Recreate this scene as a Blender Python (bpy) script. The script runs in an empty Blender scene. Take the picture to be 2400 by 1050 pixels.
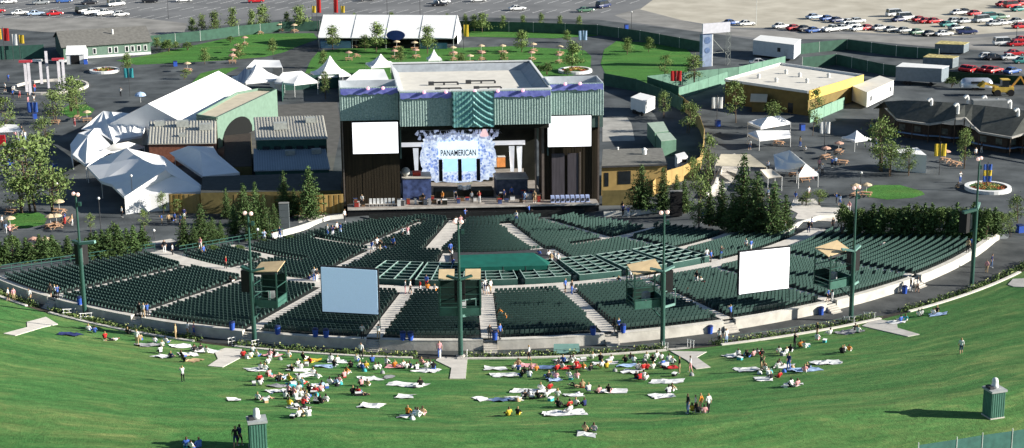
import bpy, bmesh, math, random
from mathutils import Vector, Matrix
random.seed(7)
R = math.radians
scene = bpy.context.scene
col = scene.collection

# ------------------------------------------------------------------ camera
F, H, TH, ROLL = 4044.0, 73.0, math.atan2(1108, 4044.0), 0.010
CX, CY = -6.3, 285.0            # centre of the seating bowl
cd = bpy.data.cameras.new('camera'); cam = bpy.data.objects.new('camera', cd); col.objects.link(cam)
cd.sensor_width = 36.0; cd.lens = 36.0 * F / 2400.0; cd.clip_start = 1.0; cd.clip_end = 9000.0
cam.matrix_world = Matrix.Translation((0, 0, H)) @ Matrix.Rotation(R(90) - TH, 4, 'X') @ Matrix.Rotation(-ROLL, 4, 'Z')
scene.camera = cam

def ray(px, py):
    u, v = (px - 1200) / F, (py - 525) / F
    c, s = math.cos(ROLL), math.sin(ROLL)
    u, v = u * c - v * s, u * s + v * c
    ct, st = math.cos(TH), math.sin(TH)
    return (u, ct - v * st, -st - v * ct)
def P(px, py, z=0.0):
    d = ray(px, py); t = (z - H) / d[2]
    return Vector((d[0] * t, d[1] * t, z))
def proj(p):
    x, y, z = p[0], p[1], p[2] - H
    ct, st = math.cos(TH), math.sin(TH)
    dep = y * ct - z * st; up = y * st + z * ct
    u, v = x / dep, -up / dep
    c, s = math.cos(ROLL), math.sin(ROLL)
    return (1200 + F * (u * c + v * s), 525 + F * (-u * s + v * c))
def sstep(a, b, x):
    t = min(1, max(0, (x - a) / (b - a))); return t * t * (3 - 2 * t)
def zprof(r):
    if r <= 14: return 0.0
    if r <= 87.3: return 4.5 * ((r - 14) / 73.3) ** 1.15
    if r <= 87.8: return 4.5
    if r <= 93.8: return 3.2
    if r <= 95.6: return 3.2 + .5 * (r - 93.8) / 1.8
    if r <= 140: return 3.7 + .2 * (r - 95.6)
    return max(0, 12.58 * (1 - sstep(150, 260, r)))
def wphi(ph):
    return (1 - sstep(60, 72, ph)) * (1 - sstep(49, 60, -ph))
def rp(x, y):
    return math.hypot(x - CX, y - CY), math.degrees(math.atan2(x - CX, CY - y))
def pol(r, ph):
    a = R(ph); return CX + r * math.sin(a), CY - r * math.cos(a)
def off(ph):                   # the lawn edge is not quite concentric with the seating
    a = R(max(-62, min(66, ph))); return -.7 - 2.5 * math.cos(a) + 3.7 * math.sin(a)
def polo(r, ph): return pol(r + off(ph), ph)
def hz(x, y):
    r, ph = rp(x, y)
    if r > 87.8: r = max(87.81, r - off(ph) * sstep(88, 90, r))
    return zprof(r) * wphi(ph)
def T(px, py):
    d = ray(px, py); t = 140.0; st = 2.0
    while t < 1500:
        if H + d[2] * t <= hz(d[0] * t, d[1] * t): break
        t += st
    a, b = t - st, t
    for _ in range(20):
        m = (a + b) / 2
        if H + d[2] * m <= hz(d[0] * m, d[1] * m): b = m
        else: a = m
    x, y = d[0] * b, d[1] * b
    return Vector((x, y, hz(x, y)))
def zat(p, py):                # height at which the vertical through p meets picture row py
    lo, hi = p[2] - 5, p[2] + 60
    for _ in range(40):
        m = (lo + hi) / 2
        if proj((p[0], p[1], m))[1] > py: lo = m
        else: hi = m
    return lo

# ------------------------------------------------------------------ materials
MATS = {}
def M(name, rgb, rough=.85, var=.12, sc=1.5, bump=0.0, metal=0.0, spec=.3, stretch=None, rgb2=None, emit=0.0, rnd=0.0):
    if name in MATS: return MATS[name]
    m = bpy.data.materials.new(name); m.use_nodes = True; nt = m.node_tree; N = nt.nodes; L = nt.links
    b = N['Principled BSDF']
    b.inputs['Roughness'].default_value = rough; b.inputs['Metallic'].default_value = metal
    b.inputs['Specular IOR Level'].default_value = spec
    tc = N.new('ShaderNodeTexCoord'); n1 = N.new('ShaderNodeTexNoise'); n1.inputs['Scale'].default_value = sc; n1.inputs['Detail'].default_value = 5
    if stretch:
        mp = N.new('ShaderNodeMapping'); mp.inputs['Scale'].default_value = stretch
        L.new(tc.outputs['Object'], mp.inputs[0]); L.new(mp.outputs[0], n1.inputs['Vector'])
    else: L.new(tc.outputs['Object'], n1.inputs['Vector'])
    cr = N.new('ShaderNodeValToRGB'); e = cr.color_ramp.elements
    e[0].position, e[1].position = .3, .7
    c2 = rgb2 or tuple(min(1, c * (1 + var)) for c in rgb)
    e[0].color = (*[c * (1 - var) for c in rgb], 1); e[1].color = (*c2, 1)
    L.new(n1.outputs['Fac'], cr.inputs[0]); out = cr.outputs[0]
    if rnd:
        oi = N.new('ShaderNodeObjectInfo'); hs = N.new('ShaderNodeHueSaturation'); mr = N.new('ShaderNodeMapRange')
        mr.inputs['To Min'].default_value = 1 - rnd; mr.inputs['To Max'].default_value = 1 + rnd
        L.new(oi.outputs['Random'], mr.inputs[0]); L.new(mr.outputs[0], hs.inputs['Value']); L.new(out, hs.inputs['Color']); out = hs.outputs[0]
    L.new(out, b.inputs['Base Color'])
    if bump:
        bp = N.new('ShaderNodeBump'); bp.inputs['Strength'].default_value = bump; bp.inputs['Distance'].default_value = .1
        n2 = N.new('ShaderNodeTexNoise'); n2.inputs['Scale'].default_value = sc * 6; n2.inputs['Detail'].default_value = 4
        L.new(tc.outputs['Object'], n2.inputs['Vector']); L.new(n2.outputs['Fac'], bp.inputs['Height']); L.new(bp.outputs[0], b.inputs['Normal'])
    if emit:
        L.new(out, b.inputs['Emission Color']); b.inputs['Emission Strength'].default_value = emit
    MATS[name] = m
    return m

def grassmat(name, base, dry, dryamt, polar=True):
    m = bpy.data.materials.new(name); m.use_nodes = True; nt = m.node_tree; N = nt.nodes; L = nt.links
    b = N['Principled BSDF']; b.inputs['Roughness'].default_value = .9; b.inputs['Specular IOR Level'].default_value = .15
    g = N.new('ShaderNodeNewGeometry')
    if polar:
        s = N.new('ShaderNodeVectorMath'); s.operation = 'SUBTRACT'; s.inputs[1].default_value = (CX, CY, 0); L.new(g.outputs['Position'], s.inputs[0])
        sx = N.new('ShaderNodeSeparateXYZ'); L.new(s.outputs[0], sx.inputs[0])
        pw = N.new('ShaderNodeCombineXYZ'); L.new(sx.outputs[0], pw.inputs[0]); L.new(sx.outputs[1], pw.inputs[1])
        ln = N.new('ShaderNodeVectorMath'); ln.operation = 'LENGTH'; L.new(pw.outputs[0], ln.inputs[0])
        ngy = N.new('ShaderNodeMath'); ngy.operation = 'MULTIPLY'; ngy.inputs[1].default_value = -1; L.new(sx.outputs[1], ngy.inputs[0])
        at = N.new('ShaderNodeMath'); at.operation = 'ARCTAN2'; L.new(sx.outputs[0], at.inputs[0]); L.new(ngy.outputs[0], at.inputs[1])
        ps = N.new('ShaderNodeMath'); ps.operation = 'MULTIPLY'; ps.inputs[1].default_value = 16.0; L.new(at.outputs[0], ps.inputs[0])
        cb = N.new('ShaderNodeCombineXYZ'); L.new(ps.outputs[0], cb.inputs[0]); L.new(ln.outputs['Value'], cb.inputs[1]); 
        dn = N.new('ShaderNodeTexNoise'); dn.inputs['Scale'].default_value = .06; dn.inputs['Detail'].default_value = 3; L.new(g.outputs['Position'], dn.inputs['Vector'])
        dm = N.new('ShaderNodeVectorMath'); dm.operation = 'SCALE'; dm.inputs['Scale'].default_value = 9.0; L.new(dn.outputs['Color'], dm.inputs[0])
        da = N.new('ShaderNodeVectorMath'); da.operation = 'ADD'; L.new(cb.outputs[0], da.inputs[0]); L.new(dm.outputs[0], da.inputs[1]); vec = da.outputs[0]
    else:
        mp = N.new('ShaderNodeMapping'); mp.inputs['Scale'].default_value = (.15, .6, 1); L.new(g.outputs['Position'], mp.inputs[0]); vec = mp.outputs[0]
    def noise(vec, sc, det=5, rough=.6):
        n = N.new('ShaderNodeTexNoise'); n.inputs['Scale'].default_value = sc; n.inputs['Detail'].default_value = det; n.inputs['Roughness'].default_value = rough
        L.new(vec, n.inputs['Vector']); return n.outputs['Fac']
    def ramp(f, p0, c0, p1, c1):
        r = N.new('ShaderNodeValToRGB'); e = r.color_ramp.elements; e[0].position = p0; e[0].color = (*c0, 1); e[1].position = p1; e[1].color = (*c1, 1)
        L.new(f, r.inputs[0]); return r.outputs[0]
    fine = ramp(noise(g.outputs['Position'], 1.6, 8, .75), .3, tuple(c * .62 for c in base), .72, tuple(c * 1.4 for c in base))
    streak = ramp(noise(vec, .33, 6, .62), .52 - dryamt, (0, 0, 0), .74 - dryamt * .5, (1, 1, 1))
    streak2 = ramp(noise(vec, .9, 5, .7), .45, (.25, .25, .25), .7, (1, 1, 1))
    mu = N.new('ShaderNodeMix'); mu.data_type = 'RGBA'; mu.blend_type = 'MULTIPLY'; mu.inputs[0].default_value = 1
    L.new(streak, mu.inputs[6]); L.new(streak2, mu.inputs[7])
    mx = N.new('ShaderNodeMix'); mx.data_type = 'RGBA'; L.new(mu.outputs[2], mx.inputs[0]); L.new(fine, mx.inputs[6]); mx.inputs[7].default_value = (*dry, 1)
    dk = ramp(noise(vec, .55, 4, .6), .3, (.72, .74, .72), .65, (1.08, 1.08, 1.08))
    m2 = N.new('ShaderNodeMix'); m2.data_type = 'RGBA'; m2.blend_type = 'MULTIPLY'; m2.inputs[0].default_value = 1
    L.new(mx.outputs[2], m2.inputs[6]); L.new(dk, m2.inputs[7]); L.new(m2.outputs[2], b.inputs['Base Color'])
    bp = N.new('ShaderNodeBump'); bp.inputs['Strength'].default_value = .6; bp.inputs['Distance'].default_value = .15
    L.new(noise(g.outputs['Position'], 4.0, 6, .7), bp.inputs['Height']); L.new(bp.outputs[0], b.inputs['Normal'])
    MATS[name] = m
    return m

# ------------------------------------------------------------------ mesh builder
class MB:
    def __init__(s): s.v, s.f, s.m = [], [], []
    def poly(s, pts, m=0):
        n = len(s.v); s.v += [tuple(p) for p in pts]; s.f.append(tuple(range(n, n + len(pts)))); s.m.append(m); return s
    def faces(s, pts, fs, m=0):
        n = len(s.v); s.v += [tuple(p) for p in pts]
        for f in fs: s.f.append(tuple(n + i for i in f)); s.m.append(m)
        return s
    def box8(s, b, t, m=0, mt=None):       # b, t: four bottom and four top corners, counter-clockwise from above
        s.faces(list(b) + list(t), [(3, 2, 1, 0), (0, 1, 5, 4), (1, 2, 6, 5), (2, 3, 7, 6), (3, 0, 4, 7)], m)
        s.poly(t, m if mt is None else mt); return s
    def box(s, c, sz, rz=0, m=0, mt=None):  # c: centre of the base
        hx, hy = sz[0] / 2, sz[1] / 2; ca, sa = math.cos(rz), math.sin(rz)
        q = [(-hx, -hy), (hx, -hy), (hx, hy), (-hx, hy)]
        w = [(c[0] + x * ca - y * sa, c[1] + x * sa + y * ca) for x, y in q]
        return s.box8([(x, y, c[2]) for x, y in w], [(x, y, c[2] + sz[2]) for x, y in w], m, mt)
    def prism(s, pts, z0, z1, m=0, mt=None):
        n = len(pts); A = [(p[0], p[1], z0) for p in pts]; B = [(p[0], p[1], z1) for p in pts]
        if sum(pts[i][0] * pts[(i + 1) % n][1] - pts[(i + 1) % n][0] * pts[i][1] for i in range(n)) < 0: A.reverse(); B.reverse()
        s.faces(A + B, [(i, (i + 1) % n, n + (i + 1) % n, n + i) for i in range(n)], m)
        s.poly(B, m if mt is None else mt); s.poly(A[::-1], m); return s
    def beam(s, p, q, w, h, m=0):           # rectangular bar from p to q
        p, q = Vector(p), Vector(q); d = (q - p).normalized()
        a = d.cross(Vector((0, 0, 1)))
        if a.length < 1e-3: a = Vector((1, 0, 0))
        a.normalize(); b = a.cross(d).normalized(); a *= w / 2; b *= h / 2
        A = [p - a - b, p + a - b, p + a + b, p - a + b]; B = [x + (q - p) for x in A]
        s.faces(A + B, [(3, 2, 1, 0), (4, 5, 6, 7), (0, 1, 5, 4), (1, 2, 6, 5), (2, 3, 7, 6), (3, 0, 4, 7)], m); return s
    def tube(s, p, q, r0, r1=None, n=8, m=0):
        p, q = Vector(p), Vector(q); r1 = r0 if r1 is None else r1; d = (q - p).normalized()
        a = d.cross(Vector((0, 0, 1)))
        if a.length < 1e-3: a = Vector((1, 0, 0))
        a.normalize(); b = a.cross(d)
        A, B = [], []
        for i in range(n):
            t = 2 * math.pi * i / n; o = a * math.cos(t) + b * math.sin(t); A.append(p + o * r0); B.append(q + o * r1)
        s.faces(A + B, [(i, n + i, n + (i + 1) % n, (i + 1) % n) for i in range(n)] + [tuple(range(n)), tuple(range(2 * n - 1, n - 1, -1))], m); return s
    def lathe(s, c, prof, n=12, m=0):
        k = len(prof); pts = []
        for r, z in prof:
            for i in range(n):
                t = 2 * math.pi * i / n; pts.append((c[0] + r * math.cos(t), c[1] + r * math.sin(t), c[2] + z))
        fs = [(j * n + i, j * n + (i + 1) % n, (j + 1) * n + (i + 1) % n, (j + 1) * n + i) for j in range(k - 1) for i in range(n)]
        fs += [tuple(range(n - 1, -1, -1)), tuple((k - 1) * n + i for i in range(n))]
        s.faces(pts, fs, m); return s
    def ball(s, c, r, n=8, m=0, sz=1.0):
        return s.lathe(c, [(max(.01, r * math.sin(math.pi * j / 6)), -r * sz * math.cos(math.pi * j / 6)) for j in range(7)], n, m)
    def build(s, name, mats, parent=None, loc=None, smooth=False):
        if not isinstance(mats, (list, tuple)): mats = [mats]
        o0 = parent.location if parent is not None else (loc or (0, 0, 0))
        if parent is not None and parent.parent is not None: o0 = Vector(parent.location) + Vector(parent.parent.location)
        me = bpy.data.meshes.new(name)
        me.from_pydata([(v[0] - o0[0], v[1] - o0[1], v[2] - o0[2]) for v in s.v], [], s.f)
        for m in mats: me.materials.append(m)
        if len(mats) > 1: me.polygons.foreach_set('material_index', s.m)
        if smooth: me.polygons.foreach_set('use_smooth', [True] * len(s.f))
        me.update()
        o = bpy.data.objects.new(name, me); col.objects.link(o)
        if parent is not None: o.parent = parent
        elif loc is not None: o.location = loc
        return o

def tag(o, label=None, cat=None, group=None, kind=None):
    if label: o['label'] = label
    if cat: o['category'] = cat
    if group: o['group'] = group
    if kind: o['kind'] = kind
    return o
def thing(name, loc, label, cat, group=None):
    o = bpy.data.objects.new(name, None); col.objects.link(o); o.location = loc; o.empty_display_size = .5
    return tag(o, label, cat, group)
def copy_tree(o, parent=None):
    c = o.copy(); col.objects.link(c); c.parent = parent
    for ch in o.children: copy_tree(ch, c)
    return c

# ------------------------------------------------------------------ light
w = bpy.data.worlds.new('World'); scene.world = w; w.use_nodes = True
EL, AZ = 21.0, 8.0
sk = w.node_tree.nodes.new('ShaderNodeTexSky'); sk.sky_type = 'NISHITA'; sk.sun_disc = False
sk.sun_elevation = R(EL); sk.sun_rotation = R(90 + AZ); sk.air_density = 1.0; sk.dust_density = .3; sk.ozone_density = 2.2
bg = w.node_tree.nodes['Background']; bg.inputs[1].default_value = SKY if (SKY := .05) else 0
w.node_tree.links.new(sk.outputs[0], bg.inputs[0])
sl = bpy.data.lights.new('sun', 'SUN'); sl.energy = 5.0; sl.angle = R(.5); sl.color = (1, .95, .86)
so = bpy.data.objects.new('sun', sl); col.objects.link(so)
sd = Vector((math.cos(R(EL)) * math.cos(R(AZ)), -math.cos(R(EL)) * math.sin(R(AZ)), math.sin(R(EL))))
so.rotation_euler = sd.to_track_quat('Z', 'Y').to_euler()
scene.view_settings.view_transform = 'Standard'; scene.view_settings.look = 'None'; scene.view_settings.exposure = 1.0; scene.view_settings.gamma = 1
scene.view_settings.use_curve_mapping = False
scene.cycles.max_bounces = 5; scene.cycles.diffuse_bounces = 2; scene.cycles.transparent_max_bounces = 6

# ------------------------------------------------------------------ palette
asphalt = M('asphalt', (.056, .067, .074), .9, .40, .16, .3, rgb2=(.115, .128, .134))
asphalt2 = M('asphalt_path', (.050, .057, .058), .9, .3, .4, .3, rgb2=(.085, .09, .09))
lotasphalt = M('asphalt_lot', (.16, .165, .17), .9, .18, .08, .2, rgb2=(.21, .213, .215))
gravel = M('gravel', (.46, .42, .335), .95, .16, .12, .4, rgb2=(.55, .51, .42))
dirtroad = M('dirt_road', (.23, .225, .21), .95, .2, .15, .3, rgb2=(.31, .30, .28))
concrete = M('concrete', (.50, .47, .42), .85, .14, .8, .2)
palecon = M('pale_concrete', (.62, .58, .52), .85, .12, .8, .2)
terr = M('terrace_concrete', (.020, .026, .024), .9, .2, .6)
seatm = M('seat_green', (.043, .085, .073), .42, .15, 3, spec=.5, rnd=.15)
greenp = M('green_paint', (.03, .10, .08), .55, .12, 1.5)
palegreen = M('pale_green_paint', (.17, .31, .27), .5, .1, 1.5)
lawnm = grassmat('lawn_grass', (.068, .198, .052), (.30, .35, .12), .11)
lawn2 = grassmat('far_grass', (.070, .20, .040), (.20, .27, .07), .0, False)
white = M('white_paint', (.78, .78, .76), .6, .05, 1)
black = M('black_paint', (.012, .012, .013), .7, .2, 2)
darkgrey = M('dark_grey', (.05, .052, .056), .7, .2, 1.5)
# ================================================================== terrain and bowl
def ring_sheet(name, mat, r0, r1, p0, p1, zf, dr=1.0, dp=1.0, kind='structure', rmap=None, dz=0.0):
    nr = max(1, int(math.ceil((r1 - r0) / dr))); npz = max(1, int(math.ceil((p1 - p0) / dp)))
    b = MB(); pts = []
    for i in range(nr + 1):
        r = r0 + (r1 - r0) * i / nr
        for j in range(npz + 1):
            ph = p0 + (p1 - p0) * j / npz; x, y = pol(rmap(r, ph) if rmap else r, ph); pts.append((x, y, hz(x, y) + dz if rmap else zf(r, ph)))
    b.faces(pts, [(i * (npz + 1) + j, (i + 1) * (npz + 1) + j, (i + 1) * (npz + 1) + j + 1, i * (npz + 1) + j + 1) for i in range(nr) for j in range(npz)])
    o = b.build(name, mat); tag(o, kind=kind); return o
zz = lambda d=0.0: (lambda r, ph: zprof(r) * wphi(ph) + d)

def ground():
    rs = [0, 8, 14] + [14 + (87.3 - 14) * k / 14 for k in range(1, 15)] + [87.8, 87.9, 88.5, 89.3, 90, 91, 92, 93, 94, 95, 96, 97, 98, 100, 102, 110, 120, 130, 140, 150, 165, 180, 200, 220, 240, 260, 320, 420, 600, 900, 1600, 4000]
    n = 180; b = MB(); pts = []
    for r in rs:
        for j in range(n):
            ph = -180 + 360.0 * j / n; x, y = pol(max(r, .01), ph); z = hz(x, y)
            if 12 <= r <= 150: z -= .35 * (1 - sstep(58, 62, ph)) * (1 - sstep(48, 52, -ph))
            pts.append((x, y, z))
    b.faces(pts, [(i * n + j, (i + 1) * n + j, (i + 1) * n + (j + 1) % n, i * n + (j + 1) % n) for i in range(len(rs) - 1) for j in range(n)])
    tag(b.build('ground', asphalt), kind='structure')
ground()
omap = lambda r, ph: r + off(ph)
ring_sheet('lawn', lawnm, 95.9, 168, -66, 82, None, 1.0, 1.0, rmap=omap, dz=.03)
ring_sheet('path', asphalt2, 87.86, 94.0, -62, 74, None, 1.0, 1.0, rmap=lambda r, ph: 87.86 + (r - 87.86) * (6.14 + off(ph)) / 6.14, dz=.04)
ring_sheet('planting_bed', M('soil', (.06, .05, .035), .95, .2, 2, .3), 93.9, 95.95, -60, 72, None, .9, 1.0, rmap=omap, dz=.05)

PH0, PH1 = -47.2, 57.5
ROW = 1.14
rows = []
r = 16.4
while r < 86.6: rows.append(r); r += ROW
# ring gaps (walkways) and radial aisles: (phi, half width in m, r0, r1)
AISLES = [(-38, .75, 64, 87), (-28, .8, 64, 87), (-17.3, .8, 64, 87), (-7, .95, 64, 87), (2.3, 1.05, 64, 87), (12, .95, 64, 87), (22.2, .7, 64, 87), (32.5, .7, 64, 87), (43.5, .7, 64, 87),
          (-20.5, .9, 40.5, 61), (-33, .7, 53, 61), (-4.4, .9, 40, 49), (17.0, .9, 40, 49), (35.5, .8, 40, 61),
          (-8.4, 1.35, 17, 39.5), (14.8, 1.0, 20, 39.5), (-24, .7, 20, 38), (33, .8, 20, 38)]
RINGS = [(61.2, 64.2, -47.2, 57.5), (38.6, 40.6, -38, -17), (38.4, 40.0, 22, 47), (51.4, 53.2, -43, -27), (50.8, 52.4, 35, 53)]
def sect_lo(r):      # left limit of the seating at radius r
    if r < 24: return -40 + (24 - r) * 1.2
    if r < 38: return -43
    if r < 50: return -42
    if r < 61: return -44
    return -47
def sect_hi(r):
    if r < 22: return 30 + (r - 16) * 2
    if r < 38: return 46
    if r < 52: return 49.5
    if r < 61: return 54
    return 57.3
CAN = (41.2, 48.8, -3.6, 15.8)     # mixing-desk platform under the green canopy
def seat_ok(r, ph):
    if not (sect_lo(r) + 22 / r < ph < sect_hi(r) - 12 / r): return False
    for a, hw, r0, r1 in AISLES:
        if r0 - .3 <= r <= r1 and abs(ph - a) < math.degrees((hw + .3) / r): return False
    for r0, r1, p0, p1 in RINGS:
        if r0 - .75 < r < r1 - .1 and p0 <= ph <= p1: return False
    if CAN[0] - .7 < r < CAN[1] + .4 and CAN[2] - .4 < ph < CAN[3] + .5: return False
    if 49.2 < r < 61.5 and -13.8 < ph < 35: return False
    return True
# stepped terrace
b = MB()
edges = rows + [87.3]
for k, r0 in enumerate(edges[:-1]):
    r1 = edges[k + 1]; z0, zn = zprof(r0), zprof(r1)
    lo, hi = sect_lo(r0), sect_hi(r0); n = max(8, int((hi - lo) / 2)); pts = []
    for j in range(n + 1):
        ph = lo + (hi - lo) * j / n
        x0, y0 = pol(r0, ph); x1, y1 = pol(r1, ph)
        pts += [(x0, y0, z0), (x1, y1, z0), (x1, y1, zn)]
    b.faces(pts, [(j * 3, j * 3 + 1, j * 3 + 4, j * 3 + 3) for j in range(n)])
    b.faces(pts, [(j * 3 + 1, j * 3 + 2, j * 3 + 5, j * 3 + 4) for j in range(n)])
tag(b.build('seating_terrace', terr), kind='structure')
# pale concrete strip along the open left ends of the rows
b = MB()
for k, r0 in enumerate(edges[:-1]):
    r1 = edges[k + 1]; lo = sect_lo(r0); d = math.degrees(1.3 / r0); z = zprof(r0) + .02
    q = [pol(r0, lo - d * .3), pol(r1, lo - d * .3 * r0 / r1), pol(r1, lo + d * r0 / r1), pol(r0, lo + d)]
    b.box8([(x, y, z - .5) for x, y in q], [(x, y, z) for x, y in q])
tag(b.build('edge_pavement', palecon), kind='structure')
# aisles: two steps a row with a darker edge stripe
stripe_mat = M('step_stripe', (.20, .19, .18), .85, .1, 1)
for a, hw, r0, r1 in AISLES:
    b = MB(); r = r0; k = 0
    while r < r1 - .05:
        re = min(r + ROW / 2, r1); z = zprof(re) + .03
        def qd(ra, rb, zt, zb, m):
            w0, w1 = math.degrees(hw / ra), math.degrees(hw / rb)
            q = [pol(rb, a - w1), pol(rb, a + w1), pol(ra, a + w0), pol(ra, a - w0)]
            b.box8([(x, y, zb) for x, y in q], [(x, y, zt) for x, y in q], m)
        qd(r + .07, re, z, z - .45, 0)
        qd(r, r + .07, z - .004, z - .45, 1 if k % 2 == 0 else 0)
        r = re; k += 1
    tag(b.build('aisle_steps', [palecon, stripe_mat]), kind='structure')
for r0, r1, p0, p1 in RINGS:
    o = ring_sheet('cross_aisle', palecon, r0, r1, p0, p1, lambda r, ph: zprof(r1) + .05, 2, 1.0)

# concrete back wall in lengths between the stair openings
WALLM = M('wall_concrete', (.56, .53, .47), .85, .15, .7, .2, rgb2=(.68, .65, .58))
cuts = [-47.4, -38, -28, -17.3, -7, 2.3, 12, 22.2, 32.5, 43.5, 62.5]
wl = ['curved concrete back wall at the far left end of the seating', 'shaded concrete back wall behind the left light tower', 'shaded back wall length left of the second tower', 'back wall length behind the blue-lit screen',
      'back wall length left of the central stairs with blue bins in front', 'short back wall length behind the centre tower, right of the central stairs', 'back wall length above the small green shed roof', 'half sunlit back wall length at the fourth tower',
      'bright back wall length under the white right screen', 'long sunlit white back wall curving up the right side']
gapw = math.degrees(.85 / 87.5)
for k in range(len(cuts) - 1):
    a0 = cuts[k] + (gapw if k else 0); a1 = cuts[k + 1] - (gapw if k < len(cuts) - 2 else 0)
    b = MB(); n = max(3, int((a1 - a0) / 1.2)); pts = []; 
    for j in range(n + 1):
        ph = a0 + (a1 - a0) * j / n; wq = wphi(ph)
        for rr, z in ((87.3, 2.6 * wq), (87.3, 4.5 * wq - .04), (87.25, 4.5 * wq - .04), (87.25, 4.5 * wq + .06), (88.03, 4.5 * wq + .06), (88.03, 4.5 * wq - .04), (88.0, 4.5 * wq - .04), (88.0, 2.6 * wq)):
            x, y = pol(rr, ph); pts.append((x, y, z))
    b.faces(pts, [(j * 8 + i, j * 8 + i + 1, j * 8 + 9 + i, j * 8 + 8 + i) for j in range(n) for i in range(7)] + [tuple(range(7, -1, -1)), tuple(n * 8 + i for i in range(8))])
    tag(b.build('concrete_wall', WALLM), wl[k], 'wall', 'lengths of the curved concrete back wall')
    if 0 < k:
        b = MB(); c = cuts[k]
        for s in range(6):
            r0 = 87.3 + s * .3; z = 4.5 - (s + 1) * .2; ww = math.degrees(.82 / r0)
            q = [pol(r0 + .3, c - ww), pol(r0 + .3, c + ww), pol(r0, c + ww), pol(r0, c - ww)]
            b.box8([(x, y, 3.0) for x, y in q], [(x, y, z) for x, y in q])
        tag(b.build('entry_steps', concrete), kind='structure')
# kerb between the planting bed and the lawn
kb = [(-58, -39, 'low concrete kerb edging the lawn at the far left'), (-36, -21, 'low concrete kerb edging the lawn below the left tower'), (-17.4, -3.5, 'low concrete kerb edging the lawn behind the left crowd'), (-.2, 15.2, 'low concrete kerb edging the lawn behind the middle crowd'), (19.5, 33.5, 'sunlit low kerb between the right two lawn landings'), (36.5, 51.5, 'sunlit low kerb curving along the lawn at right')]
for p0, p1, lb in kb:
    b = MB(); n = int((p1 - p0) / 1) + 1; pts = []
    for j in range(n + 1):
        ph = p0 + (p1 - p0) * j / n
        for rr, z in ((95.55, 3.2), (95.55, 3.95), (96.0, 3.95), (96.0, 3.2)):
            x, y = polo(rr, ph); pts.append((x, y, z * wphi(ph)))
    b.faces(pts, [(j * 4 + i, j * 4 + i + 1, j * 4 + 5 + i, j * 4 + 4 + i) for j in range(n) for i in range(3)] + [(3, 2, 1, 0), tuple(n * 4 + i for i in range(4))])
    tag(b.build('concrete_kerb', palecon), lb, 'kerb', 'concrete kerbs along the lawn edge')

# seats -------------------------------------------------------------
def seat_geo(b, x, y, z, ph, fl=0.0):
    a = R(ph); ca, sa = math.cos(a), math.sin(a)
    def tr(px, py, pz): return (x + px * ca - py * sa, y + px * sa + py * ca, z + pz)     # +py points to the stage
    def bx(x0, x1, pr, m=0):      # profile (y, z) extruded along x
        n = len(pr); A = [tr(x0, q[0], q[1]) for q in pr]; B = [tr(x1, q[0], q[1]) for q in pr]
        b.faces(A + B, [(i, n + i, n + (i + 1) % n, (i + 1) % n) for i in range(n)] + [tuple(range(n)), tuple(range(2 * n - 1, n - 1, -1))], m)
    bx(-.225, .225, [(-.20, .36), (-.11, .36), (-.19, .88), (-.27, .88)])                 # backrest
    bx(-.225, .225, [(-.12, .40), (-.02, .42), (-.05 - fl, .74), (-.12, .72)])            # folded seat
    bx(-.275, -.240, [(-.24, 0), (-.06, 0), (.02, .60), (-.22, .62)])                     # standard between two seats
spots = []
SP = .60
for r0 in rows:
    rr = r0 + .5; n = int(rr * R(sect_hi(r0) - sect_lo(r0)) / SP)
    dph = math.degrees(SP / rr)
    for j in range(n):
        ph = sect_lo(r0) + (j + .5) * dph
        if seat_ok(rr, ph):
            x, y = pol(rr, ph); spots.append((x, y, zprof(r0), ph))
spots.sort(key=lambda s: (s[0] ** 2 + s[1] ** 2 + (s[2] - H) ** 2))
b0 = MB(); seat_geo(b0, 0, 0, 0, 0); proto = b0.build('stadium_seat', seatm)
for i, (x, y, z, ph) in enumerate(spots[:300]):
    o = proto if i == 0 else proto.copy()
    if i: col.objects.link(o)
    o.location = (x, y, z); o.rotation_euler = (0, 0, R(ph))
    tag(o, 'dark green tip-up seat in the rows nearest the back wall, left of the central stairs' if ph < 2.3 else 'dark green tip-up seat in the rows nearest the back wall, right of the central stairs', 'seat',
        'back-row seats left of the central stairs' if ph < 2.3 else 'back-row seats right of the central stairs')
b = MB()
for x, y, z, ph in spots[300:]: seat_geo(b, x, y, z, ph, random.choice((0, 0, 0, .03)))
tag(b.build('stadium_seats', seatm), kind='stuff')
print('SEATS', len(spots))
# ================================================================== the stage building
S0 = Vector((-27.62, 274.12, 0)); SA = R(2.6); SK = R(4.0)
SU = Vector((math.cos(SA), math.sin(SA), 0)); SV = Vector((-math.sin(SA + SK), math.cos(SA + SK), 0))
def S(u, v, w): return S0 + SU * u + SV * v + Vector((0, 0, w))
def sbox(b, u0, u1, v0, v1, w0, w1, m=0, mt=None):
    b.box8([S(u0, v0, w0), S(u1, v0, w0), S(u1, v1, w0), S(u0, v1, w0)], [S(u0, v0, w1), S(u1, v0, w1), S(u1, v1, w1), S(u0, v1, w1)], m, mt); return b
fascm = M('fascia_green', (.27, .40, .36), .65, .22, 4.5, .1, rgb2=(.44, .58, .54))
boardm = M('dark_boards', (.030, .022, .012), .85, .35, 1.2, .2, stretch=(3, 3, .15))
boardm2 = M('worn_boards', (.085, .062, .048), .85, .3, 1.2, .2, stretch=(3, 3, .15))
roofw = M('roof_membrane', (.66, .63, .56), .9, .08, .6, .1)
paraw = M('parapet_metal', (.55, .58, .60), .6, .1, 1)
bluem = M('blue_light_band', (.17, .19, .66), .6, .25, 1.2, rgb2=(.27, .30, .72))
pinkm = M('pink_lamp', (.9, .45, .55), .5, .05, 1, emit=.5)
blackm = M('stage_black', (.016, .017, .012), .95, .4, .8)
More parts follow.
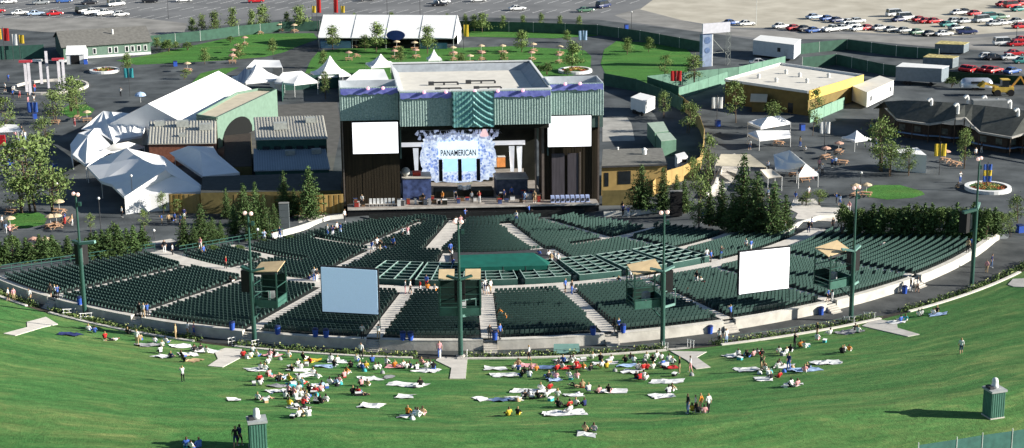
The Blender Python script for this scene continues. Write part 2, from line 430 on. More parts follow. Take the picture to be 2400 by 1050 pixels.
stage = thing('stage_building', S(21, 0, 0), 'big stage house with green corrugated canopy, painted blue light glow and dark open proscenium', 'stage')
def corrugated(u0, u1, v, w0, w1, pitch=.42, d=.03):
    b = MB(); n = max(2, int((u1 - u0) / pitch)); pts = []
    for i in range(n):
        a = u0 + (u1 - u0) * i / n; p = (u1 - u0) / n
        for du, dv in ((0, 0), (p * .5, 0), (p * .62, -d), (p * .88, -d)): pts += [S(a + du, v + dv, w0), S(a + du, v + dv, w1)]
    pts += [S(u1, v, w0), S(u1, v, w1)]
    b.faces(pts, [(2 * i, 2 * i + 2, 2 * i + 3, 2 * i + 1) for i in range(len(pts) // 2 - 1)])
    sbox(b, u0, u1, v + .01, v + .5, w0, w1 - .02)
    return b
def jag(u0, u1, v, w1, h):        # blue light wash on the fascia, drawn as a ragged strip
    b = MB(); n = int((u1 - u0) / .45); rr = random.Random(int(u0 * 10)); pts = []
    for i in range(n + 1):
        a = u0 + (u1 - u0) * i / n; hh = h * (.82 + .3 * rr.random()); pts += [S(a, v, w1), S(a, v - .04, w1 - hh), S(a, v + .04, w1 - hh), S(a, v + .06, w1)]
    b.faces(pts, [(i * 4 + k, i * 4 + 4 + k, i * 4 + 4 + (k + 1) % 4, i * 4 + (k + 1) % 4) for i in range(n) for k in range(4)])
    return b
corrugated(9.5, 33.8, -3, 15.0, 20.55).build('canopy_front', fascm, stage)
corrugated(0, 9.45, 0, 15.5, 20.9).build('canopy_wing', fascm, stage)
corrugated(33.85, 42.7, -.4, 15.7, 21.0).build('canopy_wing', fascm, stage)
jag(9.6, 17.9, -3.2, 20.5, .95).build('blue_light_band', bluem, stage); jag(24.6, 33.7, -3.2, 20.5, .95).build('blue_light_band', bluem, stage)
jag(.15, 9.4, -.2, 20.8, 1.0).build('blue_light_band', bluem, stage); jag(33.95, 42.6, -.6, 20.95, 1.0).build('blue_light_band', bluem, stage)
for u, v, w in [(4.6, -.45, 20.85), (7.0, -.45, 20.85), (13.4, -3.4, 20.6), (16.9, -3.4, 20.6), (21.5, -3.5, 20.65), (25.2, -3.4, 20.6), (29.2, -3.4, 20.6), (36.4, -.8, 21.05), (38.8, -.8, 21.05)]:
    b = MB(); p = S(u, v, w); b.ball(p, .28, 8); b.tube(p, p + SV * .5, .06); b.build('lamp', pinkm, stage, smooth=True)
# draped curtain in the middle of the canopy: swags that hang in a V
b = MB(); nu, nw = 40, 36; pts = []
for j in range(nw + 1):
    for i in range(nu + 1):
        x = i / nu; y = j / nw
        sag = 1 - abs(2 * x - 1); ph = (y * 6.2 + sag ** 1.3 * 2.6 * (1 - .3 * y)) * 2 * math.pi
        fold = .22 * math.sin(ph) * (.35 + .65 * min(1, y * 2.5)) + .05 * math.sin(x * 90)
        pts.append(S(18.0 + 6.4 * x, -3.45 - .28 - fold * .8, 20.6 - 5.75 * y))
b.faces(pts, [(j * (nu + 1) + i, (j + 1) * (nu + 1) + i, (j + 1) * (nu + 1) + i + 1, j * (nu + 1) + i + 1) for j in range(nw) for i in range(nu)])
b.build('draped_curtain', M('teal_satin', (.10, .36, .37), .35, .35, .5, 0, spec=.6, rgb2=(.30, .60, .56)), stage, smooth=True)
b = MB(); sbox(b, 17.8, 18.0, -3.75, -3.02, 14.95, 20.6); sbox(b, 24.4, 24.6, -3.75, -3.02, 14.95, 20.6); b.build('curtain_frame', M('curtain_frame', (.05, .12, .12)), stage)
# main roof: sunken deck with sloped sides
b = MB()
o = [S(9.5, -2.5, 20.62), S(33.8, -2.5, 20.62), S(33.8, 23.6, 20.62), S(9.5, 23.6, 20.62)]
i_ = [S(10.6, -2.0, 19.3), S(31.9, -2.0, 19.3), S(31.9, 22.2, 19.3), S(10.6, 22.2, 19.3)]
b.poly(i_, 0)
for k in range(4): b.faces([o[k], o[(k + 1) % 4], i_[(k + 1) % 4], i_[k]], [(0, 1, 2, 3)], 1)
b.build('roof', [roofw, M('parapet_grey', (.34, .37, .40), .7, .15, 1, .1)], stage)
b = MB()
for k in range(4): b.beam(o[k] + Vector((0, 0, .06)), o[(k + 1) % 4] + Vector((0, 0, .06)), .35, .22)
b.build('roof_coping', M('coping', (.74, .75, .74), .6, .06), stage)
for u, v, l in [(15.3, 9.5, 4.6), (21.6, 10.3, 4.6), (16.0, 4.2, 4), (22.4, 4.6, 4.2)]:
    b = MB(); b.beam(S(u, v, 19.75), S(u + l, v, 19.75), .22, .22)
    for q in (0, .5, 1): sbox(b, u + l * q - .15, u + l * q + .15, v - .15, v + .15, 19.3, 19.7)
    sbox(b, u - .3, u + .6, v - .3, v + .3, 19.3, 19.9); b.build('roof_rigging', darkgrey, stage)
for a, c in ((9.5, 9.75), (33.55, 33.8)): b = MB(); sbox(b, a, c, -2.45, .2, 15.05, 20.5); sbox(b, a, c, .2, 23.4, 9.0, 20.5); b.build('side_wall', M('stage_side', (.10, .16, .145), .8, .15, 1), stage)
b = MB(); sbox(b, 9.76, 33.54, -2.4, -2.0, 14.2, 19.2); b.poly([S(9.76, -2.0, 14.9), S(9.76, 14, 13.4), S(33.54, 14, 13.4), S(33.54, -2.0, 14.9)]); b.build('header', blackm, stage)
b = MB(); sbox(b, 9.5, 33.8, 23.4, 23.7, 0, 20.5); b.build('rear_wall', blackm, stage)
# wing roofs
for u0, u1, v0, z in ((0, 9.45, .5, 20.9), (33.85, 42.7, .1, 21.0)):
    b = MB(); sbox(b, u0, u1, v0, v0 + 6.0, z - 1.9, z - 1.3)
    for a0, a1, c0, c1 in ((u0, u0 + .2, v0, v0 + 6), (u1 - .2, u1, v0, v0 + 6), (u0 + .2, u1 - .2, v0 + 5.8, v0 + 6)): sbox(b, a0, a1, c0, c1, z - 1.3, z + .05)
    sbox(b, u0, u1, v0, v0 + 6.0, 13.6, z - 1.9, 1)
    b.build('wing_roof', [paraw, M('stage_side')if False else MATS['stage_side']], stage)
# dark boarded towers left and right of the opening
def tower(u0, u1, v):
    b = MB(); n = int((u1 - u0) / .45)
    sbox(b, u0, u1, v + .15, v + 6.0, 0, 15.55)
    for k in range(n):
        a = u0 + (u1 - u0) * k / n; sbox(b, a + .03, a + (u1 - u0) / n - .03, v + .15 - .06 * random.random() - .02, v + .15, .02, 15.5, 1 if random.random() < .06 else 0)
    return b
tower(0, 9.4, .3).build('stage_tower', [boardm, boardm2], stage)
tower(33.0, 42.2, .3).build('stage_tower', [boardm, boardm2], stage)
b = MB(); sbox(b, 34.3, 36.4, .1, .24, 1.6, 9.3); sbox(b, 36.9, 38.7, .1, .24, 1.6, 9.3); b.build('panel_door', M('panel_grey', (.085, .075, .085), .85, .25, 1.5, .1, stretch=(4, 4, .2)), stage)
for u, z1, v0, w_ in ((38.95, 9.5, 0, .1), (42.0, 15.4, 0, .1), (.25, 15.4, 0, .1), (32.8, 14.8, -.3, .2), (31.75, 14.5, .6, .15)): b = MB(); sbox(b, u - w_, u + w_, v0, v0 + .2, 1.5, z1); b.build('scaffold_post', M('post_tan', (.16, .13, .11), .8, .2), stage)
# back wall with two bright loading openings, floor and deck
b = MB()
sbox(b, 9.7, 10.5, 14, 14.3, 1.5, 13.5); sbox(b, 14.0, 26.0, 14, 14.3, 1.5, 13.5); sbox(b, 31.4, 33.5, 14, 14.3, 1.5, 13.5); sbox(b, 10.5, 14, 14, 14.3, 8.6, 13.5); sbox(b, 26, 31.4, 14, 14.3, 8.6, 13.5); sbox(b, 10.5, 14, 14, 14.3, 1.5, 3.2)
b.build('back_wall', blackm, stage)
for u0, u1 in ((9.5, 14.6), (25.8, 31.6)): b = MB(); sbox(b, u0, u1, 13.6, 13.95, 7.9, 8.6); b.build('lintel', M('white_lintel', (.85, .85, .88), .6, .05, emit=.35), stage)  # beams glow in place of the sunlight beyond
b = MB(); sbox(b, 9.5, 33.2, -2.9, 14, 1.3, 1.5); sbox(b, .6, 9.5, -2.9, .2, 1.3, 1.5); sbox(b, 33.2, 41.6, -2.9, .2, 1.3, 1.5); sbox(b, 10, 33, 14.3, 23, 1.1, 1.48)
b.build('stage_deck', M('deck_boards', (.30, .27, .24), .8, .25, 1, .1), stage)
b = MB(); sbox(b, .6, 41.6, -2.85, -2.7, 0, 1.3); b.build('stage_skirt', black, stage)
b = MB(); sbox(b, .6, 41.6, -3.05, -2.9, 1.28, 1.52); b.build('deck_edge', M('deck_edge', (.62, .58, .52), .8, .3, .8), stage)

# --- the set: pale blue scalloped backdrop with sign, on stage
p0 = S(19.4, 6.5, 1.5)
bd = thing('stage_backdrop', p0, 'pale blue scalloped stage backdrop with sign lettering and two light squares', 'backdrop')
b = MB(); n = 84; cu, cw, ru, rw = 19.5, 7.4, 6.2, 4.1; ring = []
for k in range(n):
    t = 2 * math.pi * k / n; sc = 1 + .035 * math.cos(20 * t); e = 2 / 4.5
    ring.append((cu + ru * sc * math.copysign(abs(math.cos(t)) ** e, math.cos(t)), cw + rw * sc * math.copysign(abs(math.sin(t)) ** e, math.sin(t))))
b.faces([S(a, 6.5, c) for a, c in ring] + [S(a, 6.8, c) for a, c in ring], [tuple(range(n - 1, -1, -1)), tuple(range(n, 2 * n))] + [(i, (i + 1) % n, n + (i + 1) % n, n + i) for i in range(n)])
b.build('scalloped_board', M('pale_blue_lit', (.42, .54, .86), .7, .35, 2.6, rgb2=(.85, .92, 1.0), emit=.5), bd)  # board glows in place of stage lamps shining on it
b = MB(); rr = random.Random(3)
for k in range(260):                     # small raised shell scales over the board
    t = rr.random() * 6.283; q = math.sqrt(rr.random()) * .93; a = cu + ru * q * math.cos(t); c = cw + rw * q * math.sin(t)
    if 16.2 < a < 22.8 and 4.6 < c < 10.2: continue
    s = .12 + .16 * rr.random(); b.faces([S(a - s, 6.46, c), S(a, 6.28, c - s), S(a + s, 6.46, c), S(a, 6.46, c + s)], [(0, 1, 2, 3)])
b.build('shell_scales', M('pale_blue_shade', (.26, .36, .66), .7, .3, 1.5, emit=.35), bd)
b = MB(); sbox(b, 16.2, 22.8, 6.2, 6.48, 7.6, 10.3); b.build('sign_board', M('sign_pale', (.72, .86, .95), .6, .06, 1, emit=.6), bd)  # sign and squares glow with painted stage light too
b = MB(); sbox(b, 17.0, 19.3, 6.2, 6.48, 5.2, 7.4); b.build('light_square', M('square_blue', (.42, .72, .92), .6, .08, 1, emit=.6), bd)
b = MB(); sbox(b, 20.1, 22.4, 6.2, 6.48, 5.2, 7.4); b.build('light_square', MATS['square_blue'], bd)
b = MB()
for u in (16.5, 19.7, 22.8): sbox(b, u - .3, u + .3, 5.9, 6.3, 3.6, 7.3)
b.build('speaker_column', black, bd)
tx = bpy.data.curves.new('sign_text', 'FONT'); tx.body = 'PANAMERICAN'; tx.size = 1.15; tx.extrude = .03; tx.align_x = 'CENTER'; tx.align_y = 'CENTER'; tx.offset = .02
to = bpy.data.objects.new('tmp_text', tx); col.objects.link(to)
me = bpy.data.meshes.new_from_object(to.evaluated_get(bpy.context.evaluated_depsgraph_get())); bpy.data.objects.remove(to)
wd = max(v.co.x for v in me.vertices) - min(v.co.x for v in me.vertices)
me.transform(Matrix.Diagonal((5.9 / wd, 1.25, 1, 1))); me.materials.clear(); me.materials.append(M('sign_ink', (.03, .04, .08), .6, .1))
to = bpy.data.objects.new('sign_lettering', me); col.objects.link(to); to.parent = bd
to.matrix_local = Matrix.Translation(S(19.5, 6.14, 8.35) - p0) @ Matrix.Rotation(SA, 4, 'Z') @ Matrix.Rotation(R(90), 4, 'X')
# lamp truss above the set
lt = thing('light_truss', S(19.4, 4.5, 12.0), 'dark lighting truss with rows of silver lamps hanging above the stage set', 'truss')
b = MB()
for dw in (0, .7):
    for dv in (0, .7): b.beam(S(12.6, 4.2 + dv, 12.0 + dw), S(26.3, 4.2 + dv, 12.0 + dw), .09, .09)
for k in range(20): b.beam(S(12.6 + k * .7, 4.2, 12.0 + .7 * (k % 2)), S(13.3 + k * .7, 4.2, 12.0 + .7 * ((k + 1) % 2)), .06, .06)
for u in (13.4, 19.5, 25.5): b.beam(S(u, 4.5, 12.2), S(u, 4.5, 14.2), .05, .05)
b.build('truss_frame', M('truss_grey', (.25, .27, .32), .4, .2, metal=.4), lt)
lampm = M('silver_lamp', (.45, .52, .72), .35, .3, 3, emit=.25)
for k in range(40):
    b = MB(); p = S(12.7 + k * .34, 3.6 + random.random() * .9, 11.5 + random.random() * 1.7); q = p + Vector((random.uniform(-.3, .3), -.35, -.45))
    b.tube(p, q, .16, .30, 8); b.tube(p, p + Vector((0, 0, .4)), .04); b.build('stage_lamp', lampm, lt)
b = MB(); b.tube(S(23.6, 3.4, 11.9), S(23.6, 3.2, 13.3), .75, .1, 10); b.build('pink_lamp_cone', M('pink_cone', (.9, .6, .62), .5, .1, emit=.5), lt)
# big screens
for u0, u1, w0, w1, v, lb in ((1.85, 9.2, 10.1, 15.25, -.55, 'white lit video screen on the left stage tower'), (33.55, 40.6, 10.7, 15.75, -.9, 'white lit video screen on the right stage tower')):
    t = thing('video_screen', S((u0 + u1) / 2, v, w0), lb, 'screen', 'white video screens on the stage towers')
    b = MB(); sbox(b, u0, u1, v, v + .08, w0, w1); b.build('screen_surface', M('screen_white', (.93, .93, .95), .5, .01, 1, emit=.9), t)
    b = MB(); sbox(b, u0 - .12, u1 + .12, v + .09, v + .45, w0 - .12, w1 + .12); b.build('screen_frame', black, t)
# dark front of house speaker columns, risers and gear
def gear(name, lb, cat, u0, u1, v0, v1, w0, w1, mt, extra=None, group=None):
    t = thing(name, S((u0 + u1) / 2, (v0 + v1) / 2, w0), lb, cat, group)
    b = MB(); sbox(b, u0, u1, v0, v1, w0, w1 - .06); b.build('cabinet', mt, t)
    b = MB(); sbox(b, u0 - .04, u1 + .04, v0 - .04, v1 + .04, w1 - .06, w1); b.build('top', extra or mt, t)
    return t
tarpm = M('blue_tarp', (.045, .065, .16), .8, .4, 1.2, .2, rgb2=(.10, .15, .36))
t = thing('stage_riser', S(12.2, 4, 1.5), 'tall riser draped in dark blue cloth at the left of the stage', 'riser')
b = MB(); sbox(b, 9.9, 14.6, 2.5, 7, 1.5, 5.0); b.build('blue_drape', tarpm, t)
b = MB(); sbox(b, 9.8, 14.7, 2.4, 7.1, 5.0, 5.2); b.build('platform', concrete, t)
t = thing('stage_riser', S(28, 5, 1.5), 'dark grey draped riser at the right of the stage set', 'riser')
b = MB(); sbox(b, 25.6, 30.8, 4, 8, 1.5, 4.2); b.build('grey_drape', M('grey_drape', (.10, .11, .15), .85, .4, 1.2, .2), t)
b = MB(); sbox(b, 25.5, 30.9, 3.9, 8.1, 4.2, 4.4); b.build('platform', concrete, t)
b = MB(); sbox(b, 15.2, 25.0, 3.0, 6.0, 1.5, 2.6); tag(b.build('drum_riser', blackm), 'low black riser in front of the pale blue backdrop', 'riser')
# white drapes beside the right opening, warm objects beyond; glow stands in for sunlight
for u, v, lb in ((29.2, 12.6, 'white hanging drape beside the right loading opening'), (30.5, 12.4, 'narrower white drape nearest the right stage tower'), (12.8, 12.4, 'pale hanging drape at the left loading opening')):
    b = MB(); pts = []
    for k in range(9): pts += [S(u - .5 + k * .12, v + .12 * (k % 2), 7.9), S(u - .35 + k * .07 + .1, v + .1 * (k % 2), 3.4)]
    b.faces(pts, [(2 * k, 2 * k + 1, 2 * k + 3, 2 * k + 2) for k in range(8)] + [(2 * k, 2 * k + 2, 2 * k + 3, 2 * k + 1) for k in range(0)])
    b.faces([Vector(p) + SV * .06 for p in pts], [(2 * k, 2 * k + 2, 2 * k + 3, 2 * k + 1) for k in range(8)])
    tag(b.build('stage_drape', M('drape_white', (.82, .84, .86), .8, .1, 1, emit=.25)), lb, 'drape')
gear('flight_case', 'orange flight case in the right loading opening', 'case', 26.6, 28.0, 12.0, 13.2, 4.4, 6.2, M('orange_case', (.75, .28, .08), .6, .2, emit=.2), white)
gear('flight_case', 'white flight case beside the orange case', 'case', 25.9, 26.5, 12.0, 13.2, 4.4, 5.6, white)
gear('flight_case', 'red topped case on the left blue riser', 'case', 11.7, 13.0, 3.6, 5.0, 5.2, 5.8, M('red_case', (.5, .05, .03), .6, .2), MATS['red_case'])
b = MB(); b.ball(S(10.5, 3.5, 6.0), .75, 10); b.tube(S(10.5, 3.5, 5.2), S(10.5, 3.5, 5.6), .3); tag(b.build('round_lantern', M('lantern_grey', (.5, .5, .46), .7, .2), smooth=True), 'round pale lantern standing on the left blue riser', 'lantern')
# white drum barriers on the left and pale chairs on the right of the deck
for k in range(7):
    t = thing('white_chair', S(4.4 + k * .62, -1.6, 1.5), 'white folding chair in the row at the left front of the deck', 'chair', 'white chairs in a row on the stage deck')
    b = MB(); u = 4.4 + k * .62; sbox(b, u - .22, u + .22, -1.8, -1.35, 1.95, 2.0); b.build('seat', white, t)
    b = MB(); sbox(b, u - .22, u + .22, -1.33, -1.28, 2.0, 2.75); b.build('backrest', white, t)
    for du in (-.2, .2):
        for dv in (-1.78, -1.3): b = MB(); sbox(b, u + du - .025, u + du + .025, dv - .025, dv + .025, 1.5, 1.95); b.build('leg', white, t)
bluew = M('pale_blue_plastic', (.38, .46, .72), .6, .15)
for k in range(8):
    t = thing('monitor_speaker', S(34.2 + k * .82, -1.4, 1.5), 'pale blue covered floor speaker in the row at the right front of the deck', 'speaker', 'pale blue floor speakers on the right deck')
    u = 34.2 + k * .82; b = MB()
    b.box8([S(u - .3, -1.8, 1.5), S(u + .3, -1.8, 1.5), S(u + .3, -1.0, 1.5), S(u - .3, -1.0, 1.5)], [S(u - .3, -1.55, 2.5), S(u + .3, -1.55, 2.5), S(u + .3, -1.05, 2.6), S(u - .3, -1.05, 2.6)]); b.build('cabinet', bluew, t)
    b = MB(); sbox(b, u - .2, u + .2, -1.78, -1.72, 1.7, 2.2); b.build('grille', darkgrey, t)
rr = random.Random(5); gm = [darkgrey, blackm, M('gear_red', (.35, .04, .03)), M('gear_grey', (.38, .38, .38)), white, M('gear_wood', (.22, .13, .07)), tarpm]
used = set()
GP = [('at the far left of the deck', 1.2, 3.6), ('beside the white chairs', 8.9, 12.0), ('left of the drum riser', 12.2, 15), ('in front of the drum riser', 15.5, 24.5), ('right of the drum riser', 25.2, 29.5), ('at the right side of the deck', 29.8, 33)]
CN = ['dark grey', 'black', 'red', 'pale grey', 'white', 'brown', 'dark blue']
for k in range(46):
    gp = GP[k % 6]; j = rr.randrange(7); u = rr.uniform(gp[1], gp[2]); s = rr.uniform(.35, .8); hgt = rr.uniform(.4, 1.3)
    kind = rr.choice(('amplifier', 'road case', 'keyboard case')); v = rr.uniform(-2.2, -.6) if k % 6 in (0, 1) else rr.uniform(-1.8, 2.2)
    sz = 'tall' if hgt > .95 else ('low' if hgt < .6 else 'mid-height')
    lb = '%s %s %s standing %s' % (sz, CN[j], kind, gp[0])
    if lb in used: continue
    used.add(lb)
    gear(kind.replace(' ', '_'), lb, kind, u - s / 2, u + s / 2, v, v + s * .8, 1.52, 1.52 + hgt, gm[j], gm[(j + 3) % 7], 'gear standing on the stage deck')
dk = thing('drum_kit', S(20.2, 3.8, 2.6), 'white drum kit on the black riser below the sign', 'drums')
for du, dv, r, h_ in ((0, -.4, .34, .55), (-.55, -.2, .2, .7), (.55, -.2, .2, .7), (.9, .3, .25, .55), (-.9, .3, .22, .55)):
    b = MB(); p = S(20.2 + du, 3.8 + dv, 2.6); b.lathe(p, [(r, .15), (r, .15 + h_)], 12); b.build('drum', white, dk)
for du in (-1.1, 1.1):
    b = MB(); p = S(20.2 + du, 3.7, 2.6); b.tube(p, p + Vector((0, 0, 1.2)), .02); b.lathe(p, [(.05, 1.2), (.32, 1.17), (.05, 1.23)], 12); b.build('cymbal', M('brass', (.6, .45, .15), .3, .1, metal=.8), dk)
# low pit barrier in front of the stage
b = MB(); sbox(b, 4, 39, -4.6, -4.5, 0, 1.0)
for k in range(18): sbox(b, 4 + k * 2.05, 4.12 + k * 2.05, -4.5, -3.9, 0, .9)
tag(b.build('pit_barrier', M('barrier_black', (.02, .022, .022), .6, .3)), 'long black crowd barrier in the pit below the stage', 'barrier')
# ================================================================== ground patches of the plaza
def sheet(name, mat, pts, z, sub=0, world=False):
    W = [Vector((p[0], p[1], 0)) if world else P(p[0], p[1], 0) for p in pts]
    b = MB(); b.poly([(p.x, p.y, z) for p in W]); o = b.build(name, mat); return tag(o, kind='structure')
sheet('parking_lot', lotasphalt, [(-400, 44), (300, 42), (420, 70), (740, 38), (1080, 40), (1400, 46), (1650, 76), (1760, 92), (2000, 86), (2320, 120), (2420, 190), (2500, 230), (3200, 200), (3000, -200), (-600, -200)], .012)
sheet('dirt_road', dirtroad, [(-420, 62), (-420, 43), (0, 43), (330, 42), (440, 55), (430, 80), (355, 84), (100, 75), (0, 66)], .020)
sheet('gravel_lot', gravel, [(1500, 22), (1570, -30), (3000, -60), (3000, 40), (2500, 66), (2240, 84), (2050, 78), (1860, 66), (1700, 64), (1600, 48)], .020)
sheet('service_road', dirtroad, [(1440, 36), (1500, 20), (1620, 54), (1720, 68), (1900, 76), (2080, 84), (2260, 90), (2520, 72), (2520, 110), (2330, 120), (2160, 108), (1990, 92), (1800, 92), (1650, 76), (1480, 52)], .016)
FAR = [('lawn_bank', [(272, 142), (356, 128), (430, 112), (520, 92), (600, 79), (735, 78), (745, 92), (700, 108), (668, 122), (620, 134), (520, 142), (430, 147), (320, 152)]),
       ('picnic_lawn', [(728, 142), (745, 122), (800, 114), (1080, 112), (1200, 108), (1370, 118), (1386, 132), (1384, 160), (1340, 178), (1180, 188), (900, 188), (715, 172)]),
       ('corner_lawn', [(1416, 116), (1446, 96), (1520, 100), (1606, 112), (1626, 132), (1600, 190), (1500, 196), (1424, 184), (1408, 150)]),
       ('lawn_island', [(140, 262), (160, 247), (200, 245), (222, 256), (212, 270), (165, 276)]),
       ('lawn_island', [(14, 512), (40, 500), (90, 498), (112, 508), (104, 526), (60, 536), (28, 532)]),
       ('lawn_island', [(2022, 448), (2050, 434), (2110, 434), (2160, 448), (2168, 456), (2140, 464), (2080, 468), (2035, 462)]),
       ('lawn_island', [(440, 205), (470, 172), (520, 160), (560, 158), (540, 168), (470, 204)]),
       ('back_lawn', [(1080, 72), (1400, 76), (1400, 84), (1300, 90), (1090, 86)])]
for nm, pts in FAR: sheet(nm, lawn2, pts, .03)
sheet('path', asphalt2, [(640, 132), (700, 110), (748, 104), (745, 122), (722, 150), (690, 170), (640, 176)], .022)
sheet('sunlit_patch', M('sun_patch_pale', (.36, .35, .32), .9, .2, .5, .2), [(1412, 276), (1470, 276), (1480, 290), (1488, 330), (1412, 332)], .02)  # paler polygon paints the sun gaps on the paving
sheet('concrete_ramp', palecon, [(1656, 460), (1670, 420), (1692, 385), (1676, 372), (1722, 360), (1740, 372), (1720, 420), (1690, 462)], .03)
b = MB()
for k in range(9):
    y = 388 + k * 8; b.beam(P(1690 - k * 3.2, y, .045), P(1722 - k * 3.0, y, .045), .18, .01)
tag(b.build('ramp_joint_lines', M('joint_grey', (.16, .16, .16))), kind='structure')
sheet('entrance_terrace', palecon, [(1820, 560), (1850, 535), (1870, 500), (1850, 490), (1860, 468), (1910, 466), (1925, 486), (1980, 488), (1990, 520), (1960, 542), (1880, 545), (1840, 575)], .03)
sheet('entrance_terrace', palecon, [(312, 574), (400, 560), (430, 572), (470, 590), (440, 596), (395, 585), (340, 590)], .03)
sheet('entrance_terrace', palecon, [(540, 570), (620, 545), (700, 535), (700, 500), (805, 500), (810, 512), (760, 526), (690, 548), (620, 566), (560, 580)], .03)
sheet('yard_pavement', M('yard', (.10, .098, .09), .9, .2, .5), [(648, 246), (790, 238), (800, 300), (780, 400), (590, 400), (520, 330), (520, 300)], .02)
sheet('concrete_pad', palecon, [(1440, 505), (1455, 492), (1545, 484), (1550, 512), (1470, 516)], .03)
# painted parking stalls
b = MB(); rr = random.Random(2)
def stall(px, py, L, ang):
    p = P(px, py, .016); q = p + Vector((math.cos(ang), math.sin(ang), 0)) * L; b.beam((p.x, p.y, .016), (q.x, q.y, .016), .16, .004)
for row, (y0, x0, x1) in enumerate(((44, -60, 440), (24, -60, 760), (8, -60, 1480), (30, 800, 1440), (-14, -60, 1500))):
    x = x0
    while x < x1: stall(x, y0, 7.0, R(62)); x += 32
tag(b.build('parking_lines', M('line_white', (.72, .72, .70), .8, .2, .6)), kind='structure')
b = MB(); random.seed(11)
for k in range(26):
    x = random.choice((random.uniform(180, 420), random.uniform(0, 160), random.uniform(1900, 2400), random.uniform(1560, 1760)))
    y = random.uniform(190, 300) if x < 500 else random.uniform(330, 450)
    p = P(x, y, .008); b.beam(p, p + Vector((random.uniform(4, 9), random.uniform(-.6, .6), 0)), .12, .003)
tag(b.build('pavement_joints', M('joint_dark', (.10, .105, .11), .9, .2)), kind='structure')

# ================================================================== building helpers
tentw = M('tent_white', (.88, .88, .87), .75, .04, .5, .05)
tentb = M('tent_blue', (.10, .20, .42), .75, .1, .8)
beige = M('beige_roof', (.55, .49, .37), .9, .1, .8, .1)
brick = M('brick', (.30, .12, .075), .85, .25, 2.5, .2)
greenw = M('green_wall', (.15, .235, .18), .75, .1, 1.2)
dgreenw = M('dark_green_wall', (.035, .10, .08), .75, .15, 1.2)
tan = M('tan_wall', (.40, .275, .10), .8, .12, .9, .1)
tan_shaded = M('tan_wall_shaded', (.16, .13, .05), .85, .2, .9, .1)  # tan wall in shadow, darkened in the colour itself
shingle = M('grey_shingle', (.17, .165, .15), .9, .2, 1.4, .25)
shingle2 = M('dark_shingle', (.085, .09, .08), .9, .22, 1.4, .25)
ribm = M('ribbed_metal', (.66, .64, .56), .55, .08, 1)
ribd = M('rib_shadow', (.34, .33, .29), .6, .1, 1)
glass = M('window_dark', (.02, .025, .03), .15, .2, 1, spec=.6)
trailerw = M('trailer_white', (.74, .75, .75), .5, .06, .7)
def U(A, B):
    u = (B - A); u.z = 0; L = u.length; u.normalize(); return u, Vector((-u.y, u.x, 0)), L
def gable(name, lb, cat, A, B, D, eave, ridge, mw, mr, over=.3, group=None, openfront=False, inset=0):
    u, v, L = U(A, B); t = thing(name, A + u * L / 2, lb, cat, group)
    def Q(a, d, z): return A + u * a + v * d + Vector((0, 0, z))
    if not openfront:
        b = MB()
        for d0, d1 in ((0, D),):
            b.faces([Q(0, 0, 0), Q(L, 0, 0), Q(L, D, 0), Q(0, D, 0), Q(0, 0, eave), Q(L, 0, eave), Q(L, D, eave), Q(0, D, eave), Q(0, D / 2, ridge), Q(L, D / 2, ridge)],
                    [(0, 1, 5, 4), (2, 3, 7, 6), (1, 2, 6, 9, 5), (3, 0, 4, 8, 7)])
        b.build('wall', mw, t)
    else:
        b = MB(); b.faces([Q(0, D, 0), Q(L, D, 0), Q(L, D, eave), Q(0, D, eave), Q(0, D * .5, 0), Q(0, D * .5, eave), Q(L, D * .5, 0), Q(L, D * .5, eave)], [(1, 0, 3, 2), (4, 0, 3, 5), (1, 6, 7, 2)])
        b.faces([Q(0, 0, eave), Q(0, D, eave), Q(0, D / 2, ridge), Q(L, 0, eave), Q(L, D, eave), Q(L, D / 2, ridge)], [(0, 2, 1), (3, 4, 5)])
        b.build('wall', mw, t)
        for a in [L * k / 4 for k in range(5)]:
            b = MB(); b.beam(Q(min(max(a, .1), L - .1), .1, 0), Q(min(max(a, .1), L - .1), .1, eave), .12, .12); b.build('post', white, t)
    o = over; s = (ridge - eave) / (D / 2); b = MB(); th = .12
    for d0, d1 in ((-o, D / 2), (D + o, D / 2)):
        z0 = eave - o * s
        X = [Q(-o, d0, z0 + .03), Q(L + o, d0, z0 + .03), Q(L + o, d1, ridge + .03), Q(-o, d1, ridge + .03)]
        if d0 > d1: X.reverse()
        b.box8(X, [p + Vector((0, 0, th)) for p in X])
    b.build('roof', mr, t)
    return t, Q, L
def block(name, lb, cat, pts, z, mw, mr, para=0, group=None, z0=0, world=False):
    W = [Vector(p) if world else P(p[0], p[1], z) for p in pts]; c = sum(W, Vector()) / len(W); c.z = z0
    t = thing(name, c, lb, cat, group)
    b = MB(); b.prism(W, z0, z - .02); b.build('wall', mw, t)
    b = MB(); b.prism([c + (p - c) * .997 for p in W], z - .02, z + .03); b.build('roof', mr, t)
    if para:
        b = MB(); n = len(W)
        for i in range(n):
            p, q = W[i], W[(i + 1) % n]; p = c + (p - c) * .985; q = c + (q - c) * .985
            b.beam((p.x, p.y, z + para / 2), (q.x, q.y, z + para / 2), .25, para)
        b.build('parapet', white if para < .4 else mw, t)
    return t, W
def hvac(t, p, s=1.2, m=None):
    b = MB(); b.box((p[0], p[1], p[2]), (s * 1.4, s, s * .7), .2); b.build('roof_unit', m or M('unit_grey', (.34, .36, .34), .6, .2, 2), t)
